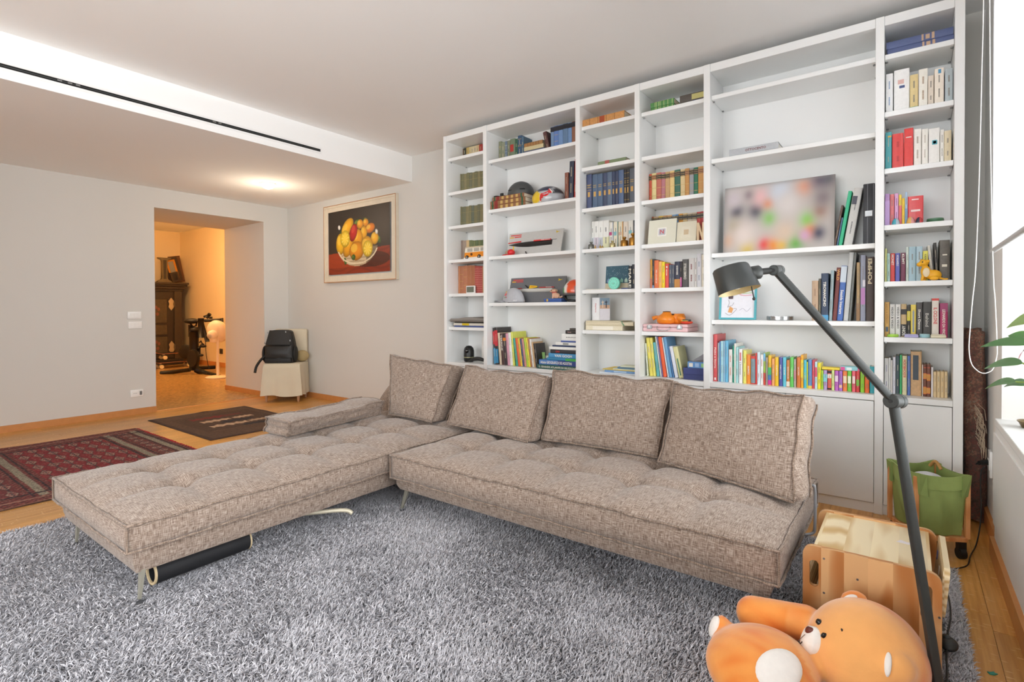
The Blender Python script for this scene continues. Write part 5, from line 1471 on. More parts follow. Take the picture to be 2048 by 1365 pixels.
def stack(crop, bay, lev, Y, items, labels=None, z0=None, kind='book'):
    """lying books, bottom first: (x0, x1, thickness in crop pixels, colour, options)"""
    z = (SHELVES[bay][lev] if lev < len(SHELVES[bay]) else ZCT) if z0 is None else z0
    lv = LEVN[lev] if lev < len(SHELVES[bay]) else 'counter shelf'
    lo, hi = UP[bay][1] + .001, UP[bay + 1][0] - .001
    z += .0006
    for k, it in enumerate(items):
        x0, x1, th, col = it[:4]; o = dict(flat=True, plain=True); o.update(it[4] if len(it) > 4 else {})
        yy = Y + o.get('dy', 0)
        a, b = max(lo, X(pxy(crop, x0, 0)[0], yy)), min(hi, X(pxy(crop, x1, 0)[0], yy))
        w = th * CR[crop][2] * (-.5988 * (a + b) / 2 + .8008 * yy) / F_PX
        dep = o.get('dep', min(YBK - yy - .004, (b - a) * .75))
        # thickness x -> z, height z -> x
        M = Matrix(((0, 0, 1, a), (0, 1, 0, yy), (-1, 0, 0, z + w), (0, 0, 0, 1)))
        pos = ['bottom', 'second from bottom', 'third from bottom', 'fourth from bottom', 'fifth from bottom', 'sixth from bottom', 'seventh from bottom', 'eighth from bottom', 'ninth from bottom', 'tenth from bottom', 'eleventh from bottom', 'twelfth from bottom'][k]
        lab = (labels[k] if labels else None) or '%s lying %s, %s of stack, %s of %s' % (cname(col), o.get('kind', kind), pos, lv, BAYN[bay])
        make_book(M, w, b - a, dep, col, lab, 'lying books on the %s of the %s' % (lv, BAYN[bay]), o)
        z += w + .0004
    return z

# leftmost bay
ol = '#837c58'
row('A', 0, 0, 3.672, [(218, 240, 310, '#b98f62'), (240, 270, 305, '#2c2e22'), (270, 298, 303, '#c9a95c'), (298, 317, 300, '#d8c494'), (317, 347, 300, '#dccaa0'), (347, 375, 295, '#dcc9a2'), (375, 400, 290, '#d9bd8c'), (400, 436, 278, '#b0322c')], 'old book')
e = [193, 218, 247, 272, 298, 325, 350, 382, 415, 440]
row('A', 0, 1, 3.635, [(a, b, 598 - (a - 193) * .17 + (k % 3) * 3, ['#7c7550', '#6f6c4c', '#857b55', '#746f4a', '#6c6a50'][k % 5], {'gold': (.3, .7) if k % 2 else (.3, .68, .9), 'gc': '#a39560'}) for k, (a, b) in enumerate(zip(e[:-1], e[1:]))], 'old cloth book', plain=True)
e = [193, 222, 262, 292, 318, 345, 380, 405, 440]
row('A', 0, 2, 3.635, [(a, b, 930 - (a - 193) * .14 + (k % 3) * 3, ['#756e4a', '#6b6a4e', '#80764f', '#77704c', '#5f6350'][k % 5], {'gold': (.25, .72), 'gc': '#9c8f5c'}) for k, (a, b) in enumerate(zip(e[:-1], e[1:]))], 'old cloth book', plain=True)
row('B', 0, 3, 3.64, [(270, 320, 293, '#8a7568'), (320, 372, 293, '#a08c7c'), (372, 412, 288, '#d2b280', {'bands': (('#8c4638', 0, .45),)}), (412, 445, 288, '#6a7248'), (445, 475, 292, '#5f6c42'), (475, 500, 292, '#707848'), (500, 540, 288, '#586840'), (540, 575, 286, '#6c7448'), (575, 615, 284, '#5c6a40')], 'old book', plain=True)
row('B', 0, 4, 3.60, [(220, 280, 657, '#b8754a'), (280, 330, 655, '#ab6a48', {'gold': (.2, .45, .7)}), (330, 382, 648, '#b5714e', {'gold': (.3, .6, .85)}), (382, 440, 645, '#ad6a44'), (440, 490, 645, '#a8643f'), (490, 545, 655, '#b34a42', {'gold': [.1 + .08 * k for k in range(11)], 'gc': '#d8a08c'}), (545, 600, 655, '#b04640', {'gold': [.1 + .08 * k for k in range(11)], 'gc': '#d8a08c'}), (600, 615, 655, '#c09a6a')], 'leather book', wear=.16, plain=True)
zlap = stack('C', 0, 5, 3.50, [(200, 640, 20, '#3a4a86', {'dy': -.005}), (190, 640, 38, '#e4dccd', {'labs': (('#e3c21e', .28, .5, .1, .9),)})])

# second bay
row('A', 1, 0, 3.615, [(583, 625, 270, '#7d8468', {'gold': (.75,)}), (625, 660, 275, '#868a70'), (660, 685, 265, '#66788a', {'gold': (.2, .5, .8), 'gc': '#c4cdd6'}), (685, 712, 258, '#767a60'), (712, 762, 240, '#6c7d60', {'labs': (('#b5352c', .42, .74, .08, .75),), 'plain': True}), (762, 790, 240, '#23523a'), (790, 830, 207, '#2c4c6e', {'gold': (.55, .6, .85)}), (830, 850, 215, '#44667e')], 'cloth book')
stack('A', 1, 0, 3.605, [(850, 1062, 17, '#4454a8'), (852, 1060, 50, '#434c6c'), (854, 1050, 42, '#d6c596'), (856, 1040, 36, '#a5743f', {'gold': (.2, .35, .5, .65, .8), 'gc': '#6a4424'})])
row('A', 1, 0, 3.60, [(1084, 1120, 165, '#56302c', {'lean': -13, 'label': 'dark maroon book leaning left against the lying stack, top shelf second bay'})])
row('A', 1, 0, 3.61, [(1122, 1155, 122, '#6d8cb4'), (1155, 1200, 110, '#5c80c0', {'gold': (.15, .4, .65)}), (1200, 1245, 100, '#6f93c4'), (1245, 1297, 85, '#5f80a4'), (1297, 1335, 78, '#6f95c6'), (1335, 1375, 65, '#8f5a3e')], 'book of the blue set', bands=(('#26262c', .8, .98),), plain=True)
ORN = {'labs': tuple(('#c9a862', .3 + .15 * k, .37 + .15 * k, .15, .85) for k in range(4)) + (('#8c2a26', .13, .22, .0, 1.), ('#2f5a3c', .05, .09, 0, 1.), ('#2f5a3c', .9, .95, 0, 1.))}
zz = stack('A', 1, 1, 3.50, [(489, 862, 44, '#8a5a36', ORN), (492, 862, 44, '#8a5a36', ORN), (535, 850, 40, '#875636', ORN)], kind='ornate book')
row('A', 1, 1, 3.60, [(1262, 1300, 583, '#8a4f3c'), (1300, 1345, 470, '#2e3448', {'lean': 2}), (1352, 1380, 450, '#a83430', {'lean': 2})], 'tall book', group='tall books beside the helmets')
# counter of the second bay: leaning cookbooks and a stack
row('C', 1, 4, 3.52, [(722, 762, 398, '#23201f', {'bands': (('#c4343c', .55, .9), ('#4a90b8', .02, .45)), 'lean': -3, 'new': 1}), (767, 804, 392, '#2a2422', {'bands': (('#c4343c', .5, .92), ('#3c86b0', .04, .42)), 'lean': -3, 'dep': .2, 'new': 1}), (815, 846, 470, '#d9c4a8', {'lean': -5}), (846, 885, 478, '#4a302a', {'lean': -5, 't': 'TERRINE', 'ta': (.45, .95)}), (885, 925, 488, '#33282a', {'lean': -5, 'bands': (('#e0842c', .78, .88),)}), (928, 962, 478, '#d695a8', {'lean': -5, 'dep': .19}), (962, 1000, 470, '#eeeeea', {'lean': -5, 'tc': '#8a9a80'}), (1012, 1036, 455, '#dde05a', {'lean': -5, 'dep': .2}), (1045, 1075, 548, '#2f9c8c', {'lean': -8}), (1078, 1110, 545, '#e8622e', {'lean': -8}), (1112, 1140, 548, '#e6c33c', {'lean': -8}), (1142, 1165, 552, '#39456c', {'lean': -8}), (1166, 1195, 555, '#d18a86', {'lean': -8}), (1196, 1222, 540, '#b3d23a', {'lean': -8}), (1222, 1248, 545, '#f0de38', {'lean': -8}), (1248, 1272, 548, '#b0744a', {'lean': -8}), (1272, 1296, 560, '#e8e4dc', {'lean': -8}), (1296, 1318, 600, '#c8a070', {'lean': -8}), (1318, 1348, 622, '#2b2320', {'lean': -8, 'dep': .14})], 'cookbook', rough=.35, new=1)
W_ = '#efeee9'
zz2 = stack('C', 1, 4, 3.475, [(1367, 1940, 62, '#1f4f48', {'t': 'IL GRANDE ATLANTE DI SELEZIONE', 'ta': (.05, .97), 'ts': .42, 'tc': '#e6e2cf'}), (1395, 1940, 70, '#3f74b8', {'t': 'Atlante GEOGRAFICO DE AGOSTINI', 'ta': (.04, .86), 'ts': .55, 'bands': (('#3c4f8c', .5, .99),)}), (1505, 1940, 34, '#2f7fa8', {'bands': (('#4aa84c', .62, .99),)}), (1530, 1940, 66, '#3f8cc0', {'t': 'VAN GOGH', 'ta': (.22, .82), 'ts': .55}), (1555, 1940, 52, '#26262a', {'t': 'CINA', 'ta': (.2, .36), 'ts': .5, 'tc': '#d8413a'}), (1540, 1940, 42, W_), (1585, 1940, 22, '#2c3a5c'), (1630, 1940, 44, W_, {'labs': (('#9a9a94', .35, .6, .2, .8),)}), (1705, 1940, 22, '#4a5ea4'), (1715, 1940, 96, '#f3f2ee', {'t': 'BURLESQUE', 'ta': (.3, .98), 'ts': .16, 'tc': '#2a2a2a'}), (1770, 1940, 52, '#2a2624', {'t': 'Ricette', 'ta': (.2, .5), 'ts': .3, 'tc': '#c8a09a'}), (1830, 1940, 30, '#4a4540')])
row('C', 1, 4, 3.62, [(1430, 1520, 790, '#e9e6dd', {'plain': True, 'label': 'small white booklet standing behind the lying stack on second bay counter'})])

# third bay
stack('D', 2, 0, 3.49, [(78, 500, 74, '#c98a48', {'wear': .3, 'gold': (.18, .38, .58, .78), 'gc': '#7a4a22', 'labs': (('#a84a24', .42, .54, .05, .95),)})], ['thick tan leather volume lying on the top shelf of third bay'])
stack('D', 2, 1, 3.56, [(233, 515, 66, '#7a8a62', {'labs': (('#b05a50', .26, .42, -.0, 1.),)})], ['green lying book with a red label, second shelf of third bay'])
nv = '#4b607c'
row('D', 2, 2, 3.545, [(110, 170, 945, '#434d70', {'gold': (.55, .62, .7)}), (176, 228, 955, nv), (228, 280, 948, nv), (282, 325, 940, '#36415f'), (325, 375, 930, '#54677f'), (375, 405, 925, '#2f3a58'), (405, 440, 920, '#2f3956'), (440, 493, 910, '#4d6489'), (496, 522, 908, '#2e2b2c', {'gold': [.15, .35, .55, .75, .9]}), (522, 550, 903, '#2e2b2c', {'gold': [.15, .35, .55, .75, .9]}), (550, 605, 892, '#565d68')], 'dark cloth volume', plain=True, labs=(('#d0a45a', .36, .5, .28, .72), ('#b89a5c', .62, .64, .2, .8), ('#b89a5c', .67, .69, .2, .8)))
row('E', 2, 3, 3.62, [(195, 250, 350, W_, {'bands': (('#d5dbe0', .0, .45),)}), (250, 305, 345, W_, {'bands': (('#ddd2dc', .0, .45),)}), (305, 365, 338, W_, {'bands': (('#c9cbd2', .0, .43),)}), (365, 440, 332, W_, {'bands': (('#e6e4bc', .0, .44),)}), (445, 498, 358, '#f0ede2', {'labs': (('#c44a80', .52, .64, .05, .7), ('#4a7ab0', 0, 1, .9, 1.))}), (500, 560, 350, '#efe8cf', {'labs': (('#8cc5cc', .5, .64, .1, .7), ('#2f8a94', 0, 1, .9, 1.))}), (562, 625, 350, '#eee3c6', {'labs': (('#d8b69c', .5, .62, .1, .7), ('#e29a2c', 0, 1, .88, 1.))}), (627, 690, 350, '#f0e3d2'), (692, 755, 332, '#f2efe6', {'labs': (('#8cc8cc', .52, .64, .15, .75),)}), (757, 790, 330, '#4a5058')], 'paperback', tc='#8a8a88')
row('E', 2, 4, 3.56, [(694, 735, 925, '#23262c', {'t': 'MARE', 'ta': (.05, .88), 'ts': .8, 'new': 1}), (737, 790, 905, '#2c3038')], 'dark book')
zf = stack('F', 2, 5, 3.5, [(132, 590, 58, '#e6dcc0', {'labs': (('#f2ecdc', .2, .75, .15, .9),)}), (132, 720, 44, '#ddd0b0'), (135, 560, 14, '#d9cdb0', {'dy': .02})], kind='vellum folder')
row('F', 2, 5, 3.60, [(208, 305, 222, '#efeff0', {'t': 'Sapiens', 'ta': (.35, .75), 'ts': .22, 'tc': '#d58a8c', 'dep': .13, 'new': 1, 'label': 'white book standing on the old vellum folders, third bay'})], z0=zf)
stack('F', 2, 6, 3.50, [(300, 760, 14, '#dfe6ec'), (365, 760, 30, '#6d9ad0', {'labs': (('#b8d0e6', .3, .7, .2, .8),)}), (340, 760, 10, '#e8c648'), (470, 760, 12, '#d8e0d0'), (525, 760, 22, '#5a7c92'), (560, 760, 18, '#e4e6c8')], kind='magazine')

# fourth bay
stack('D', 3, 0, 3.53, [(767, 1000, 52, '#4f8a48', {'gold': (.2, .26, .36, .42, .58, .75, .93), 'gc': '#d8dc9a'}), (765, 1000, 52, '#4f8a48', {'gold': (.2, .26, .36, .42, .58, .75, .93), 'gc': '#d8dc9a'})])
zb = stack('D', 3, 0, 3.55, [(1057, 1330, 44, '#e4e2da', {'labs': (('#3f5488', .5, .62, .0, 1.),)}), (1060, 1330, 76, '#4f4740', {'labs': (('#c9c07c', .45, .98, .15, .85),)})], ['white lying book with navy stripe, bottom right pair, top shelf fourth bay', 'thick dark brown lying book on the white one, top shelf fourth bay'])
cs = ['#d4583c', '#e6d494', '#bb6250', '#b5707a', '#c79e6a', '#e6c680', '#2e6450', '#e0c792', '#c98f48', '#a0a2a8', '#227050', '#cf9650']
e = [738, 775, 822, 872, 912, 958, 1005, 1065, 1112, 1155, 1200, 1243, 1300]; tp = [955, 945, 938, 935, 930, 920, 908, 905, 895, 890, 885, 875]
row('D', 3, 2, 3.61, [(a, b, t, c, {'bands': (('#26211e' if k not in (1, 5, 8, 11) else '#8c5a3c', .78, .94),), 'gold': (.8, .86, .92, .25, .5), 'gc': '#cfae6a'}) for k, (a, b, t, c) in enumerate(zip(e[:-1], e[1:], tp, cs))], 'gilt hardback', plain=True)
e = [950, 1020, 1085, 1140, 1200, 1260, 1310, 1345, 1400, 1460, 1518, 1582, 1635, 1690]; tp = [288, 284, 276, 270, 264, 258, 252, 246, 240, 236, 230, 222, 214]
cs = ['#b05a3c', '#c9a880', '#e0b83c', '#c08a4c', '#d8a46a', '#7aa0c0', '#5a86bc', '#e09a2c', '#e0c48a', '#d8c8b0', '#cbb9a0', '#cc4038', '#b83a3a']
row('E', 3, 3, 3.66, [(a, b, t, c, {'bands': (('#2a2622', .8, .95),), 'gold': (.83, .92), 'gc': '#cfb26a'}) for a, b, t, c in zip(e[:-1], e[1:], tp, cs)], 'gilt hardback', plain=True)
row('E', 3, 4, 3.63, [(962, 1003, 843, '#eea83e', {'bands': (('#e08a6a', 0, .35),)}), (1003, 1028, 835, '#33383e', {'bands': (('#86a8d0', .0, .12),)}), (1028, 1085, 852, '#ea7440', {'t': 'Mille splendidi soli', 'ta': (.2, .66), 'ts': .35}), (1085, 1127, 868, '#f4b65e'), (1127, 1168, 873, '#f3d81c'), (1170, 1218, 895, '#e64a40', {'t': 'Io', 'ta': (.5, .9), 'ts': .4}), (1218, 1258, 910, '#525b6b'), (1258, 1290, 910, '#525b6b'), (1292, 1364, 868, '#272c42', {'bands': (('#c98a3c', .02, .34),), 't': 'NEVERWHERE', 'ta': (.5, .85), 'ts': .3}), (1366, 1388, 865, '#3a3438', {'bands': (('#c85a9a', .05, .4),)}), (1392, 1470, 838, '#504e4c', {'t': 'CHIARE STELLE', 'ta': (.3, .85), 'ts': .4, 'td': 'u'}), (1476, 1550, 823, '#e2e0de', {'tc': '#8a3a3a'}), (1552, 1582, 820, '#ebe9e6', {'tc': '#8a3a3a'}), (1584, 1640, 765, '#e3e4ea', {'tc': '#7a90a8'}), (1642, 1690, 775, '#e8dfcc')], 'paperback', new=1)
row('F', 3, 6, 3.53, [(872, 890, 790, '#e4ead2', {'lean': -4}), (890, 930, 722, '#e8d95c', {'lean': -6, 'tc': '#8a7ab0'}), (930, 965, 724, '#e9dc66', {'lean': -6, 'tc': '#8a7ab0'}), (965, 1000, 780, '#5ab0b4', {'lean': -7}), (1002, 1020, 690, '#d8e0dc', {'lean': -8, 'dep': .16}), (1020, 1036, 705, '#7a6a9a', {'lean': -8, 'dep': .16}), (1042, 1084, 712, '#ee5a2c', {'lean': -8, 'plain': 1}), (1092, 1108, 720, '#dfe4ea', {'lean': -9}), (1112, 1150, 715, '#6aa0cc', {'lean': -9, 'dep': .17, 'plain': 1}), (1156, 1172, 830, '#4a7ab0', {'lean': -10}), (1180, 1222, 830, '#dfe4f0', {'lean': -11, 'plain': 1}), (1232, 1290, 838, '#dcd79a', {'lean': -12, 'labs': (('#5a8a70', .08, .62, .35, .62),), 'plain': 1})], 'thin picture book', new=1)

# fifth bay
stack('G', 4, 1, 3.515, [(245, 645, 14, '#c9cbce'), (240, 645, 54, '#b9bcc0', {'t': 'OTTOCENTO', 'ta': (.34, .76), 'ts': .36, 'tc': '#7a3a3c', 'new': 1})], ['thin pale grey volume under the grey art book, second shelf fifth bay', 'grey art book with dark red title lying on second shelf fifth bay'])
row('H', 4, 2, 3.60, [(1070, 1088, 372, '#5a4236', {'lean': 9}), (1091, 1104, 470, '#4a6a8c', {'lean': 9}), (1106, 1136, 262, '#35c08c', {'lean': 9, 'dep': .13, 'plain': 1}), (1148, 1218, 240, '#d6d4d0', {'lean': 9, 'dep': .13, 'tc': '#6a6a6a', 'labs': (('#4a4a58', .72, .86, .05, .6),)})], 'binder')
row('H', 4, 3, 3.555, [(898, 950, 972, '#b89a7c', {'tc': '#8a6a50'}), (952, 970, 955, '#5a5644'), (972, 1030, 912, '#2b3a52', {'t': 'TIROMANCINO', 'ta': (.3, .82), 'ts': .4, 'bands': (('#4a9ac8', .0, .12),), 'dep': .17}), (1034, 1060, 890, '#94abb0', {'lean': 2}), (1062, 1096, 868, '#6a2b28', {'lean': 4, 't': 'WILD', 'ta': (.76, .97), 'ts': .6, 'tc': '#d9a04a'}), (1098, 1145, 855, '#3f66b0', {'lean': 4, 't': 'Seaside Interiors', 'ta': (.12, .56), 'ts': .5, 'bands': (('#c9d3dc', .7, .99),)}), (1150, 1190, 745, '#c9cbca', {'lean': 4, 'plain': 1, 'dep': .17}), (1192, 1212, 748, '#6f7470', {'lean': 4, 'plain': 1}), (1256, 1284, 825, '#b8996c', {'bands': (('#a07a50', 0, .3),)}), (1287, 1330, 765, '#9aa0b4', {'labs': (('#c488c4', .25, .5, .1, .9), ('#e8e4ec', .52, .62, .45, .95))}), (1332, 1398, 780, '#3f302a', {'t': 'POMPEI', 'ta': (.58, .97), 'ts': .5, 'td': 'u', 'tc': '#e6d6b0', 'dep': .17})], 'art book')
I5 = [(130, 185, 212, '#d14c4e', {'t': 'Fiabe e Storie', 'ta': (.28, .72), 'ts': .38, 'labs': (('#f0e8e4', .03, .08, .3, .7),), 'dep': .2}), (190, 208, 305, '#9aa0a4'), (208, 222, 290, '#4a82ba'), (222, 250, 285, '#a4d4de'), (250, 270, 285, '#8fb8d4'), (270, 303, 280, '#66b4da', {'dep': .19}), (308, 348, 375, '#e8e2de', {'tc': '#d07a60'}), (350, 368, 335, '#1f8a72', {'dep': .12}), (368, 385, 312, '#f1efe6', {'dep': .19}), (387, 412, 350, '#a4dada', {'dep': .17}), (416, 457, 372, '#f0eef0', {'t': "L'Inverno", 'ta': (.25, .62), 'ts': .4, 'tc': '#8a8a94', 'labs': (('#d87a80', .66, .9, .3, .7),)}), (462, 500, 385, '#e8e66e'), (500, 545, 430, '#f08c2e', {'t': 'ANIMALI', 'ta': (.32, .62), 'ts': .4}), (547, 595, 445, '#8199a4', {'bands': (('#d2483e', .9, 1.), ('#d2483e', 0, .04))}), (597, 614, 415, '#e03c38'), (616, 648, 405, '#dceaf2', {'tc': '#c05040'}), (650, 684, 430, '#f0f0ee', {'tc': '#c04038'}), (686, 706, 415, '#a8cc4c', {'bands': (('#d84a3c', 0, .38), ('#7abbe0', .75, .99))}), (708, 732, 460, '#a89c90'), (735, 768, 440, '#f2c22c', {'bands': (('#4ab86a', .35, .6), ('#d8369a', .02, .18), ('#3f86c4', .18, .35))}), (772, 805, 475, '#f0a868'), (807, 848, 460, '#f4c322', {'t': 'LA FATTORIA', 'ta': (.35, .72), 'ts': .35}), (850, 890, 460, '#4c529c', {'t': 'ANIMALI NOTTURNI', 'ta': (.25, .75), 'ts': .35}), (892, 930, 460, '#5ec2d8', {'t': 'IL MARE', 'ta': (.4, .65), 'ts': .35}), (932, 968, 490, '#ca7a40', {'t': 'DINOSAURI', 'ta': (.3, .75), 'ts': .35, 'bands': (('#e8dfd0', .02, .2),)}), (970, 1010, 460, '#62ca58', {'t': 'I CONTRARI', 'ta': (.35, .65), 'ts': .35}), (1012, 1036, 480, '#b8b0a8', {'bands': (('#c88a94', .3, .6),)}), (1042, 1085, 462, '#d2742e', {'t': 'LA CASA', 'ta': (.4, .68), 'ts': .35}), (1087, 1116, 435, '#f4ac22', {'bands': (('#f0d23c', .3, .85),)}), (1118, 1150, 490, '#48bcd8', {'t': 'IL CIELO', 'ta': (.3, .55), 'ts': .4, 'tc': '#f4e24a'}), (1150, 1164, 510, '#d2d83a'), (1166, 1208, 485, '#5e8eca', {'bands': (('#e8c860', .0, .1),)}), (1210, 1236, 490, '#d94654'), (1238, 1266, 510, '#c8e4ee', {'labs': (('#d84a6a', .45, .8, .1, .9),)}), (1268, 1304, 520, '#f4e430'), (1306, 1330, 600, '#aad832'), (1332, 1372, 600, '#b89ed4', {'bands': (('#8ad0d8', .4, .8),)}), (1376, 1418, 600, '#e25e4e', {'bands': (('#26201e', .85, .97), ('#26201e', .02, .1), ('#f2e6dc', .6, .8))}), (1420, 1450, 600, '#d8ea90'), (1453, 1495, 605, '#c264c4', {'labs': (('#f0dcea', .45, .75, .1, .9),)}), (1498, 1538, 608, '#aa6cca', {'labs': (('#f0c8a0', .15, .3, .1, .9),)}), (1541, 1588, 608, '#f07e3e', {'labs': (('#f4e4c0', .4, .75, .12, .88),)}), (1590, 1635, 608, '#6ec43e', {'labs': (('#eef4d8', .4, .75, .12, .88),)}), (1640, 1680, 608, '#ec5e6e', {'labs': (('#f6dcd8', .4, .75, .12, .88),)}), (1683, 1724, 610, '#d93e3e', {'labs': (('#7ac04a', .3, .6, .1, .9),)}), (1730, 1775, 585, '#90d432'), (1778, 1828, 620, '#f26c2e'), (1832, 1885, 560, '#2ea4b2')]
row('I', 4, 4, 3.515, I5, 'children book', rough=.32, new=1)
zc_ = Z(*pxy('I', 1410, 600), 3.515)
stack('I', 4, 4, 3.52, [(1316, 1508, 26, '#f2d83a')], ['yellow thin book lying across the small children books'], z0=zc_ + .001)
stack('I', 4, 4, 3.52, [(1514, 1724, 46, '#8fd0d8', {'labs': (('#e0559a', .02, .24, .1, .9), ('#e8f0f0', .32, .6, .2, .8), ('#e05a8a', .9, .99, .1, .9))})], ['turquoise and pink box book lying across small children books'], z0=zc_ + .001)

# rightmost bay
stack('J', 5, 0, 3.50, [(124, 640, 48, '#4d5a86', {'labs': (('#c9a98c', .54, .57, .08, .92), ('#c9a98c', .60, .66, .2, .8), ('#c9a98c', .69, .73, .08, .92))}), (116, 622, 56, '#4d5a86', {'labs': (('#c9a98c', .54, .57, .08, .92), ('#c9a98c', .60, .66, .2, .8), ('#c9a98c', .69, .73, .08, .92))})])
row('J', 5, 1, 3.53, [(113, 168, 562, '#f3f3f2', {'tc': '#7a9ac0'}), (175, 292, 528, '#f1f0ee', {'labs': (('#4c5c8c', .56, .62, .35, .7), ('#d8b0a8', .66, .76, .25, .65)), 'plain': 1}), (295, 358, 568, '#e0c98c', {'bands': (('#5a9a68', .0, .09),)}), (361, 430, 525, '#f0ece0', {'tc': '#b8a088'}), (432, 476, 575, '#e4d5c4'), (480, 553, 520, '#f1e6d4', {'labs': (('#4a90b8', .86, .97, .4, .7),)}), (560, 622, 522, '#b4c0c4')], 'pale paperback', new=1)
row('J', 5, 2, 3.53, [(107, 160, 1005, '#4aa0a6', {'labs': (('#e8b040', .86, .9, .4, .95),)}), (163, 250, 1015, '#d8403e', {'tc': '#b83030', 'rough': .25}), (253, 323, 975, '#e03c38', {'rough': .25, 'labs': (('#f0e0d8', .76, .785, .2, .8),), 'plain': 1}), (327, 384, 980, '#f0ece4', {'tc': '#b0a494'}), (387, 435, 980, '#efede4', {'tc': '#b0a494'}), (438, 523, 975, '#eeede8', {'labs': (('#4aa4b4', .55, .67, .32, .78), ('#eeede8', .575, .645, .42, .68)), 'plain': 1}), (526, 555, 985, '#f1efe8'), (556, 612, 992, '#dfd0ae')], 'paperback', new=1)
row('K', 5, 3, 3.54, [(145, 203, 253, '#bd96cc', {'bands': (('#c9a8dc', .0, .78),), 'plain': 1}), (205, 250, 258, '#dc7274'), (253, 295, 248, '#d9a0cc', {'tc': '#6a4a70'}), (298, 328, 262, '#f0cc3c', {'bands': (('#e06a70', .0, .65),)}), (331, 361, 300, '#f2c832'), (363, 389, 235, '#a4c0dc', {'bands': (('#7aa0c8', .0, .5),)}), (392, 557, 276, '#d8383c', {'rough': .25, 'labs': (('#f0d8d4', .86, .9, .25, .7), ('#f0d8d4', .45, .52, .2, .8)), 'plain': 1, 'dep': .12})], 'paperback', new=1)
row('K', 5, 4, 3.56, [(147, 175, 828, '#dce094'), (177, 210, 880, '#badfd4'), (212, 260, 878, '#dc4a46', {'t': 'MONET', 'ta': (.58, .95), 'ts': .55}), (264, 312, 876, '#5f62b8', {'t': 'MICHELANGELO', 'ta': (.55, .93), 'ts': .45}), (320, 372, 872, '#6e2f46', {'t': 'KLIMT', 'ta': (.6, .96), 'ts': .5}), (376, 404, 812, '#cfdcd0'), (405, 480, 808, '#a0bfcc'), (482, 550, 805, '#aac6d2'), (553, 607, 852, '#e2dc5a', {'t': 'VAN GOGH', 'ta': (.4, .9), 'ts': .5, 'tc': '#6a6a30'}), (640, 672, 795, '#d9d4c8', {'lean': -5}), (690, 722, 765, '#33302e', {'lean': -3}), (726, 836, 738, '#5c574e', {'labs': (('#e0dac8', .62, .65, .3, .75), ('#e0dac8', .34, .4, .25, .75)), 'plain': 1, 'wear': .3})], 'art paperback')
row('L', 5, 5, 3.56, [(144, 203, 235, '#e6b566', {'t': 'pane e tulipani', 'ta': (.38, .93), 'ts': .35, 'tc': '#b07a30', 'labs': (('#5a6a80', .14, .28, .2, .8),)}), (207, 264, 258, '#eceae6', {'t': 'VIDEO & VIDEO', 'ta': (.25, .92), 'ts': .38, 'tc': '#3a3a3a'}), (267, 323, 258, '#eceae6', {'t': 'VIDEO & VIDEO', 'ta': (.25, .92), 'ts': .38, 'tc': '#3a3a3a'}), (326, 385, 255, '#c9a978', {'bands': (('#2b2928', .02, .38), ('#2b2928', .68, .84)), 't': 'SONY', 'ta': (.04, .34), 'ts': .6, 'td': 'u'}), (390, 426, 262, '#2c2a26', {'bands': (('#d8c83c', .5, .8),)}), (428, 485, 262, '#ecd35a', {'labs': (('#8a9ab0', .15, .8, .35, .65),)}), (488, 552, 238, '#4a4848', {'t': 'Short Dance', 'ta': (.22, .8), 'ts': .4}), (556, 645, 232, '#3a3836', {'t': 'Behind', 'ta': (.3, .68), 'ts': .4, 'tc': '#b8b4ac'}), (649, 725, 195, '#eae2d4', {'t': 'IL CICLONE', 'ta': (.34, .76), 'ts': .5, 'tc': '#d83a34', 'bands': (('#d84a42', .94, .995),)}), (735, 818, 247, '#b02a5e', {'t': 'LEONARDO DA VINCI', 'ta': (.08, .82), 'ts': .38, 'bands': (('#a03a6a', .75, .99),)})], 'video case', new=1)
row('L', 5, 6, 3.545, [(143, 200, 825, '#e6e5e3', {'tc': '#8a84b0'}), (201, 220, 822, '#efeeec'), (222, 240, 845, '#e2dcd8'), (243, 272, 812, '#d9d8e2'), (274, 315, 800, '#36454c'), (316, 338, 792, '#36b268'), (341, 392, 800, '#d9d0a4', {'t': 'KOCHBUCH', 'ta': (.45, .9), 'ts': .55, 'td': 'u', 'tc': '#d84a3a', 'wear': .25}), (396, 428, 800, '#4a6ab4'), (430, 546, 757, '#c9a070', {'plain': 1, 'wear': .3, 'labs': (('#3c4650', .36, .92, .2, .72),)}), (550, 561, 892, '#ece4dc'), (563, 598, 890, '#6a3a28', {'bands': (('#c98a3c', .08, .3), ('#c98a3c', .55, .72)), 'gold': (.08, .3, .55, .72, .9), 'gc': '#d8502c', 'plain': 1}), (599, 640, 892, '#6a3a28', {'bands': (('#c98a3c', .1, .28), ('#c98a3c', .5, .7)), 'gold': (.1, .28, .5, .7, .9), 'gc': '#d8502c', 'plain': 1}), (646, 667, 920, '#e9e4e4'), (669, 705, 968, '#d9bd8c'), (706, 743, 966, '#dabf8e'), (744, 784, 966, '#d8bb88'), (785, 820, 968, '#dabf90')], 'old book')

# ------------------------------------------------------------------ things on the shelves
def span(crop, x0, x1, Y):
    a, b = X(pxy(crop, x0, 0)[0], Y), X(pxy(crop, x1, 0)[0], Y)
    for k in range(6):
        lo, hi = UP[k][1], UP[k + 1][0]
        if lo < (a + b) / 2 < hi + .02 and a < hi: return max(a, lo + .002), min(b, hi - .002)
    return a, b
def zat(crop, x, y, Y): return Z(*pxy(crop, x, y), Y)
def letters(parent, s, x, y, z, w, h, col, name='lettering', M=None, bold=.02):
    v, f = text_vf(s, w, h, bold)
    v = [(x + p[0], y, z + p[2]) for p in v]
    return mk(name, xf((v, f), M) if M else (v, f), mat(col, .5), parent)

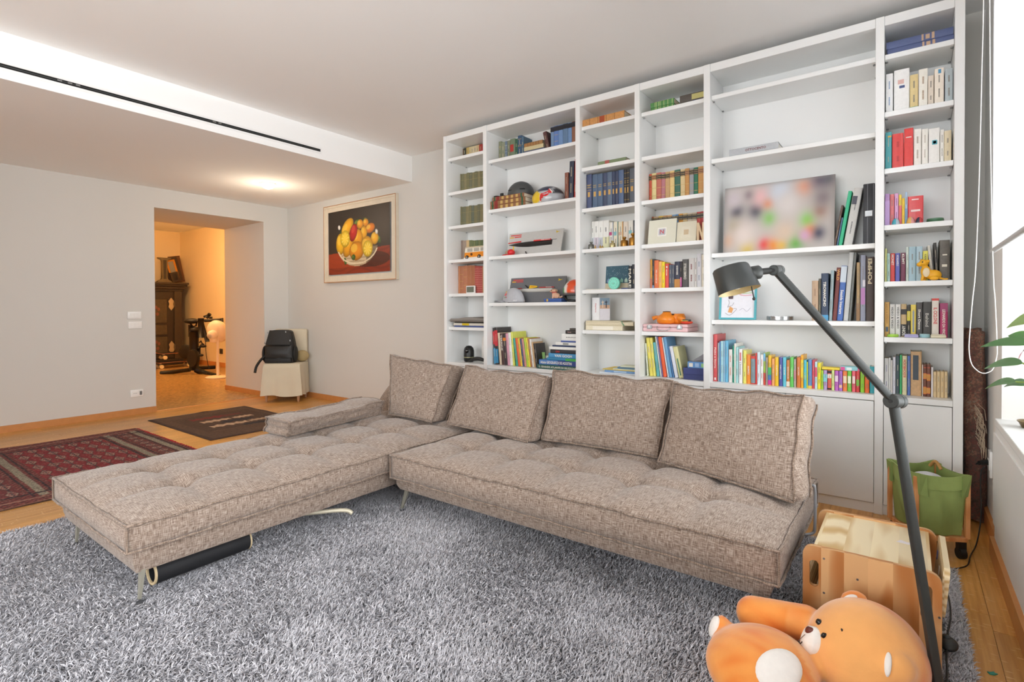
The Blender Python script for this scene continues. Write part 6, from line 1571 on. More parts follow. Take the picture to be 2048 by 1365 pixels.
# toy camper van
Y = 3.54; x0, x1 = span('B', 345, 690, Y); zb = SHELVES[0][3] + .001
vn = thing('toy_camper_van', 'orange and white toy camper van in front of old books', 'toy car', ((x0 + x1) / 2, Y + .05, zb))
w = x1 - x0; hh = zat('B', 480, 372, Y) - zb
def van(s, t, r, lo, hi, e=.0):
    zz_ = zb + (lo + (hi - lo) * r) * hh; k = (lo + (hi - lo) * r)
    nose = .1 * max(0, k - .45) ** 1.2
    a = x0 + nose * w * .3; b = x1 - nose * w * .6
    c = 1 - .12 * abs(2 * t - 1) ** 4
    return (a + (b - a) * s + (0), Y + .012 * k + t * .11 - e, zz_)
mk('lower_body', box_grid(10, 4, 4, lambda s, t, r: van(s, t, r, .12, .55)), mat('#ee9428', .35), vn, smooth=True, auto=50)
mk('upper_body', box_grid(10, 4, 4, lambda s, t, r: van(s, t, r, .55, .92)), mat('#efeadc', .35), vn, smooth=True, auto=50)
mk('roof', xf(rbox(x0 + .01, x1 - .02, Y, Y + .12, zb + hh * .92, zb + hh, .006), RT()), mat('#e3d3b4', .4), vn, smooth=True, auto=40)
mk('base_trim', rbox(x0 - .005, x1 - .004, Y - .003, Y + .115, zb + hh * .06, zb + hh * .16, .003), mat('#f2efe6', .4), vn)
for k in range(3):
    a = x0 + w * (.12 + .27 * k); mk('window_pane', rbox(a, a + w * .2, Y + .003, Y + .008, zb + hh * .6, zb + hh * .86, .001), mat('#b8b4aa', .2), vn)
mk('badge', lathe([(.001, .002), (.012, .002), (.012, 0)], 16, (0, 0, 0), RT((x0 + w * .3, Y + .001, zb + hh * .38), 90)), mat('#6a3c14', .5), vn)
for fx in (.12, .62):
    wc = x0 + w * fx; wl = mk('wheel', cyl((wc, Y - .004, zb + .018), (wc, Y + .02, zb + .018), .018, n=18), mat('#1d1d1f', .7), vn, smooth=True, auto=40)
    mk('hub_cap', cyl((wc, Y - .006, zb + .018), (wc, Y - .003, zb + .018), .01, n=14), M_CHROME, wl)
# clock
Y = 3.565; x0, x1 = span('B', 367, 490, Y); z0 = SHELVES[0][4] + .001; z1 = zat('B', 430, 930, Y)
dk = thing('digital_clock', 'small white digital clock in front of the red leather books', 'clock', ((x0 + x1) / 2, Y, z0))
mk('case', rbox(x0, x1, Y, Y + .02, z0, z1, .006, 3), mat('#f2f2f0', .35), dk, smooth=True, auto=40)
mk('display', rbox(x0 + .009, x1 - .009, Y - .0008, Y + .001, z0 + .01, z1 - .009, .0005), mat('#6f7466', .25), dk)
# laptop sleeve, dark pad
zt = zlap + .001
Y = 3.475; x0, x1 = span('C', 152, 700, Y); x1 = min(x1, UP[1][0] - .004)
mk('tablet_pad', rbox(x0 + .03, x1, Y + .012, 3.72, zt - .0005, zt + .008, .003), mat('#1d1c1b', .5), None, label='flat black pad under the grey sleeve in leftmost bay', cat='pad')
slv = thing('laptop_sleeve', 'grey felt laptop sleeve lying on a pile in the leftmost bay', 'sleeve', ((x0 + x1) / 2, Y + .1, zt + .009))
mk('felt_body', box_grid(20, 12, 4, lambda s, t, r: (x0 + (x1 - x0) * s, Y + .24 * t - (.012 * math.sin(PI * r)), zt + .009 + .038 * r * (.55 + .45 * math.sin(PI * min(.5, .12 + s * .6))) - .004 * r * math.sin(9 * s))), mat('#8d8780', .95, bump=.2, bscale=200), slv, smooth=True, auto=60)
mk('zip_line', box(x0 + .02, x1 - .01, Y - .014, Y - .012, zt + .024, zt + .026), mat('#6a655f', .7), slv)
# camera
Y = 3.53; cx0, cx1 = span('C', 297, 415, Y); cx = (cx0 + cx1) / 2; r = (cx1 - cx0) / 2 * .95; z0 = ZCT + .001; hh = zat('C', 355, 650, Y) - z0
cm = thing('security_camera', 'round black home camera on the leftmost counter shelf', 'camera', (cx, Y + r, z0))
mk('base', lathe([(r * .8, 0), (r * .95, .01), (r, hh * .25), (r, hh * .27)], 28, (cx, Y + r, z0)), M_BLACK, cm, smooth=True, auto=50)
mk('ring', lathe([(r * 1.01, hh * .25), (r * 1.01, hh * .3)], 28, (cx, Y + r, z0)), mat('#b8b48a', .3, .6), cm, smooth=True)
mk('head', lathe([(r, hh * .28), (r, hh * .68), (r * .85, hh * .85), (r * .5, hh * .97), (.001, hh)], 28, (cx, Y + r, z0)), mat('#1b1c1c', .3), cm, smooth=True, auto=60)
mk('lens', ell((cx + .008, Y + r * .12, z0 + hh * .68), (r * .5, r * .25, r * .5), 20, 12), mat('#0a0a0c', .08), cm, smooth=True)
mk('lens_glint', ell((cx + .014, Y - r * .12, z0 + hh * .7), (.004, .002, .004), 10, 6), mat('#e8e8e8', .2), cm, smooth=True)
Y = 3.52
a, b = span('C', 385, 590, Y); sgx = [Vector((a + (b - a) * t, Y + .03 * t, ZCT + .006 + .03 * math.sin(PI * t * .8))) for t in [k / 10 for k in range(11)]]
mk('glasses_case', tube(sgx, [.003, .008, .012, .015, .017, .018, .018, .018, .017, .015, .01], 12), mat('#2c2a28', .35), None, smooth=True, label='curved dark glasses case beside the black camera', cat='case')
a, b = span('C', 586, 640, 3.56)
mk('white_box', rbox(a, min(b, UP[1][0] - .003), 3.56, 3.68, ZCT + .001, zat('C', 595, 518, 3.56), .002), mat('#e9e8e4', .5), None, label='white upright box at the right of leftmost counter shelf', cat='box')

# helmets of the second bay
def dome(c, r, prof_cut=-.25, n=36, m=14):
    V = []; Fc = []
    for i in range(m + 1):
        th = (PI / 2 - math.asin(prof_cut)) * i / m if False else (math.acos(prof_cut)) * i / m
        for k in range(n):
            a = 2 * PI * k / n
            V.append((c[0] + r[0] * math.sin(th) * math.cos(a), c[1] + r[1] * math.sin(th) * math.sin(a), c[2] + r[2] * math.cos(th)))
    for i in range(m):
        for k in range(n): Fc.append((i * n + k, (i + 1) * n + k, (i + 1) * n + (k + 1) % n, i * n + (k + 1) % n))
    return V, Fc
Y = 3.60; a, b = span('A', 693, 925, Y); cx = (a + b) / 2; rx = (b - a) / 2
zl = zz + .001
ht = zat('A', 810, 670, Y)
hm1 = thing('grey_helmet', 'matt dark grey helmet sitting on the lying ornate books', 'helmet', (cx, Y, zl))
rz1 = (ht - zl - .001) / 1.15; hc1 = zl + .001 + .15 * rz1
mk('shell', dome((cx, Y + .02, hc1), (rx, .1, rz1), -.15), mat('#4c4e4e', .45), hm1, smooth=True)
mk('lining', dome((cx, Y + .02, hc1), (rx * .93, .093, rz1 * .94), -.15), mat('#1c1c1c', .8), hm1, smooth=True)
for k in (-.35, .55): mk('vent_slot', rbox(cx + rx * k - .022, cx + rx * k + .022, Y + .02 - .108 * (1 - .35 * abs(k)), Y - .04, hc1 + rz1 * .2, hc1 + rz1 * .2 + .006, .001), M_BLACK, hm1)
mk('strap', tube(spline([(a - .01, Y - .03, zl + .015), (a - .04, Y - .05, zl + .007), (a - .07, Y - .07, zl + .01), (a - .09, Y - .08, zl + .007)], 5), .006, 8), M_BLACK, hm1, smooth=True)
mk('buckle', rbox(a - .03, a + .0, Y - .075, Y - .06, zl + .002, zl + .03, .004), M_BLACK, hm1)
Y = 3.58; a, b = span('A', 948, 1252, Y); cx = (a + b) / 2; rx = (b - a) / 2; z0 = SHELVES[1][1] + .001; ht = zat('A', 1130, 722, Y); R3 = (ht - z0) / 1.42
V, Fc = dome((cx, Y, z0 + R3 * .45), (rx, .1, R3), -.42)
Vn = np.array(V); col = np.tile(C('#b9bcc0'), (len(Vn), 1)); xn = (Vn[:, 0] - cx) / rx; zn = (Vn[:, 2] - z0) / (ht - z0)
col[zn > .62] = C('#2c3350'); col[(xn > .45)] = C('#a8abb0'); col[(xn > .6) & (zn > .5)] = C('#3a3d46')
col[((xn + .45) ** 2 / .14 + (zn - .32) ** 2 / .16 < 1) & (Vn[:, 1] < Y)] = C('#ecc81c')
hm2 = thing('racing_helmet', 'silver and navy helmet with a yellow disc and charging animal emblem', 'helmet', (cx, Y, z0))
mk('shell', (V, Fc), vcol_mat(.25, coat=.5, namt=.01), hm2, smooth=True, vcol=col)
mk('lining', dome((cx, Y, z0 + R3 * .44), (rx * .94, .094, R3 * .92), -.42), mat('#1a1a1a', .8), hm2, smooth=True)
def on_shell(px_, pz, off=.002):
    k = 1 - ((px_ - cx) / rx) ** 2 - ((pz - (z0 + R3 * .45)) / R3) ** 2
    return (px_, Y - .1 * math.sqrt(max(.0, k)) - off, pz)
bull = [(-.12, .1), (-.08, .42), (0, .52), (.1, .5), (.28, .56), (.42, .62), (.36, .72), (.42, .74), (.5, .64), (.6, .56), (.62, .48), (.5, .46), (.42, .36), (.3, .3), (.16, .32), (.08, .2), (.02, .22), (-.04, .06)]
for nm, sc, c, of in (('emblem_outline', 1.1, '#f2efe8', .002), ('bull_emblem', 1., '#cf2a2c', .0035)):
    pts = [(.2 + (p[0] - .2) * sc, .42 + (p[1] - .42) * sc) for p in bull]
    tri = tessellate_polygon([[Vector((p[0], p[1], 0)) for p in pts]])
    mk(nm, ([on_shell(cx + p[0] * rx * .95, z0 + p[1] * (ht - z0), of) for p in pts], [tuple(t) for t in tri]), mat(c, .4), hm2)

# half models on panels
def model_panel(lev, corners, bcol, hull, label, txtcol, hullc, yfront):
    (tl, tr, br_, bl_) = corners
    z0 = SHELVES[1][lev] + .003
    yb, yt = yfront, yfront + .05
    P = [Vector((X(pxy('B', *bl_)[0], yb), yb, z0)), Vector((X(pxy('B', *br_)[0], yb), yb, z0)), None, None]
    for idx, q in ((2, tr), (3, tl)):
        u, v = pxy('B', *q); P[idx] = Vector((X(u, yt), yt, Z(u, v, yt)))
    zt_ = (P[2].z + P[3].z) / 2; P[2].z = P[3].z = zt_
    P[3].x = P[0].x + .004; P[2].x = P[1].x + .004
    t = thing('model_panel', label, 'display', tuple((P[0] + P[1]) / 2))
    n = (P[1] - P[0]).cross(P[3] - P[0]).normalized()
    V = [tuple(p) for p in P] + [tuple(p - n * .008) for p in P]
    mk('panel_board', (V, [(0, 1, 2, 3), (7, 6, 5, 4), (0, 4, 5, 1), (1, 5, 6, 2), (2, 6, 7, 3), (3, 7, 4, 0)]), mat(bcol, .5), t)
    ex = (P[1] - P[0]); ez = (P[3] - P[0]); L = ex.length; Hh = ez.length; ex.normalize(); ez.normalize()
    MP = Matrix(((ex.x, -n.x, ez.x, P[0].x), (ex.y, -n.y, ez.y, P[0].y), (ex.z, -n.z, ez.z, P[0].z), (0, 0, 0, 1)))
    return t, MP, L, Hh
def hull_vf(x0, x1, zc, hz, d, n=24, m=8, up=.0):
    V = []
    for i in range(n + 1):
        s = i / n; k = (s * 1.7) ** .8 if s < .5 else 1; k = min(1, math.sin(PI * min(.5, s * .95 + .02)) if s < .55 else 1 - .25 * (s - .55))
        for j in range(m + 1):
            a = -PI / 2 + PI * j / m
            V.append((x0 + (x1 - x0) * s, -d * k * math.cos(a), zc + up * s * 0 + hz * k * (math.sin(a) if a < 0 else .55 * math.sin(a))))
    Fc = [(i * (m + 1) + j, (i + 1) * (m + 1) + j, (i + 1) * (m + 1) + j + 1, i * (m + 1) + j + 1) for i in range(n) for j in range(m)]
    Fc.append(tuple(n * (m + 1) + j for j in range(m + 1)))
    return V, Fc
t1, MP, L, Hh = model_panel(2, ((955, 200), (1725, 125), (1700, 430), (935, 490)), '#c4c3bf', None, 'pale grey panel with a black racing yacht half model', '#c0392b', '#222', 3.62)
mk('hull', xf(hull_vf(L * .02, L * .83, Hh * .5, Hh * .14, .022), MP), mat('#23211f', .35), t1, smooth=True, auto=50)
mk('bow_stripe', xf(poly([(L * .03, Hh * .53), (L * .28, Hh * .545), (L * .28, Hh * .59), (L * .05, Hh * .56)], -.026, -.02), MP), mat('#d8302e', .4), t1)
sp_ = mk('stern_stripe', xf(box(L * .52, L * .83, -.026, -.02, Hh * .53, Hh * .58), MP), mat('#d8302e', .4), t1)
letters(sp_, 'PRADA', L * .66, -.027, Hh * .54, L * .16, Hh * .032, '#f2eee8', M=MP)
mk('bowsprit', xf(cyl((L * .82, -.012, Hh * .565), (L * .92, -.012, Hh * .565), .0015, n=6), MP), M_BLACK, t1)
mk('keel_fin', xf(poly([(L * .37, Hh * .16), (L * .385, Hh * .16), (L * .42, Hh * .02), (L * .4, Hh * .02)], -.012, -.008), MP), M_BLACK, t1)
for k, (c, a, b, zz_) in enumerate((('#d8453f', .03, .24, .88), ('#e7a92e', .02, .1, .79), ('#d8453f', .11, .24, .8))):
    mk('logo_bar', xf(box(L * a, L * b, -.0012, -.0004, Hh * zz_, Hh * (zz_ + .045)), MP), mat(c, .5), t1)
mk('corner_emblem', xf(poly([(L * .88, Hh * .84), (L * .9, Hh * .86), (L * .95, Hh * .9), (L * .9, Hh * .9), (L * .875, Hh * .95), (L * .88, Hh * .89)], -.0012, -.0004), MP), mat('#d8b81e', .5), t1)
t2, MP, L, Hh = model_panel(3, ((955, 830), (1735, 795), (1735, 1160), (955, 1162)), '#6c6d70', None, 'dark grey panel with a white racing yacht half model', '#c0392b', '#222', 3.63)
mk('hull', xf(hull_vf(L * .07, L * .8, Hh * .5, Hh * .1, .02), MP), mat('#d2cfc8', .35), t2, smooth=True, auto=50)
mk('bow_stripe', xf(poly([(L * .09, Hh * .52), (L * .26, Hh * .525), (L * .26, Hh * .55), (L * .1, Hh * .545)], -.024, -.018), MP), mat('#b8302e', .4), t2)
sp_ = mk('stern_stripe', xf(box(L * .58, L * .84, -.024, -.018, Hh * .54, Hh * .575), MP), mat('#b8302e', .4), t2)
letters(sp_, 'PRADA', L * .7, -.025, Hh * .545, L * .1, Hh * .025, '#f2eee8', M=MP)
sail = mk('yellow_sail', xf(poly([(L * .39, Hh * .53), (L * .52, Hh * .57), (L * .545, Hh * .6), (L * .52, Hh * .63), (L * .4, Hh * .66)], -.02, -.012), MP), mat('#efc41e', .4), t2)
letters(sail, 'PIRELLI', L * .42, -.021, Hh * .585, L * .09, Hh * .03, '#c43a2a', M=MP)
mk('foil_arm', xf(poly([(L * .3, Hh * .67), (L * .315, Hh * .68), (L * .39, Hh * .56), (L * .36, Hh * .54)], -.016, -.01), MP), M_BLACK, t2)
mk('foil_arm', xf(poly([(L * .05, Hh * .6), (L * .07, Hh * .6), (L * .12, Hh * .52), (L * .1, Hh * .51)], -.016, -.01), MP), M_BLACK, t2)
for k, (c, a, b, zz_) in enumerate((('#d8453f', .05, .24, .89), ('#e7a92e', .03, .1, .82), ('#c03a3a', .11, .24, .82))):
    mk('logo_bar', xf(box(L * a, L * b, -.0012, -.0004, Hh * zz_, Hh * (zz_ + .04)), MP), mat(c, .5), t2)
mk('corner_emblem', xf(poly([(L * .87, Hh * .82), (L * .9, Hh * .84), (L * .95, Hh * .88), (L * .9, Hh * .88), (L * .87, Hh * .92), (L * .88, Hh * .87)], -.0012, -.0004), MP), mat('#d8b81e', .5), t2)
# small red model beside the yacht
Y = 3.52; a, b = span('B', 858, 1025, Y); z0 = SHELVES[1][2] + .001; zt_ = zat('B', 970, 405, Y)
rm = thing('red_toy_ornament', 'red and beige round ornament beside the black yacht model', 'ornament', ((a + b) / 2, Y, z0))
mk('red_shell', ell((a + (b - a) * .72, Y + .03, z0 + (zt_ - z0) * .48), ((b - a) * .26, .035, (zt_ - z0) * .48), 20, 12), mat('#d3232a', .3), rm, smooth=True)
mk('beige_disc', ell((a + (b - a) * .5, Y + .035, z0 + (zt_ - z0) * .45), ((b - a) * .28, .03, (zt_ - z0) * .45), 20, 12), mat('#a8977e', .6), rm, smooth=True)
mk('red_foot', ell((a + (b - a) * .4, Y + .02, z0 + .008), ((b - a) * .4, .02, .0085), 20, 8), mat('#c8242a', .35), rm, smooth=True)
mk('yellow_tip', cyl((a + (b - a) * .9, Y + .03, zt_ - .02), (a + (b - a) * .92, Y + .03, zt_ + .018), .005, n=8), mat('#e6c21e', .4), rm)
# cap
Y = 3.50; a, b = span('B', 725, 1125, Y); z0 = SHELVES[1][3] + .001; zt_ = zat('B', 980, 960, Y); cx = a + (b - a) * .64
cp2 = thing('baseball_cap', 'grey baseball cap with small badges in the second bay', 'cap', (cx, Y + .07, z0))
rx = (b - a) * .36; hz = zt_ - z0
mk('crown', dome((cx, Y + .062, z0 + .002), (rx, .062, hz), .02), mat('#b4b5ba', .9, bump=.1, bscale=200), cp2, smooth=True)
def brim(s, t):
    ang = PI * (.62 + .76 * s); r = 1 + t * .78
    return (cx + rx * r * math.cos(ang) * (1 + .0 * t), Y + .062 + .062 * (1 + .2 * t) * math.sin(ang), z0 + .012 + .012 * math.sin(PI * s) * (1 - t * .3) - .008 * t * abs(2 * s - 1) ** 2)
mk('brim', join(grid(20, 6, brim), grid(20, 6, lambda s, t: tuple(Vector(brim(s, t)) - Vector((0, 0, .004))))), mat('#aaabb0', .9), cp2, smooth=True)
for k, (c, dx, dz, w_, h_) in enumerate((('#d86a6a', -.45, .55, .03, .022), ('#e8b83c', -.45, .72, .016, .01), ('#4a9a5a', -.5, .36, .012, .01), ('#c83a3a', -.34, .36, .012, .01))):
    mk('badge', xf(rbox(-w_ / 2, w_ / 2, -.001, .001, -h_ / 2, h_ / 2, .0005), RT((cx + dx * rx, Y + .062 - .064 * math.sqrt(max(.1, 1 - dx * dx - dz * dz * .9)), z0 + dz * hz), -25, 0, -25)), mat(c, .6), cp2)
letters(cp2, 'SKILO', cx + rx * .35, Y + .003, z0 + .012, .04, .01, '#f4f4f4')
# toy dog on a blue box
Y = 3.54; a, b = span('B', 1470, 1712, Y); z0 = SHELVES[1][3] + .001; zt_ = zat('B', 1600, 1112, Y)
bx_ = thing('blue_box', 'flat blue box with a gold emblem under the toy dog', 'box', ((a + b) / 2, Y, z0))
mk('box_base', rbox(a, b, Y, Y + .09, z0, z0 + (zt_ - z0) * .55, .002), mat('#3a5a9c', .5), bx_)
mk('box_lid', rbox(a - .002, b + .002, Y - .002, Y + .092, z0 + (zt_ - z0) * .55 + .0005, zt_, .002), mat('#4264a8', .5), bx_)
mk('gold_emblem', box(a + (b - a) * .15, a + (b - a) * .25, Y - .0028, Y - .002, z0 + .006, zt_ - .004), mat('#cfa83e', .4), bx_)
da, db = span('B', 1512, 1692, Y); dz1 = zat('B', 1560, 975, Y); dw = db - da; dh = dz1 - zt_; dy = Y + .04; dz0 = zt_ + .0005
dg_ = thing('toy_dog', 'small beige toy dog with red collar sitting on blue box', 'toy dog', ((da + db) / 2, dy, dz0))
dp = [ell((da + dw * .52, dy, dz0 + dh * .3), (dw * .28, .022, dh * .28), 18, 12), ell((da + dw * .38, dy, dz0 + dh * .5), (dw * .17, .02, dh * .3), 18, 12), ell((da + dw * .35, dy, dz0 + dh * .82), (dw * .2, .022, dh * .19), 18, 12), ell((da + dw * .13, dy, dz0 + dh * .74), (dw * .12, .013, dh * .1), 14, 10), ell((da + dw * .48, dy - .014, dz0 + dh * .8), (dw * .08, .008, dh * .15), 14, 10), ell((da + dw * .48, dy + .014, dz0 + dh * .8), (dw * .08, .008, dh * .15), 14, 10)]
for yo in (-.013, .013): dp += [cyl((da + dw * .32, dy + yo, dz0), (da + dw * .34, dy + yo, dz0 + dh * .4), .008, .009), ell((da + dw * .62, dy + yo * 1.3, dz0 + dh * .12), (dw * .2, .011, dh * .12), 14, 10)]
dp.append(tube([(da + dw * .75, dy, dz0 + dh * .1), (da + dw * .9, dy, dz0 + dh * .14), (da + dw, dy, dz0 + dh * .24)], [.007, .007, .005], 10))
mk('body', remesh(join(*dp), .0028, 2), mat('#dcae92', .6), dg_, smooth=True)
mk('collar', tube([(da + dw * .37 + dw * .15 * math.cos(q), dy + .021 * math.sin(q), dz0 + dh * .62 + .003 * math.cos(q)) for q in [2 * PI * k / 20 for k in range(20)]], .0032, 8, closed=True), mat('#c8202c', .4), dg_, smooth=True)
for p in ((da + dw * .03, dy - .001, dz0 + dh * .77), (da + dw * .22, dy - .018, dz0 + dh * .86)): mk('nose' if p[1] > dy - .01 else 'eye', ell(p, (.004, .004, .004), 10, 8), M_BLACK, dg_, smooth=True)
# tricolour helmet
Y = 3.56; a, b = span('B', 1683, 1995, Y); b = min(b, UP[2][0] - .004); cx = (a + b) / 2; rx = (b - a) / 2; z0 = SHELVES[1][3] + .001; ht = zat('B', 1850, 835, Y)
R3 = (ht - z0)
V, Fc = dome((cx, Y + .083, z0 + R3 * .48), (rx, .096, R3 * .52), -.35); Vn = np.array(V); xn = (Vn[:, 0] - cx) / rx; zn = (Vn[:, 2] - z0) / R3
col = np.tile(C('#8a8c90'), (len(Vn), 1)); col[xn < -.62] = C('#34b25c'); col[(xn >= -.62) & (xn < -.3)] = C('#eceae4'); col[(xn >= -.3) & (xn < .35) & (zn > .42)] = C('#ee5a2c'); col[(xn >= .35) & (zn > .7)] = C('#ee5a2c'); col[zn < .42] = C('#5a5c60')
hm3 = thing('tricolour_helmet', 'green white and orange sports helmet with dark chin guard', 'helmet', (cx, Y + .1, z0))
mk('shell', (V, Fc), vcol_mat(.3, coat=.4, namt=.01), hm3, smooth=True, vcol=col)
mk('lining', dome((cx, Y + .083, z0 + R3 * .47), (rx * .93, .09, R3 * .48), -.35), M_BLACK, hm3, smooth=True)
mk('chin_guard', tube(spline([(cx - rx * .8, Y + .06, z0 + R3 * .4), (cx - rx * .5, Y + .02, z0 + R3 * .14), (cx, Y + .0, z0 + .012), (cx + rx * .6, Y + .03, z0 + .014), (cx + rx * .7, Y + .07, z0 + R3 * .35)], 6), .009, 10), mat('#1e1f21', .4), hm3, smooth=True)
mk('vent_slot', box(cx - .02, cx + .02, Y - .002, Y + .01, z0 + R3 * .6, z0 + R3 * .63), M_BLACK, hm3)
Y = 3.60; a, b = span('C', 1397, 1478, Y)
mk('green_card', rbox(a, b, Y, Y + .004, ZCT + .001, zat('C', 1430, 740, Y), .001), mat('#9ac878', .6), None, label='light green card standing behind the atlas stack', cat='card')

# third bay: brass weights, postcard, timer
def weight(lab, x0, x1, yt, Y, col, lev=3, bay=2, crop='E'):
    a, b = span(crop, x0, x1, Y); cx = (a + b) / 2; r = (b - a) / 2; z0 = SHELVES[bay][lev] + .001; hh = zat(crop, (x0 + x1) / 2, yt, Y) - z0
    t = thing('brass_weight', lab, 'weight', (cx, Y + r, z0), 'scale weights in front of the paperbacks')
    m = mat(col, .35, .85, nscale=40, namt=.15)
    mk('weight_body', lathe([(r * .97, 0), (r, .002), (r * .93, hh * .58), (r * .8, hh * .64), (r * .35, hh * .68)], 26, (cx, Y + r, z0)), m, t, smooth=True, auto=40)
    mk('weight_knob', lathe([(r * .34, hh * .66), (r * .26, hh * .76), (r * .5, hh * .86), (r * .5, hh * .95), (r * .3, hh), (.001, hh)], 20, (cx, Y + r, z0)), m, t, smooth=True, auto=50)
weight('dark grey scale weight, leftmost of the row of weights', 157, 228, 605, 3.50, '#7a7a74')
weight('tiny brass scale weight, second in the row of weights', 250, 270, 655, 3.50, '#c09a50')
weight('tiny brass scale weight, third in the row of weights', 312, 336, 648, 3.50, '#b89448')
weight('tiny low brass scale weight, fourth in the row of weights', 340, 364, 658, 3.50, '#b89448')
weight('pale brass scale weight, fifth in the row of weights', 437, 507, 590, 3.50, '#c4b888')
weight('brown brass scale weight, sixth in the row of weights', 574, 668, 540, 3.50, '#a87a38')
weight('largest brass scale weight at the right end of row', 682, 782, 490, 3.50, '#b5833c')
Y = 3.60; a, b = span('E', 392, 690, Y); z0 = SHELVES[2][4] + .001; z1 = zat('E', 540, 920, Y)
pcd = thing('picture_card', 'dark teal card with small pastel houses under a starry sky', 'card', ((a + b) / 2, Y, z0))
CM = RT(((a + b) / 2, Y, z0), -6, 0, 0); w = (b - a) / 2; hh = z1 - z0
mk('card_board', xf(rbox(-w, w, 0, .004, 0, hh, .0008), CM), mat('#3f6272', .7, nscale=20, namt=.1), pcd)
mk('ground_band', xf(box(-w, w, -.0006, 0, 0, hh * .27), CM), mat('#d2c3a8', .7), pcd)
for k, c in enumerate(('#8aa0c8', '#d8a890', '#d8c490', '#98c8b8', '#b8d0c0')):
    hx = -w * .72 + k * w * .38
    h_ = mk('painted_house', xf(poly([(hx - w * .13, hh * .3), (hx + w * .13, hh * .3), (hx + w * .13, hh * .4), (hx, hh * .49), (hx - w * .13, hh * .4)], -.0012, -.0004), CM), mat(c, .7), pcd)
st = random.Random(4)
mk('stars', xf(join(*[box(q - .0012, q + .0012, -.0008, -.0003, z_ - .0012, z_ + .0012) for q, z_ in [(st.uniform(-w * .95, w * .95), st.uniform(hh * .55, hh * .96)) for _ in range(34)]]), CM), mat('#e0e8ec', .6), pcd, kind='stuff')
Y = 3.53; a, b = span('E', 432, 578, Y); cx = (a + b) / 2; r = (b - a) / 2; z0 = SHELVES[2][4] + .001
tm = thing('round_timer', 'round mint green timer in front of the teal card', 'timer', (cx, Y, z0))
TM = RT((cx, Y, z0 + r), 90, 0, 0)
mk('case', lathe([(r * .75, -.03), (r * .96, -.022), (r, -.01), (r, .002), (r * .9, .007), (r * .86, .007)], 32, (0, 0, 0), TM), mat('#86e0c8', .4), tm, smooth=True, auto=50)
mk('dial', lathe([(r * .87, .006), (r * .2, .007), (.001, .007)], 32, (0, 0, 0), TM), mat('#d8ccd8', .5), tm, smooth=True)
mk('hub', lathe([(r * .2, .007), (r * .18, .013), (.001, .014)], 20, (0, 0, 0), TM), mat('#9ae4d0', .4), tm, smooth=True)
mk('dial_marks', xf(join(*[box(-.001, .001, r * .55, r * .68, .0072, .0085) if False else xf(box(-.0012, .0012, r * .6, r * .74, .0068, .0078), Matrix.Rotation(2 * PI * k / 12, 4, 'Z')) for k in range(12)]), TM), mat('#8a7a90', .5), tm, kind='stuff')
a, b = span('E', 140, 420, 3.50)
mk('paper_sheets', box(a, b, 3.50, 3.66, SHELVES[2][4] + .001, SHELVES[2][4] + .005), mat('#e8e2d2', .8), None, label='loose papers lying flat left of the mint timer', cat='papers')
a, b = span('E', 600, 690, 3.51)
mk('notebook', box(a, b, 3.51, 3.6, SHELVES[2][4] + .001, SHELVES[2][4] + .009), mat('#3a4a78', .6), None, label='small dark blue notebook lying by the mint timer', cat='notebook')
# cover photo of the white book
Y = 3.595; a, b = span('F', 308, 432, Y); z0 = zf + .0015
sc_ = thing('photo_card', 'card with a photo of two figures on a beach', 'card', ((a + b) / 2, Y, z0)); z1 = zat('F', 370, 224, Y); hh = z1 - z0
mk('card_board', box(a, b, Y, Y + .003, z0, z1), mat('#dcd9e0', .6), sc_)
mk('sea_photo', box(a + .001, b - .001, Y - .0006, Y, z0 + hh * .52, z1 - .001), mat('#7f96a8', .6), sc_)
mk('sand', box(a + .001, b - .001, Y - .0009, Y - .0004, z0 + hh * .52, z0 + hh * .68), mat('#c9a488', .6), sc_)
for k, c in ((.3, '#e0cdb8'), (.65, '#3a3a44')):
    fx = a + (b - a) * k
    mk('photo_figure', poly([(fx - .004, z0 + hh * .55), (fx + .004, z0 + hh * .55), (fx + .004, z0 + hh * .78), (fx + .014, z0 + hh * .82), (fx + .002, z0 + hh * .84), (fx, z0 + hh * .91), (fx - .004, z0 + hh * .84), (fx - .013, z0 + hh * .8), (fx - .004, z0 + hh * .78)], Y - .0014, Y - .001), mat(c, .6), sc_)
zv = zf - .004
a, b = span('F', 582, 640, 3.495)
mk('green_ribbon', tube(spline([(a, 3.492, zv + .004), (a + .004, 3.490, zv - .012), (a + .02, 3.489, zv - .03)], 5), .0025, 6), mat('#2c8a5c', .5), None, smooth=True, label='green ribbon hanging from the old vellum folders', cat='ribbon')

# fourth bay: cream cards, pink case, toys, boxes
Y = 3.52
def leaning_card(name, lab, x0, x1, yt, Y, col, tilt=-10, lev=3, bay=3, crop='E', rz=0):
    a, b = span(crop, x0, x1, Y); z0 = SHELVES[bay][lev] + .001; hh = (zat(crop, (x0 + x1) / 2, yt, Y) - z0) * 1.01
    M = RT(((a + b) / 2, Y, z0), tilt, 0, rz); w = (b - a) / 2
    t = thing(name, lab, 'card', ((a + b) / 2, Y, z0))
    mk('card_board', xf(rbox(-w, w, 0, .005, 0, hh, .001), M), mat(col, .7, nscale=15, namt=.04), t)
    return t, M, w, hh
t, M, w, hh = leaning_card('letter_card', 'large cream card printed with a red letter N', 945, 1305, 310, 3.50, '#dcdac8')
mk('white_mount', xf(box(-w * .32, w * .32, -.0008, 0, hh * .3, hh * .66), M), mat('#efece4', .6), t)
mk('print_square', xf(box(-w * .24, w * .24, -.0014, -.0006, hh * .35, hh * .61), M), mat('#b8bcc4', .6), t)
letters(t, 'N', -w * .14, -.002, hh * .4, w * .28, hh * .17, '#c44a52', M=M)
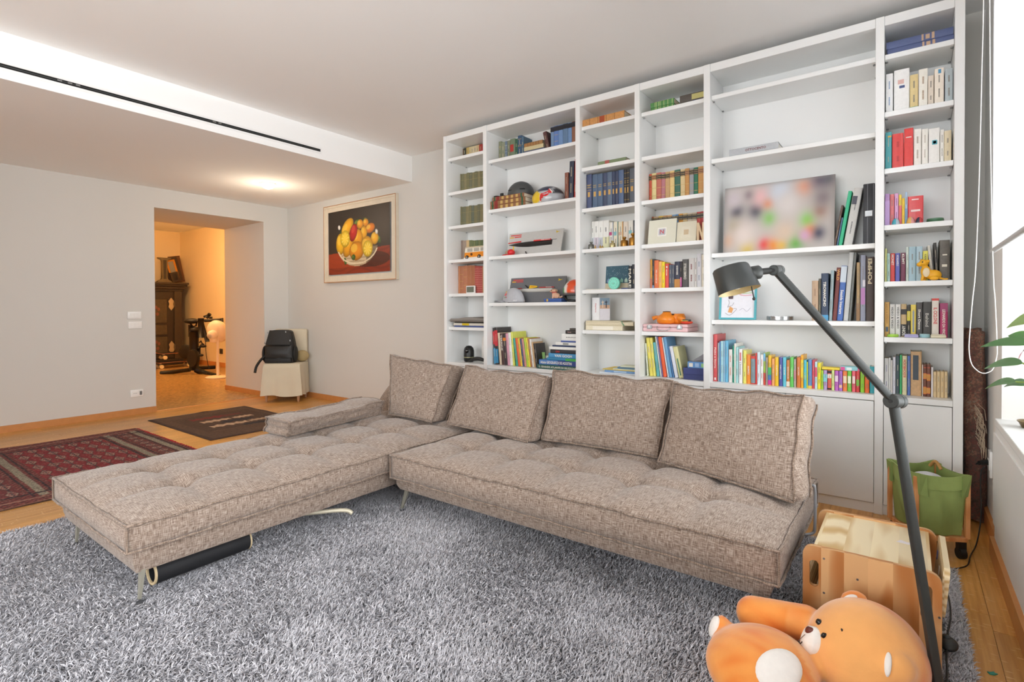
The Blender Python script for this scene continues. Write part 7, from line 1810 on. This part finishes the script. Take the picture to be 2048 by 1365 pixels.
t, M, w, hh = leaning_card('embossed_card', 'smaller cream embossed card right of the letter card', 1312, 1570, 338, 3.515, '#e0dac4')
for k in (.5, .42, .34):
    mk('embossed_square', xf(box(-w * k, w * k, -.0006 - (.5 - k) * .01, 0, hh * (.48 - k * .55), hh * (.48 + k * .55)), M), mat('#e2dcc8', .7), t)
mk('print_square', xf(box(-w * .24, w * .24, -.003, -.001, hh * .35, hh * .6), M), mat('#cdb897', .6), t)
Y = 3.53; a, b = span('E', 1582, 1675, Y); b = min(b, UP[4][0] - .002); z0 = SHELVES[3][3] + .001; z1 = zat('E', 1620, 358, Y)
mk('wooden_letter_n', poly([(a, z0), (a + (b - a) * .3, z0), (a + (b - a) * .3, z0 + (z1 - z0) * .6), (b - (b - a) * .25, z0), (b, z0), (b, z1), (b - (b - a) * .25, z1), (b - (b - a) * .25, z0 + (z1 - z0) * .4), (a + (b - a) * .3, z1), (a, z1)], Y, Y + .02), mat('#e6cba6', .6), None, label='pale wooden letter N standing at the right of fourth bay', cat='letter')
Y = 3.495; a, b = span('F', 835, 1397, Y); z0 = SHELVES[3][5] + .001; z1 = zat('F', 1100, 552, Y)
ck = thing('pink_case', 'pale pink small suitcase lying on the sixth shelf', 'case', ((a + b) / 2, Y + .1, z0)); zm = (z0 + z1) / 2 + .004
M_PINK = mat('#e8c2c4', .5)
mk('case_bottom', rbox(a, b, Y, Y + .22, z0, zm - .001, .006, 3), M_PINK, ck, smooth=True, auto=40)
mk('case_lid', rbox(a, b, Y, Y + .22, zm, z1, .006, 3), M_PINK, ck, smooth=True, auto=40)
hx = (a + b) / 2 - .005
mk('handle', tube(spline([(hx - .045, Y - .003, zm + .006), (hx - .042, Y - .018, zm - .008), (hx - .025, Y - .02, zm - .02), (hx + .025, Y - .02, zm - .02), (hx + .042, Y - .018, zm - .008), (hx + .045, Y - .003, zm + .006)], 5), .0028, 8), M_CHROME, ck, smooth=True)
for fx in (.16, .83):
    c = a + (b - a) * fx; la = mk('latch', rbox(c - .018, c + .018, Y - .005, Y, zm - .012, zm + .014, .002), M_GREYMETAL, ck); mk('latch_tongue', rbox(c - .007, c + .007, Y - .009, Y - .005, zm - .006, zm + .018, .002), M_CHROME, la)
Y = 3.53; z0 = z1 + .001; a, b = span('F', 1005, 1290, Y); ht = zat('F', 1090, 388, Y); w = b - a; hh = ht - z0
tp_ = thing('orange_toy_teapot', 'orange plastic toy teapot on the pink case', 'toy', ((a + b) / 2, Y + .06, z0))
M_ORG = mat('#f08c24', .3)
mk('pot_body', lathe([(w * .3, 0), (w * .4, hh * .12), (w * .43, hh * .4), (w * .36, hh * .62), (w * .2, hh * .8), (w * .16, hh * .93)], 28, (a + w * .36, Y + .05, z0)), M_ORG, tp_, smooth=True, auto=50)
mk('pot_lid', lathe([(w * .16, hh * .9), (w * .17, hh * .97), (.001, hh)], 24, (a + w * .36, Y + .05, z0)), mat('#4a2c1c', .4), tp_, smooth=True, auto=50)
mk('second_bowl', lathe([(w * .2, 0), (w * .3, hh * .2), (w * .32, hh * .55), (w * .26, hh * .78), (.001, hh * .8)], 24, (a + w * .78, Y + .08, z0)), M_ORG, tp_, smooth=True, auto=50)
mk('dark_slot', ell((a + w * .66, Y + .035, z0 + hh * .74), (.01, .006, .005), 12, 8), mat('#4a2c1c', .4), tp_)
mk('spout', tube([(a + w * .05, Y + .05, z0 + hh * .5), (a - w * .12, Y + .045, z0 + hh * .5), (a - w * .25, Y + .04, z0 + hh * .4)], [.014, .012, .015], 12), M_ORG, tp_, smooth=True)
mk('handle_leaf', ell((0, 0, 0), (w * .2, .012, hh * .2), 16, 10, RT((a + w * 1.02, Y + .03, z0 + hh * .42), 0, 20, 0)), M_ORG, tp_, smooth=True)
a, b = span('F', 1300, 1452, Y); r2 = (b - a)
tc_ = thing('red_toy_car', 'small red and black toy car on the pink case', 'toy car', ((a + b) / 2, Y, z0))
mk('car_body', ell(((a + b) / 2, Y + .02, z0 + .012), (r2 * .5, .022, .012), 20, 10), mat('#e04a2c', .35), tc_, smooth=True)
mk('car_cabin', rbox(a + r2 * .18, b - r2 * .2, Y + .004, Y + .036, z0 + .018, z0 + .032, .004), mat('#3c4440', .4), tc_, smooth=True, auto=40)
mk('car_stripe', rbox(a + r2 * .1, b - r2 * .35, Y + .002, Y + .006, z0 + .02, z0 + .025, .001), mat('#d8b83c', .4), tc_)
Y = 3.50; a, b = span('F', 1342, 1640, Y); b = min(b, UP[4][0] - .003); z0 = ZCT + .001; z1 = zat('F', 1460, 1098, Y)
gb = thing('navy_box', 'navy blue lidded box on the fourth counter shelf', 'box', ((a + b) / 2, Y, z0))
mk('box_base', rbox(a + .001, b - .001, Y + .001, Y + .16, z0, z0 + (z1 - z0) * .45, .001), mat('#3b4478', .6), gb); mk('box_lid', rbox(a, b, Y, Y + .161, z0 + (z1 - z0) * .45 + .0005, z1, .001), mat('#3f4880', .6), gb)
z2 = zat('F', 1490, 1020, Y); a2 = X(pxy('F', 1394, 0)[0], Y)
lb = thing('light_blue_box', 'light blue printed box standing on the navy box', 'box', ((a2 + b) / 2, Y, z1))
mk('box_body', rbox(a2, b, Y + .004, Y + .14, z1 + .001, z2, .001), mat('#5f94d0', .5), lb)
for k, c in ((.08, '#e6e2da'), (.42, '#9fc0e6'), (.76, '#9ccf8a')):
    mk('printed_patch', box(a2 + (b - a2) * k, a2 + (b - a2) * (k + .22), Y + .0032, Y + .004, z1 + (z2 - z1) * .2, z1 + (z2 - z1) * .8), mat(c, .5), lb)
a3 = X(pxy('F', 1432, 0)[0], Y); z3 = zat('F', 1580, 918, Y)
gw = thing('grey_wedge_case', 'grey wedge shaped folded case on the light blue box', 'case', ((a3 + b) / 2, Y, z2))
mk('case_body', poly([(a3, z2 + .001), (b, z2 + .001), (b, z3), (b - (b - a3) * .12, z3)], Y + .01, Y + .12), mat('#8e8d92', .7), gw)
mk('case_fold', poly([(a3 + .008, z2 + .004), (b, z2 + .004), (b, z2 + (z3 - z2) * .35)], Y + .007, Y + .01), mat('#6e6d72', .7), gw)

# fifth bay: photo collage, black case, picture, silver ring
Y = 3.60; z0 = SHELVES[4][2] + .001; a, b = X(1446, Y), X(1668, Y); z1 = (Z(1446, 372, Y) + Z(1670, 348, Y)) / 2
bl = [(280, 360, '#4a4a58', 55), (450, 370, '#505460', 60), (490, 255, '#e6b8b8', 60), (560, 320, '#dc8a5e', 38), (570, 440, '#8abf6a', 50), (660, 230, '#ccd4e0', 75), (850, 220, '#dea084', 55), (980, 170, '#6a5a6c', 70), (1050, 160, '#5c5c66', 60), (880, 480, '#8cc862', 52), (980, 420, '#a88878', 50), (380, 670, '#d9ba20', 52), (530, 650, '#e6424c', 45), (612, 660, '#ee8c1e', 45), (680, 660, '#f0ba1e', 36), (790, 650, '#5cb03e', 55), (905, 570, '#e6904e', 42), (970, 590, '#505062', 48), (860, 600, '#cfa2c0', 38), (700, 560, '#d6c0aa', 70), (260, 480, '#a89c84', 55), (350, 560, '#e0d2ca', 85), (195, 600, '#d4b096', 50), (720, 330, '#d8d0cc', 80), (380, 230, '#9a8a8c', 40), (250, 250, '#c8bcc0', 60), (1000, 320, '#8a7e80', 60)]
gx, gy = 70, 48
V, Fc = grid(gx, gy, lambda s, t: (a + (b - a) * s, Y + .05 * t, z0 + (z1 - z0) * t))
S = np.array([[i / gx, j / gy] for j in range(gy + 1) for i in range(gx + 1)])
cc = np.tile(C('#c4bcb6'), (len(S), 1)); px_ = 165 + S[:, 0] * 925; py_ = 710 - S[:, 1] * 560
for x_, y_, h, r in bl:
    k = np.exp(-((px_ - x_) ** 2 + (py_ - y_) ** 2) / (1.6 * r * r))[:, None]; cc = cc * (1 - k) + C(h) * k
for dst in (S[:, 0], 1 - S[:, 0], 1 - S[:, 1]):
    k = np.exp(-(dst / .035) ** 2)[:, None] * .55; cc = cc * (1 - k) + C('#8c8684') * k
pb = thing('photo_collage', 'soft-focus colourful photo collage board leaning in the fifth bay', 'picture', ((a + b) / 2, Y, z0))
mk('collage_print', (V, Fc), vcol_mat(.5, namt=.02), pb, vcol=cc)
mk('collage_board', ([(a, Y + .0006, z0), (b, Y + .0006, z0), (b, Y + .0506, z1), (a, Y + .0506, z1), (a, Y + .012, z0), (b, Y + .012, z0), (b, Y + .062, z1), (a, Y + .062, z1)], [(0, 1, 2, 3), (7, 6, 5, 4), (0, 4, 5, 1), (1, 5, 6, 2), (2, 6, 7, 3), (3, 7, 4, 0)]), mat('#8a8684', .6), pb)
Y = 3.565; a, b = span('H', 1308, 1402, Y); b = min(b, UP[5][0] - .002); z1 = zat('H', 1355, 190, Y)
bcx = thing('black_leather_case', 'black stitched leather case with a metal clasp', 'case', ((a + b) / 2, Y, z0))
mk('case_body', rbox(a, b, Y, Y + .16, z0, z1, .004, 2), mat('#33353a', .5, nscale=60, namt=.1), bcx, smooth=True, auto=40)
for k in (.36, .86): mk('stitched_seam', box(a + (b - a) * k, a + (b - a) * k + .0014, Y - .0012, Y, z0 + .004, z1 - .004), mat('#a8aab0', .6), bcx)
cl2 = mk('clasp', rbox(a + (b - a) * .14, a + (b - a) * .82, Y - .007, Y, z0 + (z1 - z0) * .46, z0 + (z1 - z0) * .56, .002), M_GREYMETAL, bcx)
mk('clasp_button', cyl((a + (b - a) * .6, Y - .01, z0 + (z1 - z0) * .51), (a + (b - a) * .6, Y - .006, z0 + (z1 - z0) * .51), .004, n=12), M_GREYMETAL, cl2)
Y = 3.53; a, b = span('H', 152, 450, Y); z0 = SHELVES[4][3] + .001; z1 = zat('H', 300, 985, Y); w = (b - a) / 2; hh = z1 - z0
pf = thing('kids_drawing_frame', 'teal framed child drawing behind the lamp shade', 'picture', ((a + b) / 2, Y, z0)); M = RT(((a + b) / 2, Y, z0 + .0015), -8)
fw = .012
mk('frame_border', xf(plate([(-w, 0), (w, 0), (w, hh), (-w, hh)], [[(-w + fw, fw), (-w + fw, hh - fw), (w - fw, hh - fw), (w - fw, fw)]], -.006, .008), M), mat('#4aa8b4', .45), pf)
dr_ = mk('drawing_sheet', xf(box(-w + fw * .8, w - fw * .8, 0, .003, fw * .8, hh - fw * .8), M), mat('#e9e9f0', .6), pf)
def stroke(nm, pts, r, c): mk(nm, xf(tube(spline([(p[0] * w, -.0008, p[1] * hh) for p in pts], 5), r, 5), M), mat(c, .6), dr_)
stroke('rainbow_arc', [(-.2, .82), (.2, .66), (.75, .66)], .0035, '#e8b8c4'); stroke('rainbow_arc', [(-.18, .86), (.22, .72), (.75, .72)], .0035, '#c8dcb0'); stroke('rainbow_arc', [(-.16, .9), (.24, .78), (.75, .78)], .0035, '#b0d4e8')
mk('drawn_hair', xf(poly([(-.5 * w, .56 * hh), (-.26 * w, .56 * hh), (-.24 * w, .64 * hh), (-.38 * w, .68 * hh), (-.52 * w, .63 * hh)], -.0014, -.0004), M), mat('#5a4a50', .6), dr_)
mk('drawn_shorts', xf(poly([(-.52 * w, .2 * hh), (-.3 * w, .18 * hh), (-.22 * w, .3 * hh), (-.42 * w, .36 * hh)], -.0014, -.0004), M), mat('#e0a468', .6), dr_)
stroke('drawn_figure', [(-.5, .54), (-.46, .44), (-.54, .34), (-.44, .36), (-.3, .38), (-.2, .46)], .0012, '#8a8488'); stroke('drawn_board', [(-.66, .18), (-.4, .12), (-.05, .28), (-.2, .3)], .0012, '#8a8488'); stroke('drawn_wave', [(.1, .25), (.3, .3), (.5, .22), (.7, .32)], .001, '#a8a4b0')
Y = 3.52; a, b = span('H', 516, 734, Y); cx = (a + b) / 2; r = (b - a) / 2
sv = thing('silver_tray', 'low round silver ashtray on the fourth shelf', 'tray', (cx, Y + r, z0)); z1 = zat('H', 625, 1248, Y); hh = (z1 - z0) * .72
mk('outer_wall', lathe([(r * .97, 0), (r, .002), (r, hh), (r * .93, hh), (r * .9, hh * .4), (.001, hh * .35)], 40, (cx, Y + r, z0)), mat('#b8babc', .25, 1.), sv, smooth=True, auto=40)
mk('rim_studs', join(*[ell((cx + r * .96 * math.cos(q), Y + r + r * .96 * math.sin(q), z0 + hh + .001), (.002, .002, .002), 8, 6) for q in [2 * PI * k / 10 for k in range(10)]]), M_GREYMETAL, sv, kind='stuff')

# rightmost bay: small things in front of the books
def puck(name, lab, cat, crop, x0, x1, yt, Y, col, lev, hfac=1., sq=False):
    a, b = span(crop, x0, x1, Y); z0 = SHELVES[5][lev] + .001; hh = (zat(crop, (x0 + x1) / 2, yt, Y) - z0) * hfac; cx = (a + b) / 2; r = (b - a) / 2
    t = thing(name, lab, cat, (cx, Y + r, z0))
    if sq:
        mk('tin_base', rbox(a, b, Y, Y + .05, z0, z0 + hh * .72, .003, 2), mat(col, .5), t, smooth=True, auto=40); mk('tin_lid', rbox(a + .003, b - .003, Y + .003, Y + .047, z0 + hh * .72 + .0003, z0 + hh, .002, 2), mat(fade(col, .25), .5), t, smooth=True, auto=40)
    else:
        mk('tin_base', lathe([(r * .97, 0), (r, .001), (r, hh * .7)], 30, (cx, Y + r, z0)), mat(col, .5), t, smooth=True, auto=40); mk('tin_lid', lathe([(r * .96, hh * .7), (r * .96, hh * .96), (r * .9, hh), (.001, hh)], 30, (cx, Y + r, z0)), mat(fade(col, .2), .5), t, smooth=True, auto=40)
puck('round_tin', 'lime green round tin in front of the video cases', 'tin', 'L', 180, 302, 572, 3.50, '#a8d84c', 5)
puck('square_tin', 'lilac tin in front of the video cases', 'tin', 'L', 362, 513, 572, 3.50, '#b8b4e0', 5, sq=True)
puck('round_tin', 'pale blue round tin in front of the video cases', 'tin', 'L', 520, 634, 570, 3.50, '#9cc8d0', 5)
puck('square_tin', 'cream tin in front of the video cases', 'tin', 'L', 638, 804, 574, 3.50, '#e2d8bc', 5, sq=True)
puck('oval_tin', 'dark green oval tin beside the red book', 'tin', 'K', 590, 778, 490, 3.52, '#3a6a48', 3, .8)
def half_dome(name, lab, x0, x1, yt, cols):
    Y = 3.505; a, b = span('K', x0, x1, Y); z0 = SHELVES[5][3] + .001; hh = zat('K', (x0 + x1) / 2, yt, Y) - z0; cx = (a + b) / 2; r = (b - a) / 2
    V, Fc = dome((cx, Y + .015, z0), (r, .014, hh), .0); Vn = np.array(V); cc = np.tile(C(cols[0]), (len(V), 1)); cc[Vn[:, 0] > cx + r * .1] = C(cols[1])
    t = thing(name, lab, 'ornament', (cx, Y, z0)); mk('stone', (V, Fc), vcol_mat(.4, namt=.15, nscale=80), t, smooth=True, vcol=cc); mk('stand', box(cx - r * .9, cx + r * .9, Y + .002, Y + .028, z0 - .0006, z0 + .003), mat('#6a5a4a', .6), t)
half_dome('half_round_ornament', 'teal half-round ornament in front of the lilac books', 222, 312, 505, ('#4aa4b4', '#a8b8c4'))
half_dome('half_round_ornament', 'tan half-round ornament in front of the red book', 376, 470, 490, ('#dcae5c', '#dc9a94'))
half_dome('half_round_ornament', 'navy half-round ornament in front of the red book', 472, 555, 492, ('#343c50', '#c84444'))
# yellow toy animal sitting before the art paperbacks
Y = 3.50; a, b = span('K', 475, 800, Y); z0 = SHELVES[5][4] + .001; ht = zat('K', 560, 935, Y); w = b - a; hh = ht - z0; yc_ = Y + .03
tl_ = thing('yellow_toy_animal', 'yellow plastic toy animal sitting before the art paperbacks', 'toy', ((a + b) / 2, yc_, z0))
tp2 = [ell((a + w * .6, yc_, z0 + hh * .26), (w * .27, .022, hh * .24), 18, 12), ell((a + w * .34, yc_, z0 + hh * .42), (w * .17, .02, hh * .3), 18, 12), ell((a + w * .28, yc_, z0 + hh * .82), (w * .17, .022, hh * .17), 18, 12), ell((a + w * .13, yc_ - .004, z0 + hh * .76), (w * .1, .014, hh * .1), 14, 10), ell((a + w * .2, yc_ + .012, z0 + hh * .96), (w * .05, .007, hh * .08), 12, 8), ell((a + w * .42, yc_ - .01, z0 + hh * .9), (w * .07, .008, hh * .07), 12, 8), cyl((a + w * .22, yc_ - .01, z0), (a + w * .28, yc_ - .01, z0 + hh * .4), .007), cyl((a + w * .3, yc_ + .01, z0), (a + w * .33, yc_ + .01, z0 + hh * .4), .007), tube([(a + w * .8, yc_, z0 + hh * .1), (a + w * .95, yc_, z0 + hh * .05), (a + w * 1.08, yc_, z0 + .006)], [.006, .005, .004], 8), ell((a + w * .62, yc_ - .02, z0 + hh * .1), (w * .16, .01, hh * .1), 12, 8)]
mk('body', remesh(join(*tp2), .003, 2), mat('#f0b020', .45, nscale=30, namt=.1), tl_, smooth=True)
mk('chest', ell((a + w * .36, yc_ - .016, z0 + hh * .38), (w * .12, .008, hh * .22), 16, 10), mat('#f0ddb8', .5), tl_, smooth=True)
mk('eye', ell((a + w * .24, yc_ - .02, z0 + hh * .86), (.0035, .002, .004), 10, 8), M_BLACK, tl_, smooth=True)
